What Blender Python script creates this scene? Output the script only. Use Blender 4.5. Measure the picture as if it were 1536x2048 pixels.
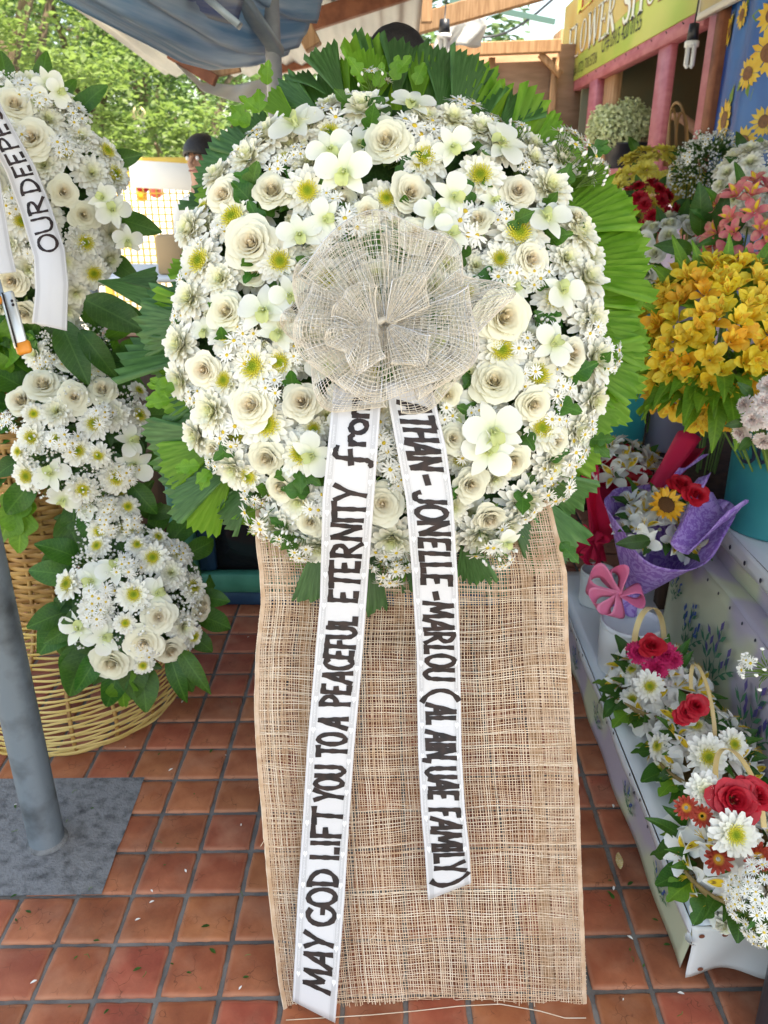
import bpy, math, random
from math import sin, cos, pi, sqrt, atan2, radians as R
from mathutils import Vector as V, Matrix as M
from mathutils import noise as NZ
for o in list(bpy.data.objects): bpy.data.objects.remove(o)
sc = bpy.context.scene
col = sc.collection
rnd = random.Random(7)

# ------------------------------------------------------------------ camera, sky, sun, exposure
PITCH, YAW, CH, FPX = R(23), R(0.77), 1.5, 1560.0
cd = bpy.data.cameras.new('camera'); cam = bpy.data.objects.new('camera', cd); col.objects.link(cam)
cam.matrix_world = M.Translation((0, 0, CH)) @ M.Rotation(YAW, 4, 'Z') @ M.Rotation(pi/2 - PITCH, 4, 'X')
cd.sensor_fit = 'VERTICAL'; cd.sensor_height = 36; cd.sensor_width = 27; cd.lens = 36*FPX/2048
cd.clip_start = .05; cd.clip_end = 400
cd.dof.use_dof = True; cd.dof.focus_distance = 1.45; cd.dof.aperture_fstop = 6.8
sc.camera = cam
SUN_EL, SUN_AZ = R(68), R(140)      # azimuth from +Y clockwise: behind the camera, to the right
w = bpy.data.worlds.new('World'); sc.world = w; w.use_nodes = True
nt = w.node_tree; bg = nt.nodes['Background']
sky = nt.nodes.new('ShaderNodeTexSky'); sky.sky_type = 'NISHITA'; sky.sun_disc = False
sky.sun_elevation = SUN_EL; sky.sun_rotation = SUN_AZ; sky.air_density = 1.2; sky.dust_density = 2.0
nt.links.new(sky.outputs[0], bg.inputs[0]); bg.inputs[1].default_value = .15
sl = bpy.data.lights.new('sun', 'SUN'); sl.energy = 4.5; sl.angle = R(.53); sl.color = (1, .95, .87)
so = bpy.data.objects.new('sun', sl); col.objects.link(so); so.location = (4, -4, 9)
sd = V((sin(SUN_AZ)*cos(SUN_EL), cos(SUN_AZ)*cos(SUN_EL), sin(SUN_EL)))
so.rotation_euler = sd.to_track_quat('Z', 'Y').to_euler()
sc.view_settings.view_transform = 'Standard'; sc.view_settings.look = 'None'
sc.view_settings.exposure = 1.68; sc.view_settings.use_white_balance = True; sc.view_settings.white_balance_temperature = 7700; sc.view_settings.white_balance_tint = 8; sc.view_settings.gamma = 1; sc.view_settings.use_curve_mapping = False
sc.render.engine = 'CYCLES'
sc.cycles.use_denoising = True; sc.cycles.max_bounces = 8; sc.cycles.diffuse_bounces = 6
sc.cycles.transparent_max_bounces = 12; sc.cycles.sample_clamp_indirect = 8
sc.cycles.caustics_reflective = False; sc.cycles.caustics_refractive = False

# ------------------------------------------------------------------ placing helpers
CW = cam.matrix_world.copy(); CO = CW.translation.copy(); CR = CW.to_3x3()
RX, UP, NB = CR.col[0].copy(), CR.col[1].copy(), CR.col[2].copy()    # right, up, back towards the lens
def ray(px, py): return CR @ V(((px-768)/FPX, (1024-py)/FPX, -1))
def at_d(px, py, d): return CO + ray(px, py)*d
def at_y(px, py, y): r = ray(px, py); return CO + r*((y-CO.y)/r.y)
def at_z(px, py, z): r = ray(px, py); return CO + r*((z-CO.z)/r.z)
def at_x(px, py, x): r = ray(px, py); return CO + r*((x-CO.x)/r.x)
def lerp(a, b, t): return a + (b-a)*t
def interp(tab, t):
    if t <= tab[0][0]: return tab[0][1]
    for (a, x), (b, y) in zip(tab, tab[1:]):
        if t <= b: return x + (y-x)*(t-a)/(b-a)
    return tab[-1][1]
def frame(pos, nrm, spin=0, s=1.0):
    z = V(nrm).normalized(); a = V((0, 0, 1)) if abs(z.z) < .95 else V((0, 1, 0))
    x = a.cross(z).normalized(); y = z.cross(x)
    m = M((x, y, z)).transposed().to_4x4()
    return M.Translation(pos) @ m @ M.Rotation(spin, 4, 'Z') @ M.Diagonal((s, s, s, 1))

# ------------------------------------------------------------------ materials
MATS = {}
def mat(name, c, rough=.6, c2=None, sc_=8, detail=4, bump=0, bscale=60, trans=0, tcol=None, var=0, spec=.4, metal=0, ramp=None,
        stretch=None, sheen=0, hue=0, split=(.35, .65), vein=False, radial=False):
    """noise-mixed colour, bump, optional thin translucency, per-object value shift; ramp = radial colours of a flower"""
    if name in MATS: return MATS[name]
    m = bpy.data.materials.new(name); MATS[name] = m; m.use_nodes = True
    t = m.node_tree; n = t.nodes; l = t.links; p = n['Principled BSDF']; out = n['Material Output']
    p.inputs['Roughness'].default_value = rough; p.inputs['Metallic'].default_value = metal
    p.inputs['Specular IOR Level'].default_value = spec
    tc = n.new('ShaderNodeTexCoord'); co = tc.outputs['Object']
    if stretch:
        mp = n.new('ShaderNodeMapping'); mp.inputs['Scale'].default_value = stretch; l.new(co, mp.inputs[0]); co = mp.outputs[0]
    if radial:
        sr = n.new('ShaderNodeSeparateXYZ'); l.new(co, sr.inputs[0]); at_ = n.new('ShaderNodeMath'); at_.operation = 'ARCTAN2'; l.new(sr.outputs[0], at_.inputs[0]); l.new(sr.outputs[1], at_.inputs[1])
        lr = n.new('ShaderNodeVectorMath'); lr.operation = 'LENGTH'; l.new(co, lr.inputs[0]); cr_ = n.new('ShaderNodeCombineXYZ'); k1 = n.new('ShaderNodeMath'); k1.operation = 'MULTIPLY'; k1.inputs[1].default_value = 7
        l.new(at_.outputs[0], k1.inputs[0]); l.new(k1.outputs[0], cr_.inputs[0]); l.new(lr.outputs['Value'], cr_.inputs[1]); co = cr_.outputs[0]
    cur = None
    if ramp:
        sx = n.new('ShaderNodeSeparateXYZ'); l.new(tc.outputs['Object'], sx.inputs[0])
        cb = n.new('ShaderNodeCombineXYZ'); l.new(sx.outputs[0], cb.inputs[0]); l.new(sx.outputs[1], cb.inputs[1])
        ln = n.new('ShaderNodeVectorMath'); ln.operation = 'LENGTH'; l.new(cb.outputs[0], ln.inputs[0])
        cr = n.new('ShaderNodeValToRGB'); l.new(ln.outputs['Value'], cr.inputs[0]); e = cr.color_ramp.elements
        while len(e) < len(ramp): e.new(.5)
        for k, (ps, cc) in enumerate(ramp): e[k].position = ps; e[k].color = (*cc, 1)
        cur = cr.outputs[0]
    elif c2:
        nz = n.new('ShaderNodeTexNoise'); nz.inputs['Scale'].default_value = sc_; nz.inputs['Detail'].default_value = detail
        l.new(co, nz.inputs['Vector'])
        cr = n.new('ShaderNodeValToRGB'); l.new(nz.outputs[0], cr.inputs[0]); e = cr.color_ramp.elements
        e[0].position, e[1].position = split; e[0].color = (*c, 1); e[1].color = (*c2, 1); cur = cr.outputs[0]
    if cur is None:
        rg = n.new('ShaderNodeRGB'); rg.outputs[0].default_value = (*c, 1); cur = rg.outputs[0]
    if var or hue:
        oi = n.new('ShaderNodeObjectInfo'); hs = n.new('ShaderNodeHueSaturation')
        mr = n.new('ShaderNodeMapRange'); mr.inputs[3].default_value = 1-var; mr.inputs[4].default_value = 1+var
        l.new(oi.outputs['Random'], mr.inputs[0]); l.new(mr.outputs[0], hs.inputs['Value']); l.new(cur, hs.inputs['Color'])
        if hue:
            mh = n.new('ShaderNodeMapRange'); mh.inputs[3].default_value = .5-hue; mh.inputs[4].default_value = .5+hue
            mu = n.new('ShaderNodeMath'); mu.operation = 'FRACT'; m7 = n.new('ShaderNodeMath'); m7.operation = 'MULTIPLY'; m7.inputs[1].default_value = 7.3
            l.new(oi.outputs['Random'], m7.inputs[0]); l.new(m7.outputs[0], mu.inputs[0]); l.new(mu.outputs[0], mh.inputs[0]); l.new(mh.outputs[0], hs.inputs['Hue'])
        cur = hs.outputs[0]
    if vein:
        sv = n.new('ShaderNodeSeparateXYZ'); l.new(tc.outputs['Object'], sv.inputs[0]); av = n.new('ShaderNodeMath'); av.operation = 'ABSOLUTE'; l.new(sv.outputs[0], av.inputs[0])
        m1 = n.new('ShaderNodeMapRange'); m1.inputs[1].default_value = .004; m1.inputs[2].default_value = .016; m1.inputs[3].default_value = .6; m1.inputs[4].default_value = 0; l.new(av.outputs[0], m1.inputs[0])
        ma = n.new('ShaderNodeMath'); ma.operation = 'MULTIPLY_ADD'; ma.inputs[1].default_value = -.8; l.new(av.outputs[0], ma.inputs[0]); l.new(sv.outputs[1], ma.inputs[2])
        mm = n.new('ShaderNodeMath'); mm.operation = 'MULTIPLY'; mm.inputs[1].default_value = 75; l.new(ma.outputs[0], mm.inputs[0]); sn = n.new('ShaderNodeMath'); sn.operation = 'SINE'; l.new(mm.outputs[0], sn.inputs[0])
        m2 = n.new('ShaderNodeMapRange'); m2.inputs[1].default_value = .86; m2.inputs[2].default_value = 1; m2.inputs[4].default_value = .35; l.new(sn.outputs[0], m2.inputs[0])
        mx_ = n.new('ShaderNodeMath'); mx_.operation = 'MAXIMUM'; l.new(m1.outputs[0], mx_.inputs[0]); l.new(m2.outputs[0], mx_.inputs[1])
        mc = n.new('ShaderNodeMix'); mc.data_type = 'RGBA'; mc.inputs['B'].default_value = (c2[0]*2.2+.02, c2[1]*1.7+.03, c2[2]*2+.01, 1); l.new(mx_.outputs[0], mc.inputs['Factor']); l.new(cur, mc.inputs['A']); cur = mc.outputs['Result']
    l.new(cur, p.inputs['Base Color'])
    if bump:
        b = n.new('ShaderNodeBump'); b.inputs['Strength'].default_value = bump; b.inputs['Distance'].default_value = .004
        nb = n.new('ShaderNodeTexNoise'); nb.inputs['Scale'].default_value = bscale; nb.inputs['Detail'].default_value = 5
        l.new(co, nb.inputs['Vector']); l.new(nb.outputs[0], b.inputs['Height']); l.new(b.outputs[0], p.inputs['Normal'])
    if sheen: p.inputs['Sheen Weight'].default_value = sheen
    if trans:
        tr = n.new('ShaderNodeBsdfTranslucent'); mx = n.new('ShaderNodeMixShader'); mx.inputs[0].default_value = trans
        if tcol: tr.inputs[0].default_value = (*tcol, 1)
        else: l.new(cur, tr.inputs[0])
        l.new(p.outputs[0], mx.inputs[1]); l.new(tr.outputs[0], mx.inputs[2]); l.new(mx.outputs[0], out.inputs[0])
    return m

# ------------------------------------------------------------------ mesh builder
class MB:
    def __init__(s): s.v = []; s.f = []; s.m = []
    def add(s, vs, fs, mi=0):
        b = len(s.v); s.v += [tuple(p) for p in vs]; s.f += [tuple(i+b for i in f) for f in fs]; s.m += [mi]*len(fs); return s
    def grid(s, rows, mi=0, close=False):
        b = len(s.v); n = len(rows[0])
        for r in rows: s.v += [tuple(p) for p in r]
        for i in range(len(rows)-1):
            for j in range(n if close else n-1):
                k = (j+1) % n
                s.f.append((b+i*n+j, b+i*n+k, b+(i+1)*n+k, b+(i+1)*n+j)); s.m.append(mi)
        return s
    def tube(s, path, r, n=6, mi=0, cap=True):
        path = [V(p) for p in path]; rows = []; pu = None
        for i, p in enumerate(path):
            t = (path[min(i+1, len(path)-1)] - path[max(i-1, 0)]).normalized()
            if pu is None:
                a = V((0, 0, 1)) if abs(t.z) < .9 else V((1, 0, 0)); pu = t.cross(a).normalized()
            else:
                pu = pu - t*pu.dot(t); pu.normalize()
            q = t.cross(pu); rr = r(i/(len(path)-1)) if callable(r) else r
            rows.append([p + (pu*cos(2*pi*k/n) + q*sin(2*pi*k/n))*rr for k in range(n)])
        b = len(s.v); s.grid(rows, mi, True)
        if cap:
            s.f.append(tuple(b+k for k in range(n))); s.m.append(mi)
            e = b+(len(path)-1)*n; s.f.append(tuple(e+n-1-k for k in range(n))); s.m.append(mi)
        return s
    def box(s, c, d, mi=0, rot=None, bev=0):
        x, y, z = d[0]/2, d[1]/2, d[2]/2; c = V(c)
        if not bev:
            p = [V((a*x, b*y, e*z)) for e in (-1, 1) for b in (-1, 1) for a in (-1, 1)]
            fs = [(0, 2, 3, 1), (4, 5, 7, 6), (0, 1, 5, 4), (2, 6, 7, 3), (0, 4, 6, 2), (1, 3, 7, 5)]
        else:
            b = bev; ring = lambda xx, yy, zz: [V((xx-b, -yy, zz)), V((xx, -yy+b, zz)), V((xx, yy-b, zz)), V((xx-b, yy, zz)), V((-xx+b, yy, zz)), V((-xx, yy-b, zz)), V((-xx, -yy+b, zz)), V((-xx+b, -yy, zz))]
            p = ring(x-b, y-b, -z) + ring(x, y, -z+b) + ring(x, y, z-b) + ring(x-b, y-b, z)
            fs = [tuple(range(7, -1, -1)), tuple(range(24, 32))]
            for k in range(3):
                for j in range(8): fs.append((k*8+j, k*8+(j+1) % 8, (k+1)*8+(j+1) % 8, (k+1)*8+j))
        if rot: p = [rot @ q for q in p]
        return s.add([c+q for q in p], fs, mi)
    def beam(s, a, b, wd, ht, up=(0, 0, 1), mi=0):
        a, b = V(a), V(b); t = (b-a).normalized(); x = t.cross(V(up)).normalized(); z = x.cross(t)
        return s.box((a+b)/2, (wd, (b-a).length, ht), mi, M((x, t, z)).transposed(), bev=min(wd, ht)*.06)
    def lathe(s, prof, n=32, mi=0, c=(0, 0, 0)):
        c = V(c); return s.grid([[c+V((r*cos(2*pi*k/n), r*sin(2*pi*k/n), z)) for k in range(n)] for r, z in prof], mi, True)
    def mesh(s, name, mats, smooth=True):
        me = bpy.data.meshes.new(name); me.from_pydata(s.v, [], s.f)
        for m_ in (mats if isinstance(mats, (list, tuple)) else [mats]): me.materials.append(m_)
        me.polygons.foreach_set('material_index', s.m)
        me.polygons.foreach_set('use_smooth', [smooth]*len(s.f)); me.update(); return me
    def build(s, name, mats, parent=None, mx=None, smooth=True, kind=None):
        return ob(name, s.mesh(name, mats, smooth), parent, mx, kind)
def ob(name, me, parent=None, mx=None, kind=None):
    o = bpy.data.objects.new(name, me); col.objects.link(o)
    if parent: o.parent = parent
    if mx is not None: o.matrix_basis = mx
    if kind: o['kind'] = kind
    return o
def tag(o, label, cat, group=None):
    o['label'] = label; o['category'] = cat
    if group: o['group'] = group
    return o
def thing(name, label, cat, mx=None, group=None):
    o = bpy.data.objects.new(name, None); col.objects.link(o); o.empty_display_size = .05
    if mx is not None: o.matrix_basis = mx if isinstance(mx, M) else M.Translation(mx)
    return tag(o, label, cat, group)
def copy_tree(o, parent=None):
    c = o.copy(); col.objects.link(c); c.parent = parent
    for ch in [x for x in bpy.data.objects if x.parent == o]: copy_tree(ch, c)
    return c
def solid(o, t, off=-1):
    md = o.modifiers.new('thick', 'SOLIDIFY'); md.thickness = t; md.offset = off; return o

# ------------------------------------------------------------------ palette
white_petal = mat('white_petal', (.80, .80, .74), .65, trans=.14, var=.06, ramp=[(0, (.74, .76, .42)), (.3, (.82, .81, .64)), (.7, (.84, .83, .75)), (1, (.85, .85, .79))], spec=.2)
cream_petal = mat('cream_petal', (.8, .7, .5), .6, trans=.13, var=.06, hue=.008, ramp=[(0, (.81, .70, .50)), (.16, (.81, .75, .58)), (.4, (.82, .79, .62)), (1, (.82, .82, .68))], spec=.25)
orchid_petal = mat('orchid_petal', (.80, .81, .68), .5, trans=.18, var=.05, ramp=[(0, (.62, .68, .32)), (.4, (.79, .81, .66)), (1, (.81, .82, .77))], spec=.3)
lip_green = mat('orchid_lip', (.62, .68, .30), .5, trans=.3, var=.1)
disc_yellow = mat('disc_yellow', (.6, .5, .05), .8, trans=.1, var=.12, ramp=[(0, (.17, .27, .01)), (.10, (.30, .38, .02)), (.20, (.66, .60, .05)), (.34, (.80, .74, .22)), (.5, (.82, .80, .5))])
aster_white = mat('aster_white', (.83, .83, .78), .6, trans=.12)
aster_disc = mat('aster_disc', (.58, .42, .04), .8)
stem_green = mat('stem_green', (.09, .17, .03), .6, c2=(.15, .25, .05), sc_=20)
leaf_dark = mat(vein=True, name='leaf_dark', c=(.014, .055, .008), rough=.5, c2=(.028, .095, .014), sc_=30, trans=.25, tcol=(.12, .32, .02), var=.25, hue=.02)
leaf_mid = mat(vein=True, name='leaf_mid', c=(.020, .085, .008), rough=.5, c2=(.042, .14, .014), sc_=25, trans=.25, tcol=(.12, .34, .015), var=.2, hue=.02)
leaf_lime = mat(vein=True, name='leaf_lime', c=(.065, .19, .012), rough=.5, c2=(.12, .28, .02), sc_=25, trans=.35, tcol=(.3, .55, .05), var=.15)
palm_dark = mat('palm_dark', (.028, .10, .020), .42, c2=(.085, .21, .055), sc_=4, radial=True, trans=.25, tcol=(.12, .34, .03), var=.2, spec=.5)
palm_backlit = mat('palm_backlit', (.11, .29, .015), .45, c2=(.24, .46, .05), sc_=4, radial=True, trans=.45, tcol=(.32, .62, .04), var=.12)  # backlight through the leaf is put into this raised base colour
red_petal = mat('red_petal', (.42, .006, .018), .5, c2=(.55, .012, .03), sc_=3, trans=.15, var=.15)
crimson_petal = mat('crimson_petal', (.56, .015, .10), .6, c2=(.70, .03, .17), sc_=4, trans=.2, var=.1)
rust_petal = mat('rust_petal', (.30, .03, .01), .6, trans=.15, ramp=[(0, (.6, .4, .03)), (.25, (.55, .25, .02)), (.4, (.30, .028, .01)), (1, (.34, .03, .012))])
yellow_petal = mat('yellow_petal', (.80, .54, .025), .55, c2=(.85, .70, .09), sc_=4, trans=.25, var=.15, hue=.012)
orange_petal = mat('orange_petal', (.80, .38, .02), .55, c2=(.82, .5, .05), sc_=4, trans=.25, var=.1)
lemon_petal = mat('lemon_petal', (.80, .68, .08), .55, c2=(.82, .74, .2), sc_=4, trans=.25, var=.1)
blush_petal = mat('blush_petal', (.85, .68, .64), .6, c2=(.86, .82, .77), sc_=3, trans=.25, var=.08)
salmon_petal = mat('salmon_petal', (.78, .36, .26), .6, c2=(.78, .16, .20), sc_=2.5, trans=.25, var=.12, hue=.015)
white_alst = mat('white_alst', (.82, .82, .75), .55, c2=(.84, .84, .80), sc_=4, trans=.12, var=.05)
blotch = mat('yellow_blotch', (.74, .52, .03), .6)
streak = mat('brown_streak', (.16, .07, .01), .6)
brown_disc = mat('brown_disc', (.06, .025, .008), .9, c2=(.12, .05, .012), sc_=40)
# ------------------------------------------------------------------ flower meshes (unit radius, facing +Z)
spoon = lambda t: max(.10, sin(pi*(.10+.80*t))**.75)
ovate = lambda t: max(.04, sin(pi*(.06+.92*t**.85))**.85)
lance = lambda t: max(.03, sin(pi*(.08+.90*t**.7)))
broad = lambda t: max(.05, min(1, t*2.6)*sqrt(max(0, 1-max(0, (t-.6)/.42)**2)))
def petal(mb, ang, L, W, r0=0., z0=0., tilt=.3, curl=0., cup=.2, n=4, prof=spoon, mi=0, side=0., wob=0.):
    c, s = cos(ang), sin(ang); r, z, a = r0, z0, tilt; rows = []
    for i in range(n+1):
        t = i/n; w_ = W*prof(t); row = []; dy = side*t*t*L + (wob*sin(t*5+ang*3) if wob else 0)
        for k in (-1, 0, 1):
            lf = cup*w_*abs(k); rr = r - lf*sin(a); zz = z + lf*cos(a); y = k*w_ + dy
            row.append((rr*c - y*s, rr*s + y*c, zz))
        rows.append(row); r += L/n*cos(a); z += L/n*sin(a); a += curl/n
    mb.grid(rows, mi)
def disc(mb, r, h, mi, n=10, k=3):
    mb.lathe([(r*sin(pi/2*(1-i/k))+1e-4, h*sin(pi/2*i/k)) for i in range(k+1)], n, mi)
def mum(seed, rings=((17, .02, 1., .165), (17, .26, .93, .16), (15, .52, .80, .15)), droop=-.3):
    q = random.Random(seed); mb = MB()
    for n, tl, L, W in rings:
        a0 = q.random()*6
        for k in range(n):
            petal(mb, a0+2*pi*k/n+q.uniform(-.09, .09), L*q.uniform(.86, 1.04)-.18, W*q.uniform(.85, 1.15), .24*max(.12, 1-tl/1.5), .02+.05*tl, tl+q.uniform(-.14, .14), droop+q.uniform(-.4, .5), .45, 5)
    return mb
def mum_disc(seed):
    q = random.Random(seed); mb = MB(); disc(mb, .30, .17, 0, 12, 3)
    for k in range(90):
        rr = .33*sqrt((k+.5)/90); a = k*2.4; z = .17*sqrt(max(.04, 1-(rr/.34)**2)); p = V((rr*cos(a), rr*sin(a), z))
        d = V((cos(a)*rr*2.4, sin(a)*rr*2.4, 1)).normalized(); x = d.orthogonal().normalized(); y = d.cross(x); s = .018+.016*rr/.33
        tip = p + d*(.05+.10*rr/.33)*q.uniform(.7, 1.2)
        mb.add([p+x*s, p-x*.5*s+y*.87*s, p-x*.5*s-y*.87*s, tip+x*s*.8, tip-x*.4*s+y*.7*s, tip-x*.4*s-y*.7*s], [(0, 1, 4, 3), (1, 2, 5, 4), (2, 0, 3, 5), (3, 4, 5)], 0)
    return mb
def rose(seed, n=31, open_=1.0):
    q = random.Random(seed); mb = MB()
    for k in range(n):
        o = (k/(n-1)); th0 = k*2.39996+q.uniform(-.25, .25); half = lerp(1.9, .82, o**.6)*q.uniform(.9, 1.12)
        rt = (.035+.80*o**1.05)*open_; rb = .05+.26*o; zt = .46-.34*o**1.7+q.uniform(-.03, .03); zb = -.25; fl = q.uniform(.6, 1.4); rows = []
        for j in range(7):
            v = j/6; row = []
            for i in range(7):
                u = i/3-1; wv = .5+.5*sin(pi/2*min(1, v*1.5)); th = th0+u*half*wv
                ve = v*(1-.20*u*u*(.4+.6*v)); rr = rb+(rt-rb)*ve**1.3; z = zb+(zt-zb)*ve**.9
                lip = max(0, ve-.66)/.34; rr += .17*lip**2*o*fl+.02*lip; z -= .13*lip**2*o*fl
                rr += .035*o*v*sin(u*4+k*1.7); z += .03*v*sin(u*5+k)
                row.append((rr*cos(th), rr*sin(th), z))
            rows.append(row)
        mb.grid(rows, 0)
    mb.lathe([(.075, .1), (.062, .32), (.04, .38), (.001, .39)], 10, 0)
    for k in range(5):                                   # green sepals below
        petal(mb, k*1.257, .55, .12, .12, -.25, -.2, -.5, .1, 3, lance, 1)
    return mb
def carnation(seed, n=44):
    q = random.Random(seed); mb = MB()
    for k in range(n):
        o = k/(n-1); th = k*2.4; tl = lerp(1.45, .05, o**.8)+q.uniform(-.15, .15); L = lerp(.55, .95, o)*q.uniform(.85, 1.1)
        W = .26*q.uniform(.8, 1.2); r = .04; z = -.2+.18*(1-o); a = tl+.4; rows = []; ph = q.random()*6
        for i in range(5):
            t = i/4; row = []; ww = W*(.2+1.0*t)
            for kk in range(7):
                x = kk/3-1; f = .07*t*t*sin(x*9+ph)+(.05*t*t*(1 if kk % 2 else -1)); rl = r+(.06*(1 if kk % 2 else -1) if i == 4 else 0)
                rr = rl*1-f*sin(a); zz = z+f*cos(a)+.05*abs(x)*t
                row.append((rr*cos(th)-x*ww*sin(th), rr*sin(th)+x*ww*cos(th), zz))
            rows.append(row); r += L/4*cos(a); z += L/4*sin(a); a -= .25
        mb.grid(rows, 0)
    return mb
def orchid(seed):
    q = random.Random(seed); mb = MB()
    for a in (pi/2, pi/2+2.25, pi/2-2.25): petal(mb, a+q.uniform(-.1, .1), .98, .27, .04, 0, .12+q.uniform(0, .25), -.25+q.uniform(-.5, .2), .25, 6, ovate)
    for a in (.28, pi-.28): petal(mb, a+q.uniform(-.12, .12), 1.0, .44, .05, .04, .2+q.uniform(-.1, .25), -.35+q.uniform(-.4, .3), .2, 6, broad)
    petal(mb, -pi/2, .48, .24, .02, .05, .7, -1.6, .8, 5, broad, 1)
    petal(mb, -pi/2+.9, .3, .13, .02, .05, 1.0, -.3, .7, 4, ovate, 1); petal(mb, -pi/2-.9, .3, .13, .02, .05, 1.0, -.3, .7, 4, ovate, 1)
    mb.tube([(0, 0, 0), (0, .02, .16), (0, -.06, .24)], lambda t: .085-.04*t, 6, 0)
    return mb
def alstro(seed, tl=.60):
    q = random.Random(seed); mb = MB()
    for k in range(3): petal(mb, k*2.094+.5, 1.05, .30, .05, -.25, tl+q.uniform(-.15, .15), -.75+q.uniform(-.4, .3), .35, 5, broad)
    for k in range(3):
        a = k*2.094+1.55; t2 = tl+.22+q.uniform(-.1, .1); cu = -.6+q.uniform(-.3, .2); petal(mb, a, .98, .19, .05, -.2, t2, cu, .4, 5, ovate)
        if k < 2:
            petal(mb, a, .66, .135, .16, -.04, t2-.03, cu*.6, .4, 4, ovate, 1)
            for j in (-1, 0, 1):
                petal(mb, a+j*.07, .2, .014, .40+.03*abs(j), .21, t2-.25, cu*.2, 0, 2, lance, 2)
    for k in range(5): a = k*1.3; mb.tube([(0, 0, -.1), (.06*cos(a), .06*sin(a), .3), (.13*cos(a), .13*sin(a), .5)], .012, 4, 1)
    return mb
def sunflower(seed):
    q = random.Random(seed); mb = MB()
    for n, tl, z in ((15, .1, 0), (14, .4, .04)):
        for k in range(n): petal(mb, 2*pi*k/n+tl*3+q.uniform(-.1, .1), .55*q.uniform(.85, 1.1), .13, .42, z, tl+q.uniform(-.1, .2), q.uniform(-.5, .2), .3, 4, lance)
    disc(mb, .47, .16, 1, 18, 4); return mb
def bud(seed):
    q = random.Random(seed); mb = MB()
    for o in range(2):
        for k in range(7): petal(mb, 2*pi*k/7+o*.4, 1.1-.2*o, .28, .08, -.3, .75+.25*o, 1.3, .5, 4, ovate)
    return mb
def aster_at(mb, m, q, s, np_=13, mi=(0, 1)):
    t = MB(); a0 = q.random()
    for k in range(np_): petal(t, a0+2*pi*k/np_+q.uniform(-.12, .12), .84*q.uniform(.85, 1.1), .115, .16, 0, q.uniform(-.05, .35), q.uniform(-.5, .2), .2, 2, spoon, mi[0])
    disc(t, .23, .15, mi[1], 7, 2); mm = m @ M.Diagonal((s, s, s, 1))
    mb.add([mm @ V(p) for p in t.v], t.f); n = len(t.f); mb.m[-n:] = t.m
def spray(seed, n=8, spread=.55, L=1.0, fs=.22, budn=4, stems=True):
    """one branching stem of little daisies, growing along +Z; base at the origin"""
    q = random.Random(seed); mb = MB()
    for k in range(n+budn):
        a = k*2.4+q.random(); ro = spread*sqrt((k+.6)/(n+budn))*q.uniform(.75, 1.1); h = L*(1-.45*(ro/spread)**2*q.uniform(.5, 1.3))
        p = V((ro*cos(a), ro*sin(a), h)); j = V((ro*.25*cos(a), ro*.25*sin(a), L*.35*q.uniform(.6, 1.3)))
        if stems: mb.tube([(0, 0, 0), j, p*.72+j*.28+V((0, 0, .06)), p], .013, 3, 2, False)
        d = V((cos(a)*ro*1.3, sin(a)*ro*1.3, 1)).normalized()
        if k < n: aster_at(mb, frame(p, d), q, fs*q.uniform(.85, 1.12))
        else: mb.lathe([(1e-3, -.05), (.045, 0), (.035, .05), (1e-3, .085)], 5, 0, p)
        if stems and q.random() < .8: petal(mb, a+.5, .22, .03, j.length*.3, j.z, .7, -.5, .1, 2, lance, 2)
    return mb
def puff(seed, n=70, spread=.6, fs=.045):
    """airy filler: tiny white florets on hair-thin stems"""
    q = random.Random(seed); mb = MB()
    for k in range(n):
        a = q.random()*2*pi; ro = spread*sqrt(q.random()); h = 1.05*sqrt(max(.1, 1-(ro/spread/1.15)**2))*q.uniform(.6, 1.02); p = V((ro*cos(a), ro*sin(a), h))
        if k % 2 == 0: mb.tube([(ro*.1*cos(a), ro*.1*sin(a), .1), p*.6+V((0, 0, .03)), p], .006, 3, 2, False)
        s = fs*q.uniform(.6, 1.2)
        for j in range(3):
            d = V((q.uniform(-1, 1), q.uniform(-1, 1), q.uniform(.1, 1))).normalized(); x = d.orthogonal().normalized()*s; y = d.cross(x).normalized()*s
            mb.add([p+x, p+y, p-x, p-y], [(0, 1, 2, 3)], 0)
    return mb
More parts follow.
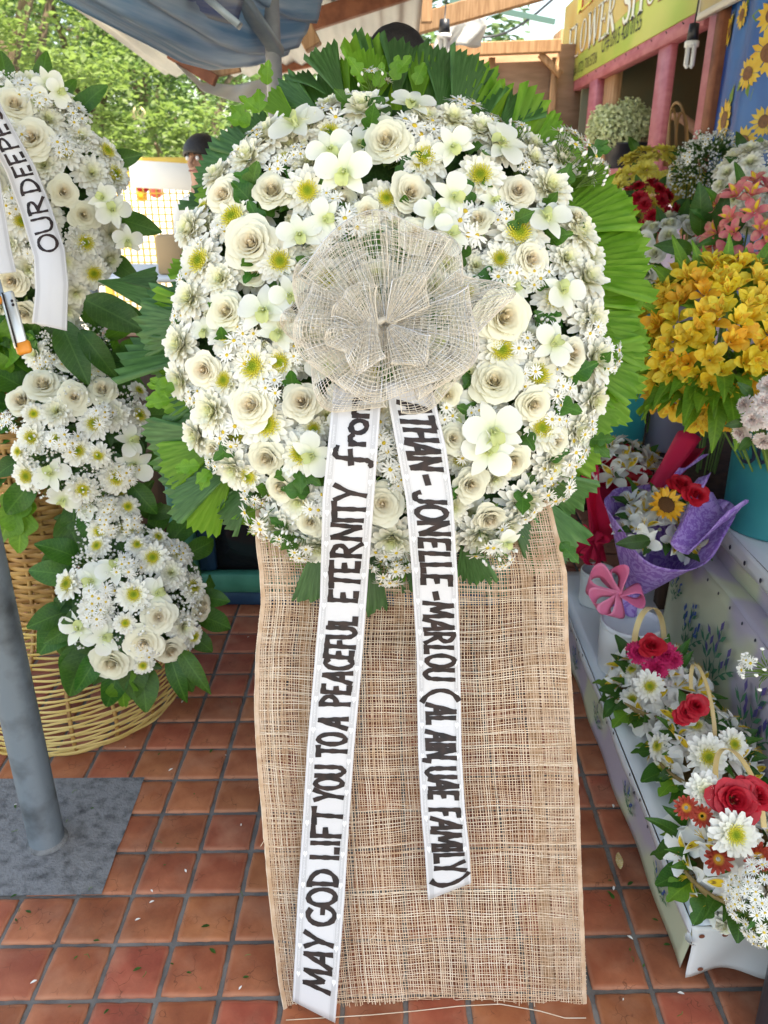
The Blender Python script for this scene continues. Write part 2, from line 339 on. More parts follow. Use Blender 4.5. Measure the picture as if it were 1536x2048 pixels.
# ---- leaves: base at the origin, growing along +Y, upper side +Z
def leaf_mesh(seed, W=.25, prof=ovate, curl=-.5, lobes=0, n=9, fold=.25):
    q = random.Random(seed); mb = MB(); rows = []; y, z, a = 0, 0, .25
    for i in range(n*(2 if lobes else 1)+1):
        N = n*(2 if lobes else 1); t = i/N; w_ = W*prof(t)
        if lobes: w_ *= .55+.45*abs(sin(lobes*pi*t+.3))
        row = []
        for k in (-1, -.5, 0, .5, 1):
            yy = y+(.10*abs(k)*W if lobes else 0); wav = .035*sin(t*9+k*2+seed)*abs(k)+.02*sin(t*17+k*3+seed*2)*abs(k)
            row.append((k*w_, yy, z+fold*w_*abs(k)+wav))
        rows.append(row); y += cos(a)/N; z += sin(a)/N; a += curl/N*(1+q.uniform(-.4, .4))
    return mb.grid(rows, 0)
def fan_mesh(seed, span=60, npl=9, droop=-.3, tooth=.03, r0=.05):
    """pleated palm fan piece: pleats radiate from the origin along +Y, blunt ragged tips"""
    q = random.Random(seed); mb = MB(); sp = R(span); n = npl*2; ends = []; e = 1.
    for i in range(n+1):
        if i % 2 == 0: e = lerp(e, q.uniform(.82, 1.0), .7)
        ends.append(e+(tooth*.5 if i % 2 else -tooth*.5)+q.uniform(-.4, .4)*tooth)
    cols = []
    for i in range(n+1):
        a = -sp/2+sp*i/n; cl = []
        for j in range(8):
            t = r0+(ends[i]-r0)*j/7; z = (.5 if i % 2 else -.5)*t*sp/n*1.5+droop*t*t*.5+.03*sin(t*6+seed)*(a/sp)
            cl.append((t*sin(a), t*cos(a), z))
        cols.append(cl)
    # tips: each pleat gets a small notched edge of its own
    return mb.grid(cols, 0)
# shared meshes
def bank(fn, n, mats, name): return [fn(k+1).mesh(name, mats) for k in range(n)]
MUM = [mum(k+1).mesh('chrysanthemum', [white_petal]) for k in range(4)]
MUMF = [mum(k+9, ((17, .0, 1., .175), (16, .28, .95, .17), (15, .58, .86, .165), (13, .86, .76, .155), (10, 1.12, .66, .15), (7, 1.35, .58, .14))).mesh('chrysanthemum', [white_petal]) for k in range(3)]
MUMD = [mum_disc(k+1).mesh('flower_center', [disc_yellow]) for k in range(2)]
ROSE = [rose(k+1, 30+2*k, (1, .92, 1.06, .8, .7)[k]).mesh('rose', [cream_petal, stem_green]) for k in range(5)]
ORCH = [orchid(k+1).mesh('orchid', [orchid_petal, lip_green]) for k in range(4)]
BUD = [bud(k+1).mesh('flower_bud', [white_petal]) for k in range(2)]
SPRAY = [spray(k+1).mesh('aster_spray', [aster_white, aster_disc, stem_green]) for k in range(4)]
SPRAYB = [spray(k+11, 4, .5, 1.0, .17, 12).mesh('aster_spray', [aster_white, aster_disc, stem_green]) for k in range(3)]
PUFF = [puff(k+1).mesh('filler_spray', [aster_white, aster_white, stem_green]) for k in range(3)]
LOBED = [leaf_mesh(k+1, .33-.03*k, ovate, -.9+.3*k, 2.3+.4*k, 14).mesh('leaf', [leaf_mid]) for k in range(3)]
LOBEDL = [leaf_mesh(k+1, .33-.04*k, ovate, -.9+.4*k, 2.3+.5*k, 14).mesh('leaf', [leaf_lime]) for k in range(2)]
LEAFD = [leaf_mesh(k+1, .19+.02*k, ovate, -1.3+.5*k).mesh('leaf', [leaf_dark]) for k in range(3)]
LEAFM = [leaf_mesh(k+4, .17, lance, -.8).mesh('leaf', [leaf_mid]) for k in range(3)]
LEAFW = [leaf_mesh(k+7, .24+.03*k, ovate, -1.5+.5*k).mesh('leaf', [leaf_mid]) for k in range(3)]
ALW = [alstro(k+1).mesh('alstroemeria', [white_alst, blotch, streak]) for k in range(3)]
ALY = [alstro(k+4, .95).mesh('alstroemeria', [yellow_petal, orange_petal, streak]) for k in range(3)]
ALO = [alstro(k+4, .95).mesh('alstroemeria', [orange_petal, yellow_petal, streak]) for k in range(2)]
ALS = [alstro(k+7, .8).mesh('alstroemeria', [salmon_petal, blotch, streak]) for k in range(3)]
REDROSE = [rose(k+21, 22).mesh('rose', [red_petal, stem_green]) for k in range(2)]
WROSE = [rose(k+31, 22, .85).mesh('rose', [white_petal, stem_green]) for k in range(2)]
CARN = [carnation(k+1).mesh('carnation', [crimson_petal]) for k in range(2)]
CARB = [carnation(k+5).mesh('carnation', [blush_petal]) for k in range(2)]
CARR = [carnation(k+7, 30).mesh('carnation', [red_petal]) for k in range(1)]
LMUM = [mum(k+31, ((18, .15, 1., .14), (16, .5, .85, .14), (12, .9, .65, .12), (8, 1.25, .45, .1))).mesh('chrysanthemum', [lemon_petal]) for k in range(2)]
SUNF = sunflower(3).mesh('sunflower', [orange_petal, brown_disc])
RUST = mum(51, ((15, .25, 1., .15), (13, .6, .8, .13))).mesh('chrysanthemum', [rust_petal])
def put(me, parent, pos, nrm, s, spin=None, sub=None, label=None):
    o = ob(me.name.split('.')[0], rnd.choice(me) if isinstance(me, list) else me, parent, frame(pos, nrm, rnd.random()*6.28 if spin is None else spin, s))
    if sub: ob('flower_center', rnd.choice(sub), o)
    return o
def put(me, parent, pos, nrm, s, spin=None, sub=None):
    m_ = rnd.choice(me) if isinstance(me, list) else me
    o = ob(m_.name.split('.')[0], m_, parent, frame(pos, nrm, rnd.random()*6.28 if spin is None else spin, s))
    if sub: ob('flower_center', rnd.choice(sub), o, M.Translation((0, 0, .07)) @ M.Diagonal((1.18, 1.18, 1, 1)))
    return o
def put_leaf(me, parent, pos, dirn, up, s, name='leaf', wide=1.0):
    y = V(dirn).normalized(); z = V(up); z = (z-y*z.dot(y)).normalized(); x = y.cross(z)
    m_ = rnd.choice(me) if isinstance(me, list) else me
    return ob(name, m_, parent, M.Translation(pos) @ M((x, y, z)).transposed().to_4x4() @ M.Diagonal((s*wide, s, s, 1)))
def hemi(n, zmin=.05):
    for k in range(n):
        z = 1-(1-zmin)*(k+.5)/n; a = k*2.39996; r = sqrt(1-z*z); yield V((r*cos(a), r*sin(a), z))
# ------------------------------------------------------------------ ground, floor tiles, concrete patch
concrete = mat('concrete', (.045, .047, .05), .9, c2=(.19, .195, .20), sc_=34, detail=10, bump=1, bscale=140, split=(.24, .54))
pave = mat('pale_paving', (.52, .48, .42), .9, c2=(.60, .56, .50), sc_=1.5, bump=.2, bscale=20)
groutm = mat('grout', (.10, .095, .09), .95, c2=(.19, .18, .165), sc_=14, detail=6, bump=.6, bscale=120)
def tile_material():
    m = mat('terracotta', (.255, .066, .032), .66, c2=(.41, .135, .066), sc_=9, detail=7, bump=.35, bscale=45, var=.16, hue=.01, spec=.28)
    t = m.node_tree; n = t.nodes; l = t.links; p = n['Principled BSDF']
    src = p.inputs['Base Color'].links[0].from_socket
    tc = n.new('ShaderNodeTexCoord')
    geo = n.new('ShaderNodeNewGeometry')
    nz = n.new('ShaderNodeTexNoise'); nz.inputs['Scale'].default_value = 9; nz.inputs['Detail'].default_value = 8; l.new(geo.outputs['Position'], nz.inputs[0])
    cr = n.new('ShaderNodeValToRGB'); cr.color_ramp.elements[0].position = .50; cr.color_ramp.elements[1].position = .78; l.new(nz.outputs[0], cr.inputs[0])
    # pale worn rim: near the tile's own edge
    sx = n.new('ShaderNodeSeparateXYZ'); l.new(tc.outputs['Object'], sx.inputs[0])
    ab = []
    for k in (0, 1):
        a = n.new('ShaderNodeMath'); a.operation = 'ABSOLUTE'; l.new(sx.outputs[k], a.inputs[0]); ab.append(a)
    mxm = n.new('ShaderNodeMath'); mxm.operation = 'MAXIMUM'; l.new(ab[0].outputs[0], mxm.inputs[0]); l.new(ab[1].outputs[0], mxm.inputs[1])
    ad = n.new('ShaderNodeMath'); ad.operation = 'MULTIPLY_ADD'; ad.inputs[1].default_value = .012; l.new(nz.outputs[0], ad.inputs[0]); l.new(mxm.outputs[0], ad.inputs[2])
    rm = n.new('ShaderNodeMapRange'); rm.inputs[1].default_value = .054; rm.inputs[2].default_value = .066; rm.inputs[4].default_value = .55; l.new(ad.outputs[0], rm.inputs[0])
    mx2 = n.new('ShaderNodeMath'); mx2.operation = 'MAXIMUM'; l.new(rm.outputs[0], mx2.inputs[0])
    ml = n.new('ShaderNodeMath'); ml.operation = 'MULTIPLY'; ml.inputs[1].default_value = .5; l.new(cr.outputs[0], ml.inputs[0]); l.new(ml.outputs[0], mx2.inputs[1])
    mx = n.new('ShaderNodeMix'); mx.data_type = 'RGBA'; mx.inputs['B'].default_value = (.50, .26, .16, 1); l.new(mx2.outputs[0], mx.inputs['Factor']); l.new(src, mx.inputs['A'])
    # thin dark scratch lines of the relief
    wv = n.new('ShaderNodeTexVoronoi'); wv.feature = 'DISTANCE_TO_EDGE'; wv.inputs['Scale'].default_value = 26
    nw = n.new('ShaderNodeTexNoise'); nw.inputs['Scale'].default_value = 30; l.new(geo.outputs['Position'], nw.inputs[0])
    va = n.new('ShaderNodeVectorMath'); va.operation = 'MULTIPLY_ADD'; va.inputs[1].default_value = (.05, .05, .05); l.new(nw.outputs['Color'], va.inputs[0]); l.new(geo.outputs['Position'], va.inputs[2]); l.new(va.outputs[0], wv.inputs[0])
    rs = n.new('ShaderNodeMapRange'); rs.inputs[1].default_value = .0; rs.inputs[2].default_value = .028; rs.inputs[3].default_value = .8; rs.inputs[4].default_value = 0; l.new(wv.outputs[0], rs.inputs[0])
    gt = n.new('ShaderNodeMath'); gt.operation = 'MULTIPLY'; g2 = n.new('ShaderNodeMapRange'); g2.inputs[1].default_value = .52; g2.inputs[2].default_value = .62
    n3 = n.new('ShaderNodeTexNoise'); n3.inputs['Scale'].default_value = 16; l.new(geo.outputs['Position'], n3.inputs[0]); l.new(n3.outputs[0], g2.inputs[0])
    l.new(g2.outputs[0], gt.inputs[0]); l.new(rs.outputs[0], gt.inputs[1])
    my = n.new('ShaderNodeMix'); my.data_type = 'RGBA'; my.inputs['B'].default_value = (.11, .04, .02, 1); l.new(gt.outputs[0], my.inputs['Factor']); l.new(mx.outputs['Result'], my.inputs['A'])
    ng = n.new('ShaderNodeTexNoise'); ng.inputs['Scale'].default_value = 2.6; ng.inputs['Detail'].default_value = 9; ng.inputs['Roughness'].default_value = .7; l.new(geo.outputs['Position'], ng.inputs[0])
    gr = n.new('ShaderNodeMapRange'); gr.inputs[1].default_value = .50; gr.inputs[2].default_value = .66; gr.inputs[4].default_value = .42; l.new(ng.outputs[0], gr.inputs[0])
    mg = n.new('ShaderNodeMix'); mg.data_type = 'RGBA'; mg.inputs['B'].default_value = (.075, .032, .020, 1); l.new(gr.outputs[0], mg.inputs['Factor']); l.new(my.outputs['Result'], mg.inputs['A']); my = mg
    l.new(my.outputs['Result'], p.inputs['Base Color'])
    rr = n.new('ShaderNodeMapRange'); rr.inputs[3].default_value = .38; rr.inputs[4].default_value = .75; l.new(nz.outputs[0], rr.inputs[0]); l.new(rr.outputs[0], p.inputs['Roughness'])
    return m
tilem = tile_material()
g = MB(); g.add([(-200, -120, -.03), (200, -120, -.03), (200, 260, -.03), (-200, 260, -.03)], [(0, 1, 2, 3)]); g.build('ground', pave, kind='structure')
floor = MB().box((0, 1.9, -.0165), (5.2, 8.0, .021)).build('floor', groutm, kind='structure')
T = .1242
o0 = at_z(298, 2048, 0); o1 = at_z(487, 1400, 0)
oy = at_z(640, 1783, 0)
bx_ = V(((o1.x-o0.x)/(o1.y-o0.y), 1, 0)); b = bx_*T; a = V((cos(R(1.85)), sin(R(1.85)), 0))*T
org = V((o0.x+bx_.x*(oy.y-o0.y), oy.y - a.y/a.x*(oy.x-o0.x-bx_.x*(oy.y-o0.y)), 0))
pc = [at_z(*p, 0) for p in ((290, 1556), (203, 1790))]          # right corners of the concrete patch
def in_patch(c): return c.x < pc[0].x-.15 and pc[1].y < c.y < pc[0].y
TM = []
for k in range(5):
    q = random.Random(k); mb = MB(); gap = .0046+.0012*q.random(); rows = []
    hs = lambda s_, t_: a*s_+b*t_
    def ring(ins, z):
        pts = []
        for (s0, t0, s1, t1) in ((-1, -1, 1, -1), (1, -1, 1, 1), (1, 1, -1, 1), (-1, 1, -1, -1)):
            for j in range(7):
                f = j/7; s_ = lerp(s0, s1, f); t_ = lerp(t0, t1, f); cc = 1-.012*(abs(s_*t_) > .9)
                p = hs(s_*.5*cc, t_*.5*cc); ln = 1-(ins+gap+q.uniform(-.0012, .0012))/(T/2)
                pts.append(V((p.x*ln, p.y*ln, z+q.uniform(-.0004, .0004))))
        return pts
    rs = [ring(0, -.009), ring(0, -.003), ring(.0035, -.0003), ring(.012, 0)]
    mb.grid(rs, 0, True); c0 = len(mb.v); mb.v.append((0, 0, .0003)); L0 = c0-28
    for j in range(28): mb.f.append((L0+j, L0+(j+1) % 28, c0)); mb.m.append(0)
    TM.append(mb.mesh('floor_tile', tilem))
tl = []
for i in range(-14, 14):
    for j in range(-6, 22):
        c = org + a*(i+.5) + b*(j+.5)
        v = CR.transposed() @ (c-CO)
        if v.z > -.3: continue
        px, py = 768+v.x/-v.z*FPX, 1024-v.y/-v.z*FPX
        if -140 < px < 1680 and 900 < py < 2200 and not in_patch(c) and c.x < 1.0: tl.append((v.length, c))
tl.sort(key=lambda t: t[0])
for k, (d_, c) in enumerate(tl[:300]):
    ob('floor_tile', TM[k*7 % 5], floor, M.Translation(c-V((0, 0, 0)) + V((0, 0, rnd.uniform(-.0008, .0008)))) @ M.Rotation(rnd.uniform(-.008, .008), 4, 'Z'))
rest = MB()
for k, (d_, c) in enumerate(tl[300:]):
    me = TM[k % 5]; rest.add([V(v.co)+c for v in me.vertices], [tuple(p.vertices) for p in me.polygons])
if tl[300:]: rest.build('floor_tiles', tilem, floor, kind='stuff')
# parts live in the floor's frame: floor sits at the origin
cp = MB(); rows = []
for i in range(15):
    rows.append([])
    for j in range(15):
        e = pc[0].lerp(pc[1], i/14); x = lerp(e.x-.7, e.x, j/14); y = e.y+(x-e.x)*.03
        z = .0028 + .0012*NZ.noise(V((x*30, y*30, 0)))
        if j == 14: x += .006*NZ.noise(V((0, y*60, 3)))
        rows[-1].append((x, y, z))
cp.grid(rows); o = cp.build('concrete_patch', concrete, kind='structure')

# ------------------------------------------------------------------ shed: roof, tarps, timbers, posts
tin = mat('corrugated_tin', (.30, .31, .32), .5, c2=(.42, .42, .41), sc_=1.5, metal=.6)
wood = mat('raw_timber', (.30, .16, .075), .75, c2=(.46, .27, .14), sc_=5, stretch=(14, 14, 1.2), bump=.3)
redwood = mat('red_brown_timber', (.17, .055, .028), .7, c2=(.27, .10, .05), sc_=5, stretch=(3, 3, 3), bump=.3)
ply = mat('plywood', (.25, .15, .085), .75, c2=(.34, .21, .13), sc_=4, stretch=(1, 1, 5), bump=.1)
bluetarp = mat('blue_grey_tarp', (.15, .31, .46), .45, c2=(.60, .67, .72), trans=.35)
deeptarp = mat('blue_tarp', (.03, .10, .34), .45, c2=(.50, .53, .56), trans=.3)
for m_ in (bluetarp, deeptarp):
    t_ = m_.node_tree; nz_ = [x for x in t_.nodes if x.type == 'TEX_NOISE'][0]; a_ = t_.nodes.new('ShaderNodeAttribute'); a_.attribute_name = 'cloth_uv'; mp_ = t_.nodes.new('ShaderNodeMapping'); mp_.inputs['Scale'].default_value = (1.2, 11, 1); t_.links.new(a_.outputs['Vector'], mp_.inputs[0]); t_.links.new(mp_.outputs[0], nz_.inputs['Vector']); nz_.inputs['Scale'].default_value = 1.6; nz_.inputs['Detail'].default_value = 7
whitetarp = mat('white_tarp', (.62, .62, .60), .6, c2=(.74, .73, .70), sc_=4, trans=.4)
steel = mat('galvanised_steel', (.20, .25, .29), .42, c2=(.29, .34, .37), sc_=14, detail=6, metal=.35, bump=.12, bscale=90)
def roof_sheet(x0, x1, y0, z0, y1, z1, nm, lab):
    mb = MB(); n = int((x1-x0)/.03); rows = []
    for j in range(7):
        t = j/6; rows.append([(lerp(x0, x1, i/n), lerp(y0, y1, t), lerp(z0, z1, t)+.014*sin(i*pi/2)) for i in range(n+1)])
    o = mb.grid(rows).build(nm, tin); tag(o, lab, 'roof sheet'); return o
roof_sheet(-1.25, 3.4, -.35, 3.40, 4.55, 2.52, 'roof_sheet', 'unseen near part of the corrugated tin roof, shaped to shade the flower stall')  # out of view; extent and height shaped to block sun, admit sky light
roof_sheet(-1.9, .15, 4.5, 2.50, 7.3, 2.30, 'roof_sheet', 'grey corrugated tin roof sheet above the dark head behind the wreath')
def timber(pa, pb, wd, ht, m_, nm, lab, cat='beam', group=None):
    o = MB().beam(pa, pb, wd, ht).build(nm, m_, smooth=False); return tag(o, lab, cat, group)
timber(at_y(640, 112, 7.2), at_y(1120, 92, 7.2), .10, .09, wood, 'eave_beam', 'raw timber beam lying along the top of the plywood partition')
timber(at_y(790, 62, 6.4), at_y(1150, -40, 6.0), .07, .12, wood, 'rafter', 'pale timber rafter slanting up to the right above the plywood partition')
timber(at_y(570, -20, 4.6), at_y(628, 96, 4.6), .10, .09, wood, 'roof_brace', 'short timber brace slanting down beside the grey steel post', 'brace')
timber(at_y(560, 62, 5.2), at_y(830, -26, 5.2), .07, .10, redwood, 'purlin', 'red brown timber purlin under the corrugated roof beside the steel post')
timber(at_y(560, 132, 6.9), at_y(740, 95, 6.9), .06, .10, redwood, 'tie_beam', 'dark red brown tie beam below the corrugated roof, behind the leaf tips')
timber(at_y(853, -40, 5.9), at_y(853, 46, 5.9), .07, .07, wood, 'hanging_strut', 'short upright timber strut hanging from the slanting rafter', 'strut')
timber(at_y(900, 0, 9), at_y(1110, 44, 9), .03, .05, mat('green_bar', (.08, .16, .14), .5), 'gutter_bar', 'thin dark green bar crossing the bright gap over the partition', 'bar')
# plywood partition with its studs
pl = thing('plywood_partition', 'brown plywood partition wall behind the shop corner post', 'partition', at_y(1030, 360, 7.3))
c0, c1 = at_y(930, 300, 7.3), at_y(1135, 88, 7.3)
MB().box(V(((c0.x+c1.x)/2+.2, 0, .75-.55))-V((pl.location.x, 0, 0)), (c1.x-c0.x+.6, .02, c1.z-.1)).build('plywood_sheet', ply, pl, M.Translation((-.25, 0, (c1.z+.1)/2-pl.location.z-.2)))
for px in (980, 1105): p = at_y(px, 200, 7.26); MB().box((0, 0, 0), (.05, .04, c1.z-.1)).build('stud', wood, pl, M.Translation((p.x-pl.location.x, -.04, c1.z/2-pl.location.z-.05)))
MB().beam(at_y(1080, 108, 7.22)-pl.location, at_y(1122, 150, 7.22)-pl.location, .05, .05).build('brace', wood, pl)
# translucent sheet hung in the gap
def sheet(pts_fn, nu, nv, nm, m_, lab, cat, th=.002):
    mb = MB().grid([[pts_fn(i/nu, j/nv) for j in range(nv+1)] for i in range(nu+1)])
    o = mb.build(nm, m_); at = o.data.attributes.new('cloth_uv', 'FLOAT_VECTOR', 'POINT'); at.data.foreach_set('vector', [c for i in range(nu+1) for j in range(nv+1) for c in (i/nu, j/nv, 0)])
    solid(o, th); return tag(o, lab, cat)
sheet(lambda u, v: at_y(lerp(872, 968, u)+6*sin(v*5), lerp(38, 100, v)-10*u+5*sin(u*9), 6.9+.05*sin(u*11+v*4)), 14, 8, 'plastic_sheet', whitetarp, 'crumpled white plastic sheet hung in the gap beside the bulb', 'sheet')
# tarps along the left edge of the roof
low = [(0, (60, -30)), (.2, (200, 42)), (.4, (300, 92)), (.55, (360, 124)), (.7, (420, 140)), (.85, (480, 134)), (1, (556, 108))]
def lowpt(u): return V((interp([(a_, p[0]) for a_, p in low], u), interp([(a_, p[1]) for a_, p in low], u)))
def tarp_pt(u, v):
    p = lowpt(u); y = 1.9+1.7*u; e = at_y(p.x, p.y, y); top = V((-.55+.35*u, y+.3, 2.62-.05*u))
    q = e.lerp(top, v); q.z -= .20*sin(pi*v)*(1-.2*u); q.z += (.014*sin(v*26+u*3)+.010*sin(v*47+u*5)+.012*sin(v*11+u*3+1))*min(1, v*5); return q
sheet(tarp_pt, 36, 40, 'tarpaulin', bluetarp, 'blue grey tarpaulin sagging under the roof edge above the left stand', 'tarpaulin')
def tarp2_pt(u, v):
    p = V((lerp(130, 470, u), lerp(-60, 42, u**.8))); y = 1.8+1.2*u; e = at_y(p.x, p.y+8*sin(u*3), y); q = e.lerp(V((-.5+.25*u, y+.2, 2.72)), v); q.z -= .05*sin(pi*v); q.z += .014*sin(v*30+u*4); return q
sheet(tarp2_pt, 26, 26, 'tarpaulin', deeptarp, 'deep blue bundled tarpaulin fold in front of the sagging grey one', 'tarpaulin')
def tarp3_pt(u, v):
    tp = V((lerp(338, 560, u), interp([(0, 108), (.3, 165), (.6, 170), (1, 150)], u))); bt = V((lerp(352, 560, u), interp([(0, 128), (.25, 182), (.6, 205), (1, 222)], u)))
    p = tp.lerp(bt, v); return at_y(p.x, p.y, 3.9+.5*u+.04*sin(u*14+v*3))
sheet(tarp3_pt, 24, 8, 'canvas_strip', whitetarp, 'pale canvas strip hanging below the tarpaulin beside the wreath leaves', 'canvas')
timber(at_y(340, 106, 3.95), at_y(432, 162, 3.95), .05, .05, redwood, 'eave_batten', 'short brown batten between blue tarpaulin and pale canvas strip', 'batten')
timber(at_y(400, 152, 3.98), at_y(480, 135, 3.98), .04, .035, wood, 'canvas_batten', 'pale batten stub resting on the canvas strip near the steel post', 'batten')
t_ = MB().beam(at_y(395, -20, 2.6), at_y(480, 52, 2.6), .045, .02).build('tarp_rail', steel); tag(t_, 'flat metal rail end poking over the blue tarpaulin', 'rail')
t_ = MB().beam(at_y(470, -20, 3.0), at_y(556, 105, 3.3), .05, .03).build('tarp_strap', steel); tag(t_, 'broad grey metal strap slanting down to the steel post', 'strap')
p0 = at_y(549, 160, 3.3)
po = thing('steel_post', 'grey round steel post rising behind the upper left leaves of the wreath', 'post', (p0.x, 3.3, 0))
MB().tube([(0, 0, 0), (0, 0, 1.3), (0, 0, 2.62)], .030, 20).build('shaft', mat('painted_post', (.24, .25, .26), .5, c2=(.31, .32, .33), sc_=20), po)
MB().box((0, 0, .005), (.14, .14, .01)).build('base_plate', steel, po)
p0 = at_z(95, 1682, 0)
po = thing('steel_post', 'scuffed blue grey steel pole standing on the concrete patch', 'pole', (p0.x, p0.y, 0))
MB().tube([(0, 0, -.02), (0, 0, .8), (0, 0, 2.55)], .0415, 28).build('shaft', mat('scuffed_paint', (.035, .042, .048), .5, c2=(.11, .135, .155), sc_=11, detail=12, split=(.30, .52), bump=.25, bscale=70, spec=.5), po)
MB().lathe([(.0416, .0), (.050, .0), (.048, .006), (.0416, .012)], 28).build('weld_collar', concrete, po)
# ------------------------------------------------------------------ the funeral wreath
D0 = 1.50; WC = at_d(785, 640, D0)
WM = M.Translation(WC) @ CR.to_4x4(); WI = WM.inverted()
S0 = D0/FPX
wr = thing('funeral_wreath', 'large round funeral wreath of white roses, chrysanthemums and orchids on the burlap covered easel', 'wreath', WM)
def L(px, py, d): return WI @ at_d(px, py, d)
RXp, RYp = 432., 452.
def dome(px, py):
    k = ((px-785)/RXp)**2+((py-640)/RYp)**2; return .118*max(0, 1-k)**.6, k
def nrm(px, py, tilt=1.0):
    kx, ky = (px-785)/RXp, -(py-640)/RYp; k = sqrt(kx*kx+ky*ky); e = tilt*(.22*k+.62*k**4)
    return V((kx*e, ky*e, 1))
fb = MB(); rows = []
for i in range(13):
    k = i/12*1.0; row = []
    for j in range(48):
        a_ = 2*pi*j/48; px, py = 785+RXp*.93*k*cos(a_), 640+RYp*.93*k*sin(a_); h, _ = dome(px, py); row.append(L(px, py, D0-h*.72+.035))
    rows.append(row)
fb.grid(rows, 0, True); rows2 = [[p+V((0, 0, 0)) for p in rows[-1]], [V((p.x*.9, p.y*.9, -.08)) for p in rows[-1]]]; fb.grid(rows2, 0, True)
fb.build('moss_base', mat('moss_base', (.018, .055, .010), .95, c2=(.045, .11, .022), sc_=60, bump=1, bscale=120), wr)
roses = [(775,285,54),(545,385,50),(820,388,46),(735,425,36),(1035,385,45),(957,442,38),(505,490,58),(830,470,36),(455,625,48),(410,740,46),(505,812,52),(605,805,52),(535,915,50),(1005,635,60),(990,765,52),(1140,708,46),(1065,808,42),(905,878,34),(940,968,45),(1025,920,46),(565,972,46),(765,1008,46),(622,1042,38),(895,790,34),(978,1035,42),(450,392,44),(1060,520,40),(570,650,40),(690,1040,30),(430,900,30),(1150,440,34),(1110,880,36)]
mumsY = [(615,385,46),(470,440,52),(405,525,52),(560,525,46),(510,735,54),(562,725,42),(462,672,44),(535,848,54),(604,908,48),(960,355,48),(1035,470,56),(1000,700,52),(1075,752,48),(1082,856,46),(1110,600,42),(772,402,38),(452,762,38),(850,318,46),(500,950,36),(1120,930,38),(700,905,38),(1000,520,36),(660,270,40),(840,330,30),(690,800,36),(655,560,40)]
mumsW = [(728,225,52),(850,245,44),(1000,300,50),(1095,380,52),(1150,470,54),(430,822,54),(385,600,46),(366,690,48),(475,935,50),(600,1000,46),(700,1085,52),(785,1075,54),(1168,560,50),(1178,640,46),(1185,720,54),(1150,860,50),(1100,925,48),(1045,1000,52),(960,1065,50),(885,1085,42),(540,275,48),(620,250,44),(905,245,44),(960,265,44),(500,320,46),(440,355,40),(620,330,42),(680,350,34),(1180,800,46),(365,760,40),(400,870,44),(560,1050,46),(640,1090,44),(1010,1050,40),(1130,520,40),(385,460,44),(860,1040,40),(445,560,42),(1120,320,40)]
orch = [(592,252,56,.1),(690,345,58,-.1),(905,395,46,1.2),(1005,292,52,2.2),(905,295,42,.6),(530,622,56,.1),(560,665,44,-.5),(985,862,60,.3),(975,905,52,2.6),(1095,440,46,.8),(1125,585,46,1.9),(825,210,44,2.9),(600,470,44,.2),(650,440,40,1.6),(1105,690,44,2.2),(870,430,42,2.5),(625,910,44,-1.2),(660,300,46,.5),(900,470,40,2.0),(1010,1085,34,1.),(580,590,40,.4)]
placed = []
def fl(me, px, py, r, lift=0., tilt=1., sub=None, spin=None, jit=.2):
    h, k = dome(px, py); d = D0-h-lift; c = L(px, py, d); n_ = nrm(px, py, tilt)+V((rnd.uniform(-jit, jit), rnd.uniform(-jit, jit), 0))
    placed.append((px, py, r)); return put(me, wr, c, n_, r*d/FPX, spin, sub)
for x, y, r in roses: fl(ROSE, x, y, r*1.12, .022, .8, None, None, .28)
for x, y, r in mumsY: fl(MUM, x, y, r*1.12, .008, .8, MUMD)
for x, y, r in mumsW: fl(MUMF, x, y, r*1.12, .004, 1.15)
for x, y, r, s_ in orch: fl(ORCH, x, y, r*1.05, .034, .7, None, s_, .2)
for k in range(54):                                      # an under-layer closes the gaps
    q_ = sqrt((k+.5)/54); a_ = k*2.39996; fl(MUMF, 785+RXp*q_*cos(a_), 640+RYp*q_*sin(a_), 47, -.034, 1.1); placed.pop()
tries = 0
while tries < 5200:
    tries += 1; a_ = rnd.random()*2*pi; k = sqrt(rnd.random()); px, py = 785+RXp*1.0*k*cos(a_), 640+RYp*1.0*k*sin(a_); r = rnd.uniform(30, 44)
    if any((px-x)**2+(py-y)**2 < ((r+q)*.59)**2 for x, y, q in placed): continue
    c = rnd.random()
    if c < .55: fl(MUMF, px, py, r*1.12, -.012, 1.15)
    elif c < .72: fl(MUM, px, py, r*1.1, -.010, 1, MUMD)
    elif c < .86: fl(ROSE, px, py, r, -.004, .9)
    else: fl(ORCH, px, py, r*1.1, .004, .8, None, rnd.random()*3)
for k in range(34):                                       # half-open buds tucked between
    a_ = rnd.random()*2*pi; q = sqrt(rnd.uniform(.12, .95)); px, py = 785+RXp*q*cos(a_), 640+RYp*q*sin(a_); h, _ = dome(px, py)
    put(BUD, wr, L(px, py, D0-h-.016), nrm(px, py, 1)+V((rnd.uniform(-.5, .5), rnd.uniform(-.5, .5), 0)), rnd.uniform(.012, .018))
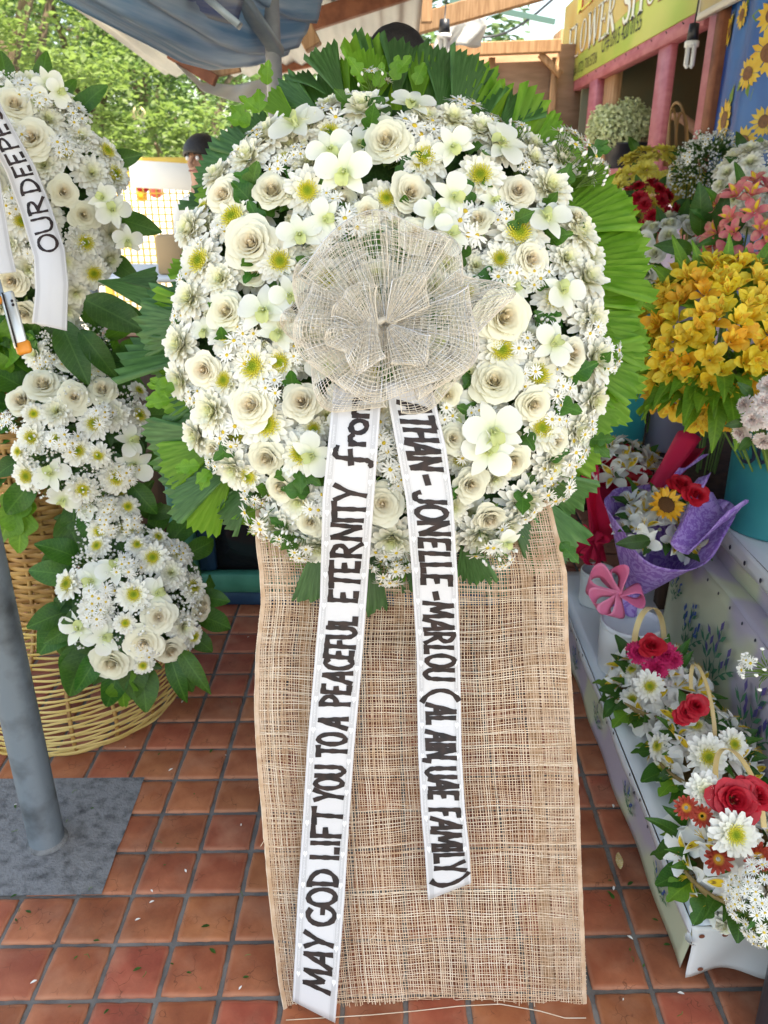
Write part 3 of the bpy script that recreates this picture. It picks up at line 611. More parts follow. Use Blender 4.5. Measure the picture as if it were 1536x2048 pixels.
# little daisies: sprays of aster between the big heads and fringing the rim
asters = [(820,262,62),(795,290,44),(930,452,60),(905,470,40),(700,442,50),(640,470,46),(870,250,40),(640,225,54),(480,300,54),(500,270,40),(715,190,46),(745,140,36),(930,205,56),(985,235,40),(1040,250,46),(1180,300,60),(1150,270,46),(1210,330,40),(1235,715,46),(1190,660,40),(1100,660,46),(1050,690,46),(1045,760,36),(1130,770,44),(880,720,40),(888,830,46),(800,920,60),(775,880,46),(795,960,40),(700,690,30),(480,690,46),(495,655,40),(545,770,40),(450,880,46),(515,1060,52),(555,1085,46),(595,1115,40),(640,1010,44),(780,1120,48),(775,1165,46),(800,1140,40),(990,1100,50),(1060,1030,46),(1130,990,46),(1010,1130,46),(1105,960,46),(1160,920,52),(1185,860,46),(395,490,40),(360,560,40),(350,640,36),(420,930,40),(380,800,34),(1020,555,50),(1075,545,40),(985,600,36),(640,640,30),(590,700,34),(1010,425,34),(1055,330,34),(560,330,46),(605,300,34),(660,390,34),(1120,830,40),(960,830,36),(930,890,36),(500,1000,36),(440,460,34)]
for x, y, r in asters:
    h, k = dome(x, y); s_ = r*.00098*1.75; n_ = nrm(x, y, 1.25 if k > .8 else .8)+V((rnd.uniform(-.25, .25), rnd.uniform(-.25, .25), 0)); n_.normalize()
    if k > .95: n_ = V((n_.x, n_.y, max(n_.z*.8, .35))).normalized()
    d = D0-h-.026; put(SPRAY if rnd.random() < .72 else SPRAYB, wr, L(x, y, d)-n_*s_*.95, n_, s_)
for i in range(115):                                        # foliage showing between the heads
    a_ = rnd.random()*2*pi; q = sqrt(rnd.random())*.95; px, py = 785+RXp*q*cos(a_), 640+RYp*q*sin(a_); h, _ = dome(px, py)
    put_leaf(LOBED, wr, L(px, py, D0-h+.012), V((rnd.uniform(-1, 1), rnd.uniform(-1, 1), .5)), (0, 0, 1), rnd.uniform(.045, .075))
# fans of palm leaf behind the rim: base px, tip px, spread in degrees, lime (1) or dark (0), pleats
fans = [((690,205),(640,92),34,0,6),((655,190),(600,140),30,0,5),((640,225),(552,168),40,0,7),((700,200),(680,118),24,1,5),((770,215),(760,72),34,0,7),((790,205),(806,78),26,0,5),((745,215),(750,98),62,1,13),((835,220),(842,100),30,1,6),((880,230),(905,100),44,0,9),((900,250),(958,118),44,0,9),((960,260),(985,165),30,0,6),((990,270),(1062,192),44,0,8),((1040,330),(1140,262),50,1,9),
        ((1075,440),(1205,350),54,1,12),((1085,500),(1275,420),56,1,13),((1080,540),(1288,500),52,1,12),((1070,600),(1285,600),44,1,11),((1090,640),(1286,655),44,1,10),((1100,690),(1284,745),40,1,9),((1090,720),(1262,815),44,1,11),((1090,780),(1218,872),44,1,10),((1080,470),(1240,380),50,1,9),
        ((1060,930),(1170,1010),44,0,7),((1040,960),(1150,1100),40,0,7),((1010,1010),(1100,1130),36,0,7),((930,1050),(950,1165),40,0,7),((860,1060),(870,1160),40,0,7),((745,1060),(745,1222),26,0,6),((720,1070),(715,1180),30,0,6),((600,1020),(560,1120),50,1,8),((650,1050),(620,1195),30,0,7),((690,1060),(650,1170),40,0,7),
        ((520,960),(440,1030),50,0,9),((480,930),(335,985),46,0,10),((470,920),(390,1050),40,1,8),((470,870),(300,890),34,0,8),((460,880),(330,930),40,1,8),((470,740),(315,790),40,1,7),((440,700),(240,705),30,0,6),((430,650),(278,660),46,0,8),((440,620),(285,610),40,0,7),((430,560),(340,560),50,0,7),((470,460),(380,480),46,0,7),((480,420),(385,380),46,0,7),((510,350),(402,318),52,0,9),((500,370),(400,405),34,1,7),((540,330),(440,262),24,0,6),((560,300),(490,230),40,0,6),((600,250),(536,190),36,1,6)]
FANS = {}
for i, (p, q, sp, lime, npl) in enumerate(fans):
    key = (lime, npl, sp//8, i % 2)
    if key not in FANS: FANS[key] = fan_mesh(i+1, sp, npl, -.22).mesh('palm_leaf', [palm_backlit if lime else palm_dark])
    db = D0+.004+.004*(i % 5); A_, B_ = L(*p, db), L(*q, db+.035*(1 if i % 3 else .2)); v_ = B_-A_
    tw = rnd.uniform(-.45, .45); up = V((0, 0, 1)) + V((-v_.y, v_.x, 0)).normalized()*tw
    o = put_leaf(FANS[key], wr, A_, v_, up, v_.length*1.16, 'palm_leaf')
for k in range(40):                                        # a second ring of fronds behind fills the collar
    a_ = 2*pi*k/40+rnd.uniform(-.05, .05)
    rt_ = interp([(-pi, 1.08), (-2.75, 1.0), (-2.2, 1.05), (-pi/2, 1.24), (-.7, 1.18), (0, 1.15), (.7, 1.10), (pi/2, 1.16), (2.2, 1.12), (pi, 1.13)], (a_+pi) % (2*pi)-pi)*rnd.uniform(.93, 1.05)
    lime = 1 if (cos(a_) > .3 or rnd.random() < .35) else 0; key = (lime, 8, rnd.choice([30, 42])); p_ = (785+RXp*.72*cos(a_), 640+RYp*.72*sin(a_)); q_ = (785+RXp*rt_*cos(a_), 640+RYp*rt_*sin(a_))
    if key not in FANS: FANS[key] = fan_mesh(90+key[2]+lime, key[2], 8, -.15).mesh('palm_leaf', [palm_backlit if lime else palm_dark])
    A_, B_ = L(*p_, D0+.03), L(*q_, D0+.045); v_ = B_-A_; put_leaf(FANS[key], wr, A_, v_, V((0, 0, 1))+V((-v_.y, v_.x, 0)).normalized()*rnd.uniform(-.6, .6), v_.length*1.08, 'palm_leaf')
# small lobed leaves all round the rim
for k in range(110):
    a_ = 2*pi*k/110+rnd.uniform(-.03, .03)
    if cos(a_) > .35 and abs(sin(a_)) < .9 and k % 4: continue
    if sin(a_) < -.75 and k % 2: continue; q = rnd.uniform(.88, .99); px, py = 785+RXp*q*cos(a_), 640+RYp*q*sin(a_)
    out = V((cos(a_), -sin(a_), rnd.uniform(-.3, .5))); left = cos(a_) < -.3 or (sin(a_) < -.5 and rnd.random() < .4)
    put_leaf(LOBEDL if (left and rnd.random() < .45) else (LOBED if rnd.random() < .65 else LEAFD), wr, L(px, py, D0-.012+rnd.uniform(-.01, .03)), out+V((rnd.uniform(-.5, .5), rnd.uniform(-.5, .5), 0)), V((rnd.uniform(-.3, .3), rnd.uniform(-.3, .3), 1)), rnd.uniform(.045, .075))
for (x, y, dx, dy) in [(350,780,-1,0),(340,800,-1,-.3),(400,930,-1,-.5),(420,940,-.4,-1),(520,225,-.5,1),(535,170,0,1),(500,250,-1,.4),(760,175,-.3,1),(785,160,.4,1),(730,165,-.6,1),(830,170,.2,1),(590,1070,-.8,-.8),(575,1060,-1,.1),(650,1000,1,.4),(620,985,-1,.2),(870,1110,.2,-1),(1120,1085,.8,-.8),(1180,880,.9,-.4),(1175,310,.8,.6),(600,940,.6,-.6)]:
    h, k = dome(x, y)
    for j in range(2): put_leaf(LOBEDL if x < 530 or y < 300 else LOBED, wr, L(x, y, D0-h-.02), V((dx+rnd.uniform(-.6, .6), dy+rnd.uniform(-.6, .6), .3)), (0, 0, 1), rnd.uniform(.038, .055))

# ------------------------------------------------------------------ burlap drape over the easel
jute = mat('jute_thread', (.50, .33, .21), .85, c2=(.64, .48, .35), sc_=40, stretch=(1, 1, 1), spec=.2)
jute_pale = mat('jute_thread_pale', (.62, .48, .35), .85, c2=(.72, .60, .47), sc_=30, spec=.2)
lx = [(1000, 512), (1090, 514), (1150, 520), (1210, 522), (1300, 512), (1420, 510), (1520, 514), (1600, 522), (1750, 534), (1850, 545), (1950, 556), (2040, 572)]
rx = [(1000, 1098), (1080, 1118), (1150, 1134), (1300, 1138), (1400, 1146), (1500, 1152), (1650, 1160), (1800, 1166), (1950, 1172), (2040, 1174)]
DB = 1.535
dr = thing('burlap_drape', 'coarse open weave burlap cloth hanging from the wreath to the tiles', 'burlap cloth', M.Translation(at_d(860, 2035, DB)) @ CR.to_4x4())
DI = dr.matrix_basis.inverted()
def bdepth(s, y): return DB-.010*math.exp(-((y-1470-14*sin(s*6))/16)**2)-.006*math.exp(-((y-1330-20*s)/30)**2)+.009*sin(y*.021+s*1.3)*math.exp(-((y-1250)/140)**2)+.010*sin(s*15+y*.003)+.006*sin(s*37+1+y*.006)+.007*sin(y*.011+s*4)+(.012*(1-abs(2*s-1)))
def bp(s, y, lay=0):
    x = lerp(interp(lx, y), interp(rx, y), s)+3.2*NZ.noise(V((s*6, y*.006, lay)))+1.1*NZ.noise(V((s*40, y*.05, 3+lay)))
    yy = y+ (7*NZ.noise(V((s*5, y*.02, 7)))+9*sin(s*5.5+y*.004)*.5)
    return DI @ at_d(x, yy, bdepth(s, y)+lay*.012)
def ybot(s): return interp([(0, 2040), (.06, 2037), (.10, 2014), (.25, 2006), (.5, 1998), (.75, 2003), (.93, 2010), (.955, 2034), (1, 2040)], s)
def thread(mb, pts, wd, axis, mi=0):
    """a slightly raised ribbon of fibre: three points across"""
    rows = []
    for i, p in enumerate(pts):
        t = (pts[min(i+1, len(pts)-1)]-pts[max(i-1, 0)]).normalized(); sd_ = V((0, 0, 1)).cross(t).normalized()*wd*(1+.35*NZ.noise(p*90))
        rows.append([p-sd_, p+V((0, 0, wd*.8)), p+sd_])
    mb.grid(rows, mi)
warp, weft, fold = MB(), MB(), MB(); q = random.Random(5); NV = 122; NH = 196
for i in range(NV+1):
    s = i/NV+q.uniform(-.25, .25)/NV; s = min(1, max(0, s)); y1 = ybot(s)+q.uniform(-3, 9); n = 64; wd = .00092*q.uniform(.7, 1.35)*(1.2 if s < .05 or s > .95 else 1)
    thread(warp, [bp(s, lerp(1000, y1, j/n))+V((0, 0, .0007*(1 if (i+j) % 2 else -1))) for j in range(n+1)], wd, 0, 0 if q.random() < .7 else 1)
for i in range(NH+1):
    y = lerp(1000, 2004, i/NH)+q.uniform(-1.6, 1.6); n = 44; band = .2*NZ.noise(V((0, y*.03, 1))); wd = .00084*q.uniform(.7, 1.4)*(1+band)
    thread(weft, [bp(j/n, y+1.5*NZ.noise(V((j*.3, y, 2))))+V((0, 0, .0007*(1 if (i+j) % 2 else -1))) for j in range(n+1)], wd, 1, 0 if q.random() < .6 else 1)
for sgn in (0, 1):                                         # the turned-back side hems, a second layer behind
    for i in range(9):
        s = (.012+i*.0105) if sgn == 0 else 1-(.012+i*.0105); thread(fold, [bp(s, lerp(1010, 2036, j/50), 1) for j in range(51)], .0013, 0)
    for i in range(155):
        y = lerp(1010, 2036, i/154)+q.uniform(-2, 2); ss = [(0+.105*j/6) if sgn == 0 else 1-.105*j/6 for j in range(7)]; thread(fold, [bp(s, y, 1) for s in ss], .0012, 1)
    for k in range(3):
        s = .003+k*.004 if sgn == 0 else .997-k*.004; thread(fold, [bp(s, lerp(1000, 2038, j/60))+V((0, 0, .001)) for j in range(61)], .0018, 0)
warp.build('warp_threads', [jute, jute_pale], dr, kind='stuff'); weft.build('weft_threads', [jute, jute_pale], dr, kind='stuff'); fold.build('side_hem', [jute], dr, kind='stuff')
lt = MB()                                                  # loose fibres and one straggling thread across the floor
for k in range(26):
    s = q.random(); y = q.uniform(1200, 2000); p = bp(s, y)+V((0, 0, .003)); d_ = V((q.uniform(-1, 1), q.uniform(-1, 1), 0)).normalized()
    thread(lt, [p, p+d_*.008+V((0, 0, .003)), p+d_*.016+V((q.uniform(-.008, .008), q.uniform(-.008, .008), .001))], .0006, 0)
lt.build('loose_fibres', [jute_pale], dr, kind='stuff')
pth = [at_z(x, y, .003) for x, y in ((572, 2040), (640, 2036), (740, 2030), (830, 2022), (920, 2012), (1000, 2008), (1080, 2022), (1130, 2036), (1172, 2036))]
tag(MB().tube(pth, .0011, 4).build('loose_thread', jute_pale), 'long loose jute thread lying across the tiles under the burlap hem', 'thread')
# the easel that carries it
es = thing('wreath_easel', 'plain timber easel standing behind the burlap and carrying the wreath', 'easel', at_d(860, 2035, DB+.07))
for px, pt in ((600, 620), (1100, 1020)):
    MB().beam(at_d(px, 2010, DB+.06)-es.location, at_d(pt, 560, DB+.06)-es.location, .022, .03, NB).build('leg', wood, es)
a_, b_ = at_d(540, 1075, DB+.045), at_d(1110, 1075, DB+.045); MB().beam(a_-es.location, b_-es.location, .02, .03).build('crossbar', wood, es)
hp = at_d(810, 500, DB+.08); MB().beam(hp-es.location, V((hp.x, hp.y+.62, .0))-es.location, .02, .03, (1, 0, 0)).build('back_leg', wood, es)

# ------------------------------------------------------------------ sash ribbons with marker lettering
def ribbon_mat():
    m = mat('satin_ribbon', (.80, .80, .79), .35, spec=.5, trans=.18, bump=.05, bscale=300); t = m.node_tree; n = t.nodes; l = t.links; p = n['Principled BSDF']
    at = n.new('ShaderNodeAttribute'); at.attribute_name = 'across'; cr = n.new('ShaderNodeValToRGB'); cr.color_ramp.interpolation = 'LINEAR'; e = cr.color_ramp.elements
    st = [(0, .75), (.045, .75), (.055, .56), (.15, .56), (.16, .75), (.175, .62), (.185, .71), (.815, .71), (.825, .62), (.84, .75), (.85, .56), (.945, .56), (.955, .75), (1, .75)]
    while len(e) < len(st): e.new(.5)
    for k, (ps, vv) in enumerate(st): e[k].position = ps; e[k].color = (vv, vv*.99, vv*1.02, 1)
    l.new(at.outputs['Fac'], cr.inputs[0])
    l.new(cr.outputs[0], p.inputs['Base Color']); n['Translucent BSDF'].inputs[0].default_value = (.8, .8, .8, 1); return m
satin = ribbon_mat(); ink = mat('marker_ink', (.012, .009, .010), .5, c2=(.035, .02, .018), sc_=60, spec=.3); white_print = mat('white_print', (.84, .84, .85), .5)
class Ribbon:
    def __init__(s, name, label, rowsf, n=90, group=None):
        """rowsf(t) -> (left px, right px, y px left, y px right, depth) for t in 0..1 along the ribbon"""
        s.rows = [rowsf(i/n) for i in range(n+1)]; s.n = n; mb = MB(); vals = []
        c = s.P(.5, .5); s.o = thing(name, label, 'ribbon', M.Translation(c) @ CR.to_4x4(), group); s.I = s.o.matrix_basis.inverted()
        g_ = []
        for i in range(n+1): g_.append([s.I @ s.P(i/n, k/24) for k in range(25)]); vals += [k/24 for k in range(25)]
        me = mb.grid(g_).mesh('band', satin); at = me.attributes.new('across', 'FLOAT', 'POINT'); at.data.foreach_set('value', vals); o = ob('band', me, s.o); solid(o, .0006, -1)
    def P(s, t, u, off=0.):
        t = min(.99999, max(0, t))*s.n; i = int(t); f = t-i; A, B = s.rows[i], s.rows[min(i+1, s.n)]
        r = [lerp(A[k], B[k], f) for k in range(6)]
        return at_d(lerp(r[0], r[1], u), lerp(r[2], r[3], u), r[4]+r[5]*sin(pi*u)-off)
    def t_of_y(s, y):
        lo, hi = 0., 1.
        for _ in range(30):
            md = (lo+hi)/2; ym = lerp(*[s.rows[min(s.n, int(md*s.n))][k] for k in (2, 3)], .5)
            a_ = md*s.n; i = min(s.n-1, int(a_)); f = a_-i; ym = lerp((s.rows[i][2]+s.rows[i][3])/2, (s.rows[i+1][2]+s.rows[i+1][3])/2, f)
            if ym < y: lo = md
            else: hi = md
        return lo
# a hand-lettering stroke font: every glyph = (advance, strokes) in a box of height 1; heavy feet on E and L as in the photograph
def arc(cx, cy, rx_, ry_, a0, a1, n=12): return [(cx+rx_*cos(R(lerp(a0, a1, k/n))), cy+ry_*sin(R(lerp(a0, a1, k/n)))) for k in range(n+1)]
G = {'A': (.62, [[(.02, 0), (.18, .45), (.40, 1.02)], [(.40, 1.02), (.46, .5), (.50, .0)], [(.18, .34), (.50, .36)]]),
     'C': (.50, [arc(.34, .5, .26, .48, 50, 310)]), 'D': (.60, [[(.10, 1.0), (.10, 0)], [(.02, .98)]+arc(.10, .5, .42, .48, 88, -88)+[(.03, .03)]]),
     'E': (.50, [[(.10, 1.0), (.08, .02)], [(.06, .98), (.44, .98)], [(.10, .52), (.34, .54)], [(.20, .07), (.38, .07)]]),
     'F': (.46, [[(.10, 1.0), (.08, -.02)], [(.06, .97), (.44, .98)], [(.10, .52), (.34, .54)]]),
     'G': (.66, [arc(.36, .5, .30, .48, 55, 330), [(.62, .26), (.62, .46), (.40, .46)]]),
     'H': (.60, [[(.08, 1.0), (.06, 0)], [(.50, 1.0), (.50, 0)], [(.08, .50), (.50, .52)]]), 'I': (.24, [[(.12, 1.0), (.10, 0)]]),
     'J': (.52, [[(.40, 1.0), (.40, .28)]+arc(.22, .24, .18, .24, 0, -170)]), 'L': (.46, [[(.12, 1.0), (.10, .0)], [(.24, .07), (.40, .07)]]),
     'M': (.78, [[(.04, 0), (.14, 1.0)], [(.14, 1.0), (.36, .25)], [(.36, .25), (.62, 1.0)], [(.62, 1.0), (.68, 0)]]),
     'N': (.64, [[(.08, 0), (.10, 1.0)], [(.10, 1.0), (.50, .04)], [(.50, .04), (.54, 1.02)]]), 'O': (.64, [arc(.32, .5, .26, .48, 95, 455, 18)]),
     'P': (.52, [[(.10, 1.0), (.08, -.02)], [(.04, .97)]+arc(.12, .72, .34, .26, 80, -90)]),
     'R': (.58, [[(.10, 1.0), (.08, 0)], [(.04, .97)]+arc(.12, .73, .32, .25, 80, -90)+[(.16, .46)], [(.20, .46), (.52, -.02)]]),
     'S': (.50, [arc(.27, .74, .2, .24, 40, 250)+arc(.25, .25, .2, .25, 80, -140)]), 'T': (.54, [[(.0, .96), (.52, .99)], [(.28, .98), (.24, -.03)]]),
     'U': (.60, [[(.08, 1.0), (.08, .32)]+arc(.29, .28, .21, .28, 180, 360)+[(.52, 1.02)]]), 'Y': (.58, [[(.04, 1.0), (.28, .48)], [(.56, 1.03), (.28, .48), (.18, -.02)]]),
     '-': (.36, [[(.08, .42), (.30, .46)]]), '(': (.34, [arc(.50, .5, .40, .72, 118, 242)]), ')': (.30, [arc(-.18, .5, .40, .72, 62, -62)]), ',': (.2, [[(.10, .10), (.04, -.16)]]),
     'f': (.62, [[(.62, 1.12)]+arc(.46, .98, .16, .17, 20, 170)+[(.26, .3)]+arc(.14, .0, .12, .26, 10, -130), [(.10, .50), (.56, .58)]]),
     'r': (.46, [[(.12, .62), (.14, .0)], [(.14, .40)]+arc(.30, .40, .14, .2, 150, 20)]), 'o': (.50, [arc(.25, .31, .20, .31, 95, 455, 14)]), 'm': (.72, [[(.08, .62), (.08, 0)], [(.08, .42)]+arc(.22, .40, .13, .2, 160, 0)+[(.35, 0)], [(.35, .42)]+arc(.5, .40, .13, .2, 160, 0)+[(.63, 0)]])}
def lettering(rb, words, u0, u1, flip, wd=.115, seed=1, nm='lettering'):
    """words: (text, y where it starts, y where it ends); u0 = baseline, u1 = cap line across the ribbon"""
    q = random.Random(seed)
    for txt, ya, yb in words:
        mb = MB()
        adv = [G[c][0] for c in txt]; tot = sum(adv); x0 = 0; ta, tb = rb.t_of_y(ya), rb.t_of_y(yb)
        W_ = (rb.P(.5, u0)-rb.P(.5, u1)).length; ln = (rb.P(ta, .5)-rb.P(tb, .5)).length/tot     # metres per unit of advance
        for c, ad in zip(txt, adv):
            jy = q.uniform(-.03, .03); sl_ = q.uniform(-.03, .05)
            for st in G[c][1]:
                pts = []
                for (p0_, p1_) in zip(st, st[1:]):
                    m_ = max(1, int(max(abs(p1_[0]-p0_[0]), abs(p1_[1]-p0_[1]))/.12))
                    for k in range(m_): pts.append((lerp(p0_[0], p1_[0], k/m_), lerp(p0_[1], p1_[1], k/m_)))
                pts.append(st[-1]); rows = []
                for i, (gx, gy) in enumerate(pts):
                    a_, b_ = pts[max(0, i-1)], pts[min(len(pts)-1, i+1)]; dx, dy = (b_[0]-a_[0])*ln, (b_[1]-a_[1])*W_; n_ = sqrt(dx*dx+dy*dy) or 1
                    hw = wd*W_*.5*(1+.16*sin(i*1.7+q.random()))*(1.15 if abs(dy) < abs(dx) else .95)
                    nx, ny = -dy/n_*hw/ln, dx/n_*hw/W_; row = []
                    ex = 0
                    if i == 0: ex = -.4
                    if i == len(pts)-1: ex = .4
                    for k in (-1, 1):
                        X = x0+gx+sl_*gy+nx*k+ex*dx/n_*hw/ln; Y = gy+jy+ny*k+ex*dy/n_*hw/W_
                        row.append(rb.I @ rb.P(lerp(ta, tb, X/tot), lerp(u0, u1, Y), .0017))
                    rows.append(row)
                mb.grid(rows)
            x0 += ad
        mb.build(nm, ink, rb.o, smooth=False)
def border_print(rb, y0, y1, us, rev):
    cu = bpy.data.curves.new('border_text', 'FONT'); cu.body = 'Condolence'; cu.size = 1; cu.shear = .25; cu.resolution_u = 2; to = bpy.data.objects.new('t', cu); col.objects.link(to)
    dg = bpy.context.evaluated_depsgraph_get(); me = bpy.data.meshes.new_from_object(to.evaluated_get(dg)); vs = [v.co.copy() for v in me.vertices]; fs = [tuple(p.vertices) for p in me.polygons]; bpy.data.objects.remove(to); mx = max(v.x for v in vs)
    for u in us:
        mb = MB(); step = 62; y = y0
        while y < y1-step:
            ta, tb = rb.t_of_y(y), rb.t_of_y(y+40)
            if rev: ta, tb = tb, ta
            du = .075*(1 if not rev else -1)
            mb.add([rb.I @ rb.P(lerp(ta, tb, v.x/mx), u-du*(v.y-.35), .0014) for v in vs], fs)
            hc = y+51; th = rb.t_of_y(hc); dt = rb.t_of_y(hc+5)-th
            for sg in (-1, 1): mb.add([rb.I @ rb.P(th+dt*.9*cos(k*pi/4), u+sg*.022+.022*sin(k*pi/4), .0014+.0001*(sg > 0)) for k in range(8)], [tuple(range(8))])
            mb.add([rb.I @ rb.P(th+dt*(-.3), u-.042, .0016), rb.I @ rb.P(th-dt*.3, u+.042, .0016), rb.I @ rb.P(th+dt*1.9, u, .0016)], [(0, 1, 2)])
            y += step
        mb.build('border_print', white_print, rb.o, smooth=False)
def left_rows(t):
    y = lerp(770, 2024, t); l_ = interp([(770, 668), (830, 662), (1000, 645), (1200, 640), (1350, 627), (1500, 614), (1650, 605), (1800, 595), (1950, 588), (2030, 585)], y)
    r_ = interp([(770, 765), (830, 760), (1000, 748), (1200, 733), (1350, 722), (1500, 708), (1650, 698), (1800, 689), (1950, 677), (2030, 670)], y)
    k = max(0, (y-1850)/174); d = interp([(770, 1.35), (900, 1.345), (1050, 1.375), (1180, 1.425), (1400, 1.475), (1700, 1.495), (2030, 1.502)], y)
    return (l_, r_, y-20*k*max(0, k)-2, y+22*k, d+.006*sin(y*.012), -.002)
def right_rows(t):
    y = lerp(765, 1784, t); l_ = interp([(765, 768), (800, 776), (900, 794), (1000, 812), (1150, 824), (1300, 833), (1500, 836), (1620, 842), (1700, 849), (1810, 858)], y)
    r_ = interp([(765, 862), (800, 870), (900, 893), (1000, 906), (1150, 915), (1300, 920), (1500, 923), (1620, 930), (1700, 939), (1810, 943)], y)
    k = max(0, (y-1700)/84); d = interp([(765, 1.345), (900, 1.34), (1050, 1.37), (1180, 1.42), (1400, 1.465), (1600, 1.48), (1800, 1.488)], y)
    return (l_, r_, y+16*k, y-18*k, d+.006*sin(y*.014+1), -.002)
rl = Ribbon('sash_ribbon', 'longer white satin sash ribbon lettered MAY GOD LIFT YOU TO A PEACEFUL ETERNITY', left_rows)
rr_ = Ribbon('sash_ribbon', 'shorter white satin sash ribbon ending in FAMILY with a slanting cut', right_rows)
lettering(rl, [('MAY', 1980, 1866), ('GOD', 1854, 1738), ('LIFT', 1722, 1614), ('YOU', 1602, 1530), ('TO', 1512, 1466), ('A', 1458, 1433), ('PEACEFUL', 1412, 1232), ('ETERNITY', 1206, 968)], .82, .22, 0, .17, 3)
lettering(rl, [('from', 936, 792)], .76, .24, 0, .19, 5)
lettering(rr_, [('ATHAN', 803, 942), ('-', 946, 974), ('JONELLE', 982, 1174), ('-', 1180, 1202), ('MARLOU', 1204, 1362), ('(', 1372, 1406), ('AL', 1408, 1450), ('AIN,', 1462, 1526), ('UAE', 1534, 1602), ('FAMILY', 1616, 1750), (')', 1754, 1774)], .20, .86, 1, .165, 4)
border_print(rl, 850, 2000, (.10, .90), True); border_print(rr_, 840, 1760, (.10, .90), False)

# ------------------------------------------------------------------ mesh bow
bowm = mat('bow_mesh', (.81, .73, .61), .35, c2=(.85, .80, .71), sc_=30, spec=.6, trans=.1)
bowf = mat('bow_tinsel', (.85, .85, .86), .2, spec=.8, metal=.4)
BM = M.Translation(at_d(772, 655, 1.34)) @ CR.to_4x4(); BI = BM.inverted()
bow = thing('mesh_bow', 'beige open mesh bow with puffed loops tied at the wreath centre', 'bow', BM)
def bow_loop(a_deg, Lp, Wp, H, seed, lift=0., nl=22, nt=46, off=(0, 0), nm='loop', pw=.62):
    """one puffed loop: Lp length and Wp half width in photo pixels, H height in metres; real threads both ways"""
    nl = int(nl*.92); nt = int(nt*.92); q = random.Random(seed); a_ = R(a_deg); k = 1.33/FPX; d_ = V((cos(a_), sin(a_), 0)); t_ = V((-sin(a_), cos(a_), 0)); c = V((off[0]*k, off[1]*k, lift)); ph = q.random()*6
    def S(u, v):
        s_ = sin(pi*u); ro = s_**.8*Lp*k; h = H*(1-u)*s_**.7*1.25+.012*s_; w_ = Wp*k*(.10+.90*max(0, s_)**pw)
        h += .014*sin(v*3.2+ph+u*4)*s_+.007*sin(v*8+ph*2+u*3)*s_; ro *= 1-.30*v*v*s_+.06*sin(v*4+ph)
        h *= 1-.35*v*v
        return c+d_*ro+t_*w_*v*(1+.05*sin(u*9+ph))+V((0, 0, h))
    mb = MB()
    def th(pts, wd, mi):
        rows = []
        for i, p in enumerate(pts):
            t = (pts[min(i+1, len(pts)-1)]-pts[max(0, i-1)]); t = t.normalized() if t.length > 1e-9 else V((1, 0, 0)); x = t.cross(V((.1, .2, 1))).normalized()*wd; y = t.cross(x).normalized()*wd
            rows.append([p+x, p+y*.8, p-x*.6-y*.5])
        mb.grid(rows, mi, True)
    for j in range(nl+1):
        v = -1+2*j/nl; th([S(i/40, v) for i in range(41)], .00058*(2.0 if j in (0, nl) else 1), 1 if j % 5 == 2 else 0)
    for i in range(nt+1):
        u = .015+.97*i/nt; th([S(u, -1+2*j/20+.02*sin(i*3.1)) for j in range(21)], .00056, 1 if q.random() < .14 else 0)
    mb.build(nm, [bowm, bowf], bow)
# (angle, length, half width, height, seed, lift, threads along, threads across)
for args in [(60, 215, 95, .05, 9, -.025, 20, 42), (14, 250, 66, .03, 8, .0, 16, 44), (172, 208, 70, .035, 15, -.03, 15, 36), (140, 205, 100, .05, 2, -.02, 22, 42), (318, 190, 105, .05, 6, -.02, 22, 38), (232, 195, 100, .05, 4, -.02, 22, 40),
             (100, 188, 158, .115, 1, .0, 28, 46), (196, 172, 112, .095, 3, .005, 22, 38), (338, 180, 118, .11, 7, .0, 24, 40), (278, 158, 104, .10, 5, .01, 22, 36)]: bow_loop(*args)
bow_loop(128, 92, 50, .06, 10, .045, 14, 22, (-20, -26), 'center_loop'); bow_loop(262, 118, 40, .085, 11, .05, 13, 26, (-30, 6), 'center_loop'); bow_loop(212, 84, 32, .10, 12, .05, 12, 22, (-34, -20), 'center_loop'); bow_loop(306, 104, 46, .075, 13, .045, 14, 24, (6, -10), 'center_loop'); bow_loop(48, 96, 46, .06, 14, .04, 14, 22, (4, 0), 'center_loop')
kn = MB().tube([(-.012, .004, 0), (0, .008, .006), (.014, .002, 0), (.004, -.01, -.004)], .006, 8); kn.build('knot', bowm, bow, M.Translation((0, 0, .025)))
LEAFG = [leaf_mesh(k+14, .15, lance, -1.2+.4*k).mesh('leaf', [leaf_lime]) for k in range(3)]
# ------------------------------------------------------------------ left: tiered flower stand on a wicker base
wick = mat('wicker', (.26, .12, .03), .5, c2=(.47, .27, .08), sc_=7, stretch=(2, 2, 10), spec=.5, bump=.2)
wickl = mat('wicker_pale', (.55, .38, .10), .45, c2=(.68, .52, .20), sc_=8, spec=.5)
SB = V((at_z(137, 1390, .0).x, 2.05, 0)); SB.x = -1.0
st = thing('tiered_flower_stand', 'tall wicker flower stand with tiers of white flowers beside the steel pole', 'flower stand', SB)
prof = [(0, .30), (.03, .335), (.10, .345), (.17, .325), (.24, .275), (.31, .215), (.38, .18), (.5, .168), (1.2, .16)]
def wrow(mb, z, wd, ph, amp, n=72):
    rows = []
    for k in range(n):
        a_ = 2*pi*k/n; r_ = interp(prof, z)+amp*sin(a_*9+ph*pi)+.002*NZ.noise(V((a_*3, z*40, 0))); zz = z+.004*NZ.noise(V((a_*2, z*30, 5)))
        rows.append([(r_*cos(a_), r_*sin(a_), zz-wd), ((r_+.002)*cos(a_), (r_+.002)*sin(a_), zz), (r_*cos(a_), r_*sin(a_), zz+wd)])
    rows.append(rows[0]); mb.grid(rows)
wf, wt = MB(), MB(); z = .006; i = 0
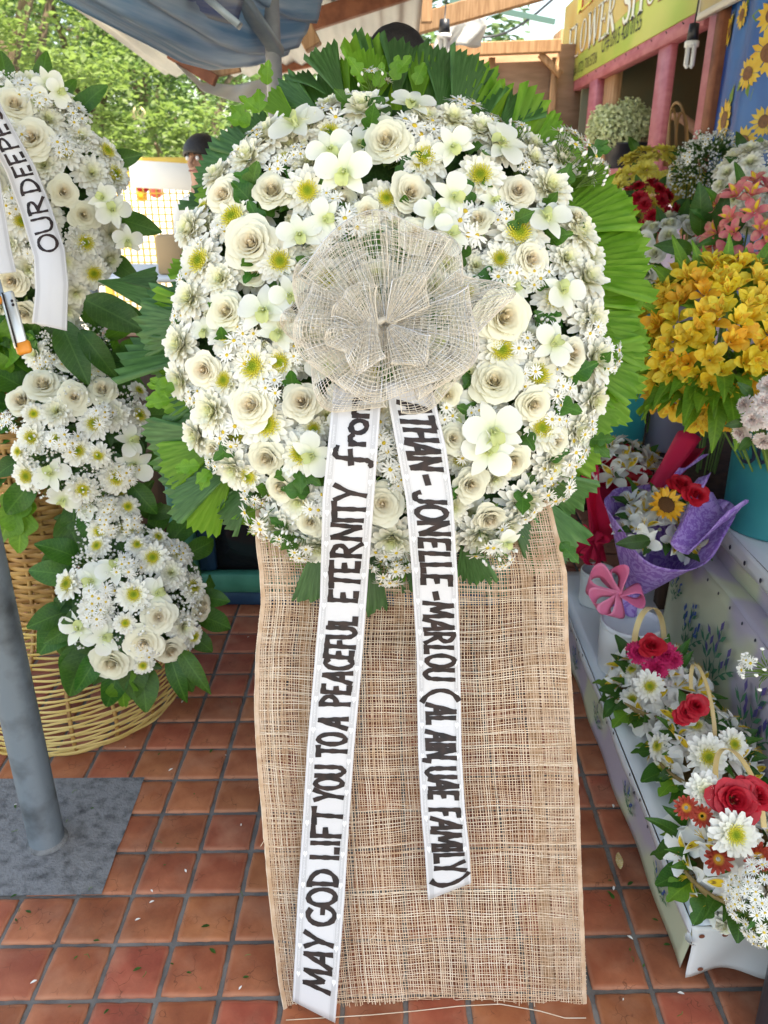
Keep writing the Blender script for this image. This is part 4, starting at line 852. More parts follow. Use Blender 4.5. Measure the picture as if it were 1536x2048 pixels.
while z < .36: wrow(wf, z, .0040, i % 2, .005); z += .0115; i += 1
while z < .95: wrow(wt, z, .0070, i % 2, .0055); z += .0135; i += 1
wf.build('flared_weave', wickl, st, kind='stuff'); wt.build('trunk_weave', wick, st, kind='stuff')
for k in range(18):
    a_ = 2*pi*(k+.5)/18; MB().tube([((interp(prof, z_)-.002)*cos(a_), (interp(prof, z_)-.002)*sin(a_), z_) for z_ in [x*.05 for x in range(20)]], .006, 6).build('stake', wick, st)
MB().tube([(.165*cos(2*pi*k/24), .165*sin(2*pi*k/24), .955) for k in range(25)], .012, 6).build('rim', wick, st)
MB().tube([(0, 0, .0), (0, 0, 1.55)], .02, 8).build('inner_post', wood, st)
def cluster(root, px, py, rx_, ry_, d, n, deep, lst, leaves, nleaf, lsz, tilt=.9):
    """flowers over a low dome: centre px, radii in px, depth d, facing n; lst = (mesh, count, r px, lift, discs)"""
    q = random.Random(int(px+py)); n = V(n).normalized(); xa = V((0, 0, 1)).cross(n).normalized(); ya = n.cross(xa); k = d/FPX; c = at_d(px, py, d)-root.matrix_basis.translation
    def at_(u, v, lift=0):
        rr = min(1, sqrt(u*u+v*v)); h = deep*(1-rr*rr)**.6; return c+xa*u*rx_*k+ya*v*ry_*k+n*(h+lift), (n+(xa*u+ya*v)*(tilt*(.3+.9*rr**3))).normalized()
    mb = MB(); mb.grid([[at_(e/6*cos(2*pi*j/24)*.9, e/6*sin(2*pi*j/24)*.9, -.045)[0] for j in range(24)] for e in range(7)], 0, True); mb.build('moss_base', MATS['moss_base'], root)
    got = []
    for me, cnt, r, lift, dsc in lst:
        for _ in range(cnt):
            for __ in range(60):
                a_ = q.random()*2*pi; rr = sqrt(q.random())*.98; u, v = rr*cos(a_), rr*sin(a_)
                if me in (SPRAY, SPRAYB, PUFF, LEAFD) or all((u-x)**2+(v-y)**2 > (((r+w_)/(rx_+ry_))*1.08)**2 for x, y, w_ in got): break
            else: continue
            if not (me in (SPRAY, SPRAYB, PUFF)): got.append((u, v, r if me is not LEAFD else 0))
            p, nn = at_(u, v, lift); s_ = r*k*q.uniform(.9, 1.1)
            if me in (SPRAY, SPRAYB, PUFF): p = p-nn*s_*.8
            put(me, root, p, (nn+V((q.uniform(-.2, .2), q.uniform(-.2, .2), q.uniform(-.1, .2)))).normalized(), s_, None, dsc)
    for j in range(nleaf):
        a_ = 2*pi*j/nleaf+q.uniform(-.2, .2); p, nn = at_(.9*cos(a_), .9*sin(a_), -.05+q.uniform(-.02, .02)); od = xa*cos(a_)+ya*sin(a_)+n*q.uniform(-.1, .45)
        put_leaf(leaves, root, p, od+V((0, 0, -.25)), n+V((q.uniform(-.4, .4), q.uniform(-.4, .4), 0)), lsz*q.uniform(.75, 1.2))
wl = [(ROSE, 5, 40, .02, None), (MUM, 7, 34, .012, MUMD), (ORCH, 5, 36, .02, None), (MUMF, 2, 34, .01, None), (MUM, 6, 24, .02, MUMD), (SPRAY, 6, 56, .03, None), (PUFF, 12, 70, .03, None), (LEAFD, 22, 70, -.02, None), (LOBED, 10, 50, .0, None)]
cluster(st, 272, 1195, 132, 145, 2.08, (.38, -.80, .45), .12, wl, LEAFW, 16, .12)
cluster(st, 168, 868, 135, 150, 2.02, (.28, -.85, .42), .10, wl, LEAFW, 16, .12)
cluster(st, 60, 405, 175, 225, 1.90, (.30, -.92, .2), .10, [(ROSE, 9, 42, .02, None), (MUM, 16, 36, .012, MUMD), (MUMF, 34, 38, .0, None), (ORCH, 10, 42, .02, None), (SPRAY, 9, 58, .03, None), (PUFF, 9, 55, .03, None)], LEAFD, 18, .11)
for (x, y, dx, dz, s_) in [(190,560,1,-.15,.17),(170,600,1,-.5,.18),(215,610,.9,-.5,.15),(120,640,.4,-1,.17),(230,560,1,.1,.12),(160,660,.6,-.8,.15)]:
    put_leaf(FANS[list(FANS)[0]] if y < 570 else LEAFD, st, at_d(x, y, 1.9)-SB, (dx, -.2, dz), (.2, -1, .5), s_, 'palm_leaf' if y < 570 else 'leaf')
for (x, y, dx, dz, s_, me) in [(30,720,-.3,.6,.17,LOBEDL),(60,700,.5,.6,.2,LEAFM),(120,690,.9,.2,.16,LEAFM),(20,800,-.8,.2,.2,LEAFW),(10,770,-.2,.8,.2,LOBEDL),(60,760,.3,.6,.18,LEAFW),(15,850,-.3,-.4,.2,LEAFM),(5,720,.3,.5,.2,LOBEDL),(10,690,.5,.3,.2,LEAFW),(25,900,-.6,-.5,.2,LEAFW),(45,980,-.3,-.8,.18,LOBEDL),(140,1030,.2,-1,.17,LEAFW),(200,1030,.5,-.9,.17,LEAFM),(170,1110,-.7,-.3,.15,LEAFW),(160,1200,-.6,-.7,.2,LEAFW),(190,1290,-.4,-.8,.18,LEAFW),(280,1310,.1,-1,.15,LEAFW),(350,1310,.5,-.9,.16,LEAFM),(240,1310,-.1,-1,.15,LOBEDL)]:
    for j in range(2): put_leaf(me, st, at_d(x+rnd.uniform(-14, 14), y+rnd.uniform(-14, 14), 2.04)-SB, (dx+rnd.uniform(-.2, .2), -.35, dz+rnd.uniform(-.2, .2)), (.2, -1, .6), s_*.9)
cluster(st, 225, 1035, 62, 48, 2.06, (.35, -.85, .4), .05, [(MUM, 4, 26, .01, MUMD), (ORCH, 2, 30, .02, None), (SPRAY, 4, 44, .03, None), (PUFF, 4, 50, .02, None)], LEAFD, 9, .10)
cluster(st, 150, 705, 80, 50, 2.0, (.25, -.9, .35), .05, [(MUMF, 2, 28, .01, None), (PUFF, 8, 60, .02, None), (SPRAY, 3, 46, .02, None)], LEAFM, 12, .12)
# stray orchid stems over the top spray
for pts in (((40,235),(60,180),(95,150),(110,135)), ((10,210),(30,150),(70,140))):
    MB().tube([at_d(x, y, 1.82+.01*i)-SB for i, (x, y) in enumerate(pts)], .003, 5).build('orchid_stem', stem_green, st)
for x, y, r in ((95,165,30),(118,185,28),(70,205,34),(25,195,34),(255,480,30),(225,420,36),(205,395,30)): put(ORCH, st, at_d(x, y, 1.80)-SB, (.4, -.9, -.1), r*1.8/FPX)
def s1(t):
    y = lerp(130, 652, t); l_ = interp([(130, -85), (230, -42), (340, 14), (420, 42), (508, 68), (574, 71), (652, 64)], y); r_ = interp([(130, -40), (230, 8), (340, 70), (420, 102), (508, 130), (574, 137), (652, 134)], y)
    k = max(0, (y-600)/52); return (l_, r_, y+8-14*k, y-8+18*k, 1.66+.01*sin(y*.02), -.01)
r3 = Ribbon('sash_ribbon', 'white sash ribbon lettered OUR DEEPEST on the top spray at the left', s1)
lettering(r3, [('OUR', 508, 396), ('DEEPEST', 390, 190)], .84, .24, 0, .15, 8)
def s2(t):
    y = lerp(200, 548, t); x = interp([(200, -60), (350, -2), (500, 22), (548, 33)], y); return (x-60, x, y+4, y-4, 1.63, -.008)
r4 = Ribbon('sash_ribbon', 'plain white ribbon tail cut by the left picture edge, without visible lettering', s2)
ct = thing('box_cutter', 'steel box cutter with orange end cap hanging against the left spray', 'cutter', at_d(28, 640, 1.55)); cl = ct.location.copy()
yu = (at_d(8, 580, 1.55)-at_d(38, 690, 1.55)).normalized(); xu = yu.cross(NB).normalized(); cm = M((xu, yu, NB)).transposed().to_4x4()
MB().box((0, 0, 0), (.028, .115, .008), bev=.003).build('sleeve', mat('cutter_steel', (.62, .64, .62), .35, metal=.6), ct, cm)
MB().box((-.006, 0, .006), (.002, .112, .004)).build('slot', ink, ct, cm); MB().box((-.009, .02, .002), (.009, .13, .002), bev=.0006).build('blade', steel, ct, cm)
MB().box((.004, -.058, 0), (.030, .026, .012), bev=.004).build('end_cap', mat('orange_plastic', (.72, .26, .03), .4), ct, cm); MB().box((-.018, .046, .002), (.014, .018, .012), bev=.004).build('slider', MATS['orange_plastic'], ct, cm)
for yy in (.036, .028): MB().lathe([(.003, 0), (.003, .0005), (.0001, .0006)], 10).build('rivet', ink, ct, cm @ M.Translation((.008, yy, .0045)))

# ------------------------------------------------------------------ cabinets behind the wreath at the left
teal = mat('teal_paint', (.035, .20, .14), .5, c2=(.06, .28, .20), sc_=12, bump=.15)
navy = mat('blue_paint', (.015, .055, .13), .5, c2=(.03, .09, .18), sc_=10)
dark = mat('dark_interior', (.008, .008, .010), .6)
darkwood = mat('dark_wood', (.035, .018, .010), .6, c2=(.07, .035, .018), sc_=6, stretch=(6, 6, 1))
glass = mat('dark_glass', (.02, .025, .03), .08, spec=.6)
k0 = at_z(352, 1205, .04); cbx = thing('teal_cabinet', 'low teal and blue wooden glass cabinet behind the wreath, lower left', 'cabinet', (k0.x, k0.y, 0)); W_ = 1.25
def cb(nm, c, d_, m_): return MB().box(c, d_, bev=.003).build(nm, m_, cbx)
cb('carcass', (W_/2, .30, .36), (W_-.02, .40, .60), dark)
for x in (.04, .62, W_-.04): cb('door_stile', (x, .06, .36), (.085, .05, .62), teal)
cb('door_rail', (W_/2, .062, .10), (W_-.01, .046, .075), teal); cb('door_rail', (W_/2, .062, .64), (W_-.01, .046, .06), teal)
for x in (.115, .54, .70): cb('inner_frame', (x, .085, .37), (.06, .03, .46), navy)
cb('glass_pane', (.33, .10, .37), (.38, .006, .45), glass); cb('glass_pane', (.92, .10, .37), (.38, .006, .45), glass)
cb('plinth', (W_/2, .16, .03), (W_-.06, .22, .055), navy); cb('top_board', (W_/2, .28, .69), (W_+.04, .48, .03), mat('turquoise_top', (.06, .42, .44), .5))
k1 = at_y(295, 655, 2.75); dk = thing('dark_wood_stand', 'dark brown wooden stand with a pale top between the flower stand and wreath', 'stand', (k1.x, 2.85, 0))
MB().box((0, 0, k1.z/2-.01), (.28, .25, k1.z-.03), bev=.006).build('body', darkwood, dk); MB().box((0, 0, k1.z-.01), (.34, .30, .025), bev=.004).build('top_board', mat('pinkish_board', (.40, .27, .22), .6), dk)
MB().box((.10, -.135, k1.z*.6), (.05, .02, k1.z*.7), bev=.003).build('side_batten', redwood, dk)

# ------------------------------------------------------------------ right: display steps under oilcloth
def oil(name, c1, c2, c3):
    m = mat(name, c1, .32, c2=c2, sc_=2.6, detail=2, split=(.47, .53), bump=.06, bscale=20, spec=.45); return m
white_oil = mat('white_oilcloth', (.72, .76, .80), .28, c2=(.78, .80, .82), sc_=3, bump=.08, bscale=14, spec=.5)
print_oil = oil('printed_oilcloth', (.56, .58, .40), (.46, .41, .48), 0)
sprig_leaf = mat('print_leaf', (.05, .22, .10), .5); sprig_blue = mat('print_blue', (.06, .13, .42), .5); sprig_violet = mat('print_violet', (.10, .07, .26), .5); dotm = mat('print_dot', (.03, .03, .05), .5)
e1, e2 = at_z(1377, 1843, .125), at_z(1133, 1185, .125); X0 = (e1.x+e2.x)/2; Y0 = e1.y; Y1 = 2.66; Z1 = .125
X1 = at_z(1353, 1268, .125).x
def cloth(nm, fn, nu, nv, m_, par, th=.0015):
    o = MB().grid([[fn(i/nu, j/nv) for j in range(nv+1)] for i in range(nu+1)]).build(nm, m_, par); solid(o, th, 0); return o
def sprig(par, O, U, Vv, s, kind=0, seed=1):
    """flat printed lavender or berry sprig on the plane O + U,V"""
    q = random.Random(seed); N_ = U.cross(Vv).normalized(); a_ = MB(); b_ = MB()
    def P(x, y, h=0): return O+U*x*s+Vv*y*s+N_*(.0022+h)
    def blade(mb, x, y, an, l_, w_):
        c, s_ = cos(an), sin(an); mb.add([P(x, y), P(x+c*l_*.5-s_*w_, y+s_*l_*.5+c*w_), P(x+c*l_, y+s_*l_), P(x+c*l_*.5+s_*w_, y+s_*l_*.5-c*w_)], [(0, 1, 2, 3)])
    for k in range(3):
        an0 = pi/2+(k-1)*.42; l_ = 1.0-.15*abs(k-1); pts = [(l_*t*cos(an0+t*.3*(k-1)), l_*t*sin(an0+t*.3*(k-1))) for t in (0, .25, .5, .75, 1)]
        for (x0, y0), (x1, y1) in zip(pts, pts[1:]): an = atan2(y1-y0, x1-x0); blade(a_, x0, y0, an, .27, .012)
        for j in range(1, 4):
            for sg in (-1, 1): blade(a_, *pts[j], an0+sg*.75, .24, .035)
        for j in range(7 if kind == 0 else 3):
            t = .62+.06*j if kind == 0 else .55+.17*j; x, y = l_*t*cos(an0), l_*t*sin(an0); blade(b_, x+q.uniform(-.05, .05), y, an0+q.uniform(-.7, .7), .13 if kind == 0 else .2, .045)
    if par is None: return
    o = a_.build('printed_sprig', [sprig_leaf], par, smooth=False); b_.build('printed_buds', [sprig_blue if kind == 0 else sprig_violet], o, smooth=False)
def dots(par, pts, r, N_):
    mb = MB(); N_ = V(N_).normalized(); x = N_.orthogonal().normalized(); y = N_.cross(x)
    for p in pts: mb.add([p+N_*.0018+x*r*cos(k*pi/4)+y*r*sin(k*pi/4) for k in range(8)], [tuple(range(8))])
    mb.build('printed_dots', dotm, par, smooth=False)
sp = thing('display_step', 'lowest white oilcloth covered display step holding the three flower baskets', 'display step', (X0, Y0, 0)); s0 = sp.location.copy()
MB().box((.34, (Y1-Y0)/2+.02, .055), (.60, Y1-Y0-.05, .108)).build('board_core', wood, sp)
wv = lambda x, y: .0025*sin(x*13+y*3)+.003*NZ.noise(V((x*5, y*4, 0)))
cloth('top_cloth', lambda u, v: V((lerp(-.008, .72, u), lerp(-.012, Y1-Y0, v), Z1+.004+wv(u*.7, v*1.5)-.004*(u < .03)))+V((0, 0, 0)), 22, 40, white_oil, sp)
cloth('side_edge', lambda u, v: V((-.010-.004*sin(v*23)*u-.002, lerp(-.012, Y1-Y0, v), lerp(Z1+.003, Z1-.026, u))), 3, 50, white_oil, sp)
cloth('printed_skirt', lambda u, v: V((-.004-.016*u+.003*sin(v*31+1)*u+.002*sin(v*13), lerp(-.010, Y1-Y0, v), lerp(Z1-.018, .004+.004*sin(v*9), u))), 6, 60, print_oil, sp)
dots(sp, [V((-.0125, y_, Z1-.005-.016*(i % 2))) for i, y_ in enumerate([.07+.063*k+.02*sin(k*5) for k in range(24)])], .0042, (-1, 0, .15))
def front(u, v):
    x = lerp(-.014, .5, u); d_ = lerp(0, .118-.012*sin(u*7+.5)**2+(.0 if u < .4 else .012), v); return V((x+.004*sin(v*5), -.014-.014*v-.012*sin(u*17+v*2)*v-.006*sin(u*9)*v, Z1+.004-d_))
o = cloth('front_fall', front, 40, 10, mat('white_vinyl', (.66, .66, .64), .32, c2=(.72, .72, .71), sc_=4, bump=.1, bscale=30, spec=.5), sp)
for u, v in ((.035, .18), (.125, .15), (.055, .86)):
    p = front(u, v); mb = MB(); mb.add([p+V((.006*cos(k*pi/6), -.0022, .0055*sin(k*pi/6))) for k in range(12)], [tuple(range(12))]); mb.build('punched_hole', mat('hole_brown', (.22, .07, .035), .8), sp, smooth=False)
tf = MB()
for k in range(7): petal(tf, 2+k*.4, .02, .007, .002, 0, .5, .8, .3, 3, ovate)
tf.build('torn_edge', MATS['white_vinyl'], sp, M.Translation(front(0, .3)+V((-.002, -.004, 0))))
for y_, k, sd in ((.16, 0, 1), (.42, 0, 2), (.75, 1, 3), (1.05, 0, 4), (1.3, 1, 5)): sprig(sp, V((-.017, y_, .012)), V((0, 1, .2)), V((-.08, -.25, 1)), .09, k, sd)
# second step with cloth riser, third step with white fascia
s2o = thing('display_step', 'middle display step with a cream and lavender printed cloth riser', 'display step', (X1, 1.0, 0)); YL = 2.30-1.0; Z2 = .435
MB().box((.03, YL/2, .20), (.05, YL-.02, .395)).build('board_core', wood, s2o)
cloth('printed_riser', lambda u, v: V((lerp(-.006, -.035, u)+.010*sin(v*27)*u+.006*sin(v*11+u*2), lerp(0, YL, v), lerp(Z2, .115, u))), 8, 60, print_oil, s2o)
cloth('printed_top', lambda u, v: V((lerp(-.006, .085, u), lerp(0, YL, v), Z2+.002+.004*sin(v*20)*(1-u)-.012*u)), 4, 40, print_oil, s2o)
dots(s2o, [V((-.009, .06+.082*k, Z2-.014)) for k in range(15)], .005, (-1, 0, .2))
for y_, z_, k, sd, sc2 in ((.86, .17, 1, 11, .20), (1.05, .16, 0, 12, .16), (.60, .15, 1, 13, .20), (.38, .2, 0, 14, .15), (1.2, .26, 0, 15, .1)): sprig(s2o, V((-.036-.004, y_, z_)), V((0, -1, 0)), V((.09, .05, 1)), sc2, k, sd)
Z3 = .535; X2 = (at_z(1440, 1046, Z3).x+at_z(1534, 1124, Z3).x)/2; print('X', X0, X1, X2, at_z(1440, 1046, Z3), at_z(1534, 1124, Z3), e1, e2)
s3 = thing('display_step', 'top display step with a punched white edge strip carrying the teal bucket', 'display step', (X2, 1.0, 0)); YM = 2.28-1.0
MB().box((.36, YM/2, .26), (.66, YM-.02, .51)).build('board_core', darkwood, s3)
cloth('top_cloth', lambda u, v: V((lerp(-.01, .72, u), lerp(0, YM, v), Z3+wv(u*.7, v))), 16, 30, white_oil, s3)
cloth('fascia_strip', lambda u, v: V((-.011-.003*sin(v*15)*u, lerp(0, YM, v), lerp(Z3, Z3-.058, u))), 3, 40, white_oil, s3)
cloth('printed_skirt', lambda u, v: V((-.005-.01*u+.004*sin(v*21)*u, lerp(.1, YM, v), lerp(Z3-.05, Z3-.16, u))), 4, 40, print_oil, s3)
dots(s3, [V((-.0155, .05+.105*k, Z3-.034)) for k in range(12)], .0075, (-1, 0, .1))
bb = thing('display_bench', 'plain dark bench behind the steps holding the back row of flower buckets', 'bench', (1.75, 3.0, 0))
MB().box((0, 0, .53), (1.75, 1.35, .05), bev=.006).build('bench_top', darkwood, bb)
for x in (-.8, .8):
    for y_ in (-.6, .6): MB().box((x, y_, .25), (.06, .06, .5)).build('leg', darkwood, bb)

# ------------------------------------------------------------------ vases, bouquets, baskets, buckets
porc = mat('white_plastic', (.66, .71, .74), .3, c2=(.70, .74, .76), sc_=4, spec=.5)
def vase(px, py, rpx, h, label, flare=1.0):
    p = at_z(px, py, Z1+.008); d = (CR.transposed() @ (p-CO)).z*-1; r = rpx*d/FPX
    t = thing('vase', label, 'vase', p, None); MB().lathe([(.001, .003), (r*.92, 0), (r*.96, .006), (r*.97*flare, h*.55), (r*flare, h), (r*flare*.93, h+.002), (r*.88*flare, h*.9), (r*.8, .02), (.001, .018)], 32).build('body', porc, t)
    MB().lathe([(r*1.0*flare+.001, h-.012), (r*1.02*flare, h-.009), (r*1.0*flare+.001, h-.006)], 32).build('rim_band', porc, t); return p, r
v1, vr1 = vase(1190, 1203, 34, .125, 'smaller white vase holding the red wrapped bouquet')
v2, vr2 = vase(1250, 1335, 56, .165, 'larger white vase holding the purple wrapped bouquet', 1.06)
def wrap(root, A, ax, up, Lf, R0, mats, nm, seed, peaks, r_tie=.018, tail=.07):
    """paper cone from the tie point A along ax; peaks(theta) lengthens the rim"""
    q = random.Random(seed); ax = ax.normalized(); x = ax.cross(up).normalized(); y = x.cross(ax)
    mb = MB(); rows = []
    for i in range(-4, 15):
        row = []
        for j in range(65):
            th = 2*pi*j/64
            if i < 0: t = -i/4; r = r_tie+.026*t*(1+.3*sin(th*5)); s_ = -tail*t
            else:
                t = i/14; ln = Lf*(.62+peaks(th)); s_ = ln*t; r = r_tie+R0*t**.85*(1+.10*sin(th*3+seed)*t+.05*sin(th*7)*t)
                r *= 1+.16*max(0, t-.75)
            row.append(A+ax*s_+(x*cos(th)+y*sin(th))*r)
        rows.append(row)
    o = mb.grid(rows).build(nm, mats, root, M.Translation(-root.matrix_basis.translation)); solid(o, .0008, 0); return x, y
def paper(name, c, pat):
    m = mat(name, c, .55, trans=.2, spec=.3, bump=.06, bscale=30)
    if pat:
        t = m.node_tree; n = t.nodes; l = t.links; tc = n.new('ShaderNodeTexCoord'); vo = n.new('ShaderNodeTexVoronoi'); vo.inputs['Scale'].default_value = 17; nz = n.new('ShaderNodeTexNoise'); nz.inputs['Scale'].default_value = 22
        va = n.new('ShaderNodeVectorMath'); va.operation = 'MULTIPLY_ADD'; va.inputs[1].default_value = (.03, .03, .03); l.new(nz.outputs['Color'], va.inputs[0]); l.new(tc.outputs['Object'], va.inputs[2]); l.new(va.outputs[0], vo.inputs[0])
        ml = n.new('ShaderNodeMath'); ml.operation = 'MULTIPLY'; ml.inputs[1].default_value = 26; l.new(vo.outputs['Distance'], ml.inputs[0]); sn = n.new('ShaderNodeMath'); sn.operation = 'SINE'; l.new(ml.outputs[0], sn.inputs[0])
        cr = n.new('ShaderNodeValToRGB'); e = cr.color_ramp.elements; e[0].position = .45; e[0].color = (*c, 1); e[1].position = .6; e[1].color = (*pat, 1); mr = n.new('ShaderNodeMapRange'); mr.inputs[1].default_value = -1; l.new(sn.outputs[0], mr.inputs[0]); l.new(mr.outputs[0], cr.inputs[0])
        l.new(cr.outputs[0], n['Principled BSDF'].inputs['Base Color']); l.new(cr.outputs[0], n['Translucent BSDF'].inputs[0])
    return m
purple = paper('purple_paper', (.34, .18, .60), (.52, .36, .76)); redp = paper('red_paper', (.74, .02, .09), None); pinks = mat('pink_satin', (.78, .16, .32), .35, c2=(.84, .28, .44), sc_=5, trans=.15, spec=.5)
def ribbon_bow(root, P, n, s, m_, loops, nm='ribbon_bow'):
    n = V(n).normalized(); rw = root.matrix_basis.translation; x = V((0, 0, 1)).cross(n).normalized(); y = n.cross(x); mb = MB()
    for an, l_, w_ in loops:
        d_ = x*cos(an)+y*sin(an); rows = []
        for i in range(17):
            u = i/16; rr = sin(pi*u)**.8*l_*s; h = sin(2*pi*u)*.30*l_*s+.1*s; wv_ = w_*s*(.35+.65*sin(pi*u)); sd_ = d_.cross(n)
            wx = (n*.65+d_*.15+sd_*.62).normalized(); rows.append([P-rw+d_*rr+sd_*sin(2*pi*u)*.30*l_*s+n*(.12*s+.25*h)+wx*wv_*(k+.1*sin(u*7)) for k in (-1, -.5, 0, .5, 1)])
        mb.grid(rows)
    o = mb.build(nm, m_, root); solid(o, .0008, 0); return o
def fill(root, C, ax, Rr, recipe, seed, leaves=None, nl=0, lsz=.06, flat=.35, zmin=.1):
    q = random.Random(seed); ax = V(ax).normalized(); x = ax.orthogonal().normalized(); y = ax.cross(x); rw = root.matrix_basis.translation; pts = list(hemi(sum(r[1] for r in recipe), zmin)); q.shuffle(pts); i = 0
    for me, cnt, s_, dsc in recipe:
        for _ in range(cnt):
            p = pts[i]; i += 1; d_ = x*p.x+y*p.y+ax*p.z; pos = C+(x*p.x+y*p.y)*Rr+ax*p.z*Rr*flat+V((q.uniform(-1, 1), q.uniform(-1, 1), q.uniform(-1, 1)))*Rr*.07
            s1_ = s_*q.uniform(.88, 1.12); nn = (x*p.x+y*p.y)*.75+ax*(p.z*.8+.25)+V((q.uniform(-.2, .2), q.uniform(-.2, .2), q.uniform(-.1, .2)))
            if me in (SPRAY, SPRAYB, PUFF): pos = pos-nn.normalized()*s1_*.75
            put(me, root, pos-rw, nn, s1_, None, dsc)
    for k in range(nl):
        a_ = k*2.4; rr = Rr*sqrt(q.random()); pos = C+(x*cos(a_)+y*sin(a_))*rr+ax*Rr*flat*(.55-.5*(rr/Rr)**2); put_leaf(leaves, root, pos-rw, (x*cos(a_)+y*sin(a_))+ax*q.uniform(.3, 1), ax, lsz*q.uniform(.8, 1.2))
LEAFS = LEAFM+LEAFD
# red bouquet
TA = v1+V((0, 0, .135)); bt = thing('red_bouquet', 'bouquet of white alstroemeria and red roses wrapped in red paper', 'bouquet', TA)
TA = at_d(1195, 1085, 2.70); bt.location = TA; CC = at_d(1262, 925, 2.62); bt.matrix_basis = M.Translation(TA)
wrap(bt, TA, CC-TA, NB, .37, .135, redp, 'paper_wrap', 3, lambda th: .24*max(0, cos(th-.15))**3+.22*max(0, cos(th-2.9))**4+.20*max(0, cos(th+1.7))**2-.26*max(0, cos(th-1.57))**2, .02, .05)
fill(bt, CC-(CC-TA).normalized()*.02, (CC-TA).normalized()+NB*.6, .12, [(ALW, 20, .055, None), (REDROSE, 5, .034, None), (LOBED, 0, .05, None)], 4, LEAFS, 12, .07)
rl_ = MB(); P0, P1 = at_d(1300, 1000, 2.50), at_d(1385, 880, 2.52)      # the rolled flap of paper
rows = []
for i in range(9):
    c = P0.lerp(P1, i/8); w_ = (P1-P0).normalized(); x = w_.cross(NB).normalized(); y = w_.cross(x); r = .026+.020*i/8; rows.append([c-TA+(x*cos(k*.34-.6)+y*sin(k*.34-.6))*r*(1+.012*k+.05*sin(k*1.3+i)) for k in range(17)])
solid(rl_.grid(rows).build('rolled_flap', redp, bt), .0008)
P0, P1 = at_d(1200, 1040, 2.60), at_d(1168, 945, 2.62); fl_ = MB().grid([[at_d(lerp(lerp(1188, 1240, v), lerp(1162, 1262, v), u), lerp(1075, lerp(945, 1000, v), u), 2.60+.03*sin(v*3)-.03*u)-TA for v in [k/8 for k in range(9)]] for u in [k/8 for k in range(9)]]).build('folded_flap', redp, bt); solid(fl_, .0008)
ribbon_bow(bt, at_d(1185, 1085, 2.55), NB+V((0, 0, .2)), .075, redp, [(2.6, .8, .30), (3.9, .9, .32), (4.6, 1.0, .26), (.5, .6, .26)])
# purple bouquet
TB = at_d(1268, 1185, 2.40); CC = at_d(1330, 1035, 2.32); pt = thing('purple_bouquet', 'bouquet with a sunflower wrapped in purple swirl printed paper', 'bouquet', TB)
wrap(pt, TB, CC-TB, NB, .41, .145, purple, 'paper_wrap', 5, lambda th: .26*max(0, cos(th))**3+.04*max(0, cos(th-3.0))**2+.14*max(0, cos(th+1.6))**2-.24*max(0, cos(th-1.75))**2-.02, .022, .06)
ax_ = (CC-TB).normalized()
fill(pt, CC-ax_*.03, ax_+NB*.75, .115, [(ALW, 20, .058, None), (BUD, 4, .012, None)], 7, LEAFS, 14, .075)
put(SUNF, pt, at_d(1332, 1010, 2.20)-TB, NB+ax_*.5, .056); put(REDROSE, pt, at_d(1362, 970, 2.22)-TB, NB+ax_, .045); put(REDROSE, pt, at_d(1392, 990, 2.20)-TB, NB+ax_*.6, .046)
rows = []; P0, P1 = at_d(1360, 1095, 2.18), at_d(1442, 985, 2.22)
for i in range(9):
    c = P0.lerp(P1, i/8); w_ = (P1-P0).normalized(); x = w_.cross(NB).normalized(); y = w_.cross(x); r = .030+.040*(i/8)**1.2; rows.append([c-TB+(x*cos(k*.27-.9)+y*sin(k*.27-.9))*r*(1+.10*sin(k*1.1+i*.8)*(i/8)+.05*sin(k*2.3+i))+w_*(.018*sin(k*.9)*(i/8)) for k in range(17)])
solid(MB().grid(rows).build('rolled_flap', purple, pt), .0008)
tp_ = MB().grid([[at_d(lerp(lerp(1320, 1345, u), lerp(1358, 1418, u), v), lerp(lerp(985, 960, u), lerp(935, 910, u), v)+6*sin(u*6), 2.42-.02*v)-TB for v in [k/6 for k in range(7)]] for u in [k/10 for k in range(11)]]).build('upper_flap', purple, pt); solid(tp_, .0008)
ribbon_bow(pt, at_d(1238, 1190, 2.24), NB+V((-.3, 0, .2)), .095, pinks, [(2.7, 1.0, .34), (3.6, .8, .30), (4.4, .7, .34), (.1, .7, .30), (1.9, .8, .32)])
fg = put_leaf(LEAFD, pt, at_d(1300, 1080, 2.14)-TB, at_d(1238, 1088, 2.12)-at_d(1300, 1080, 2.14), NB, .10)
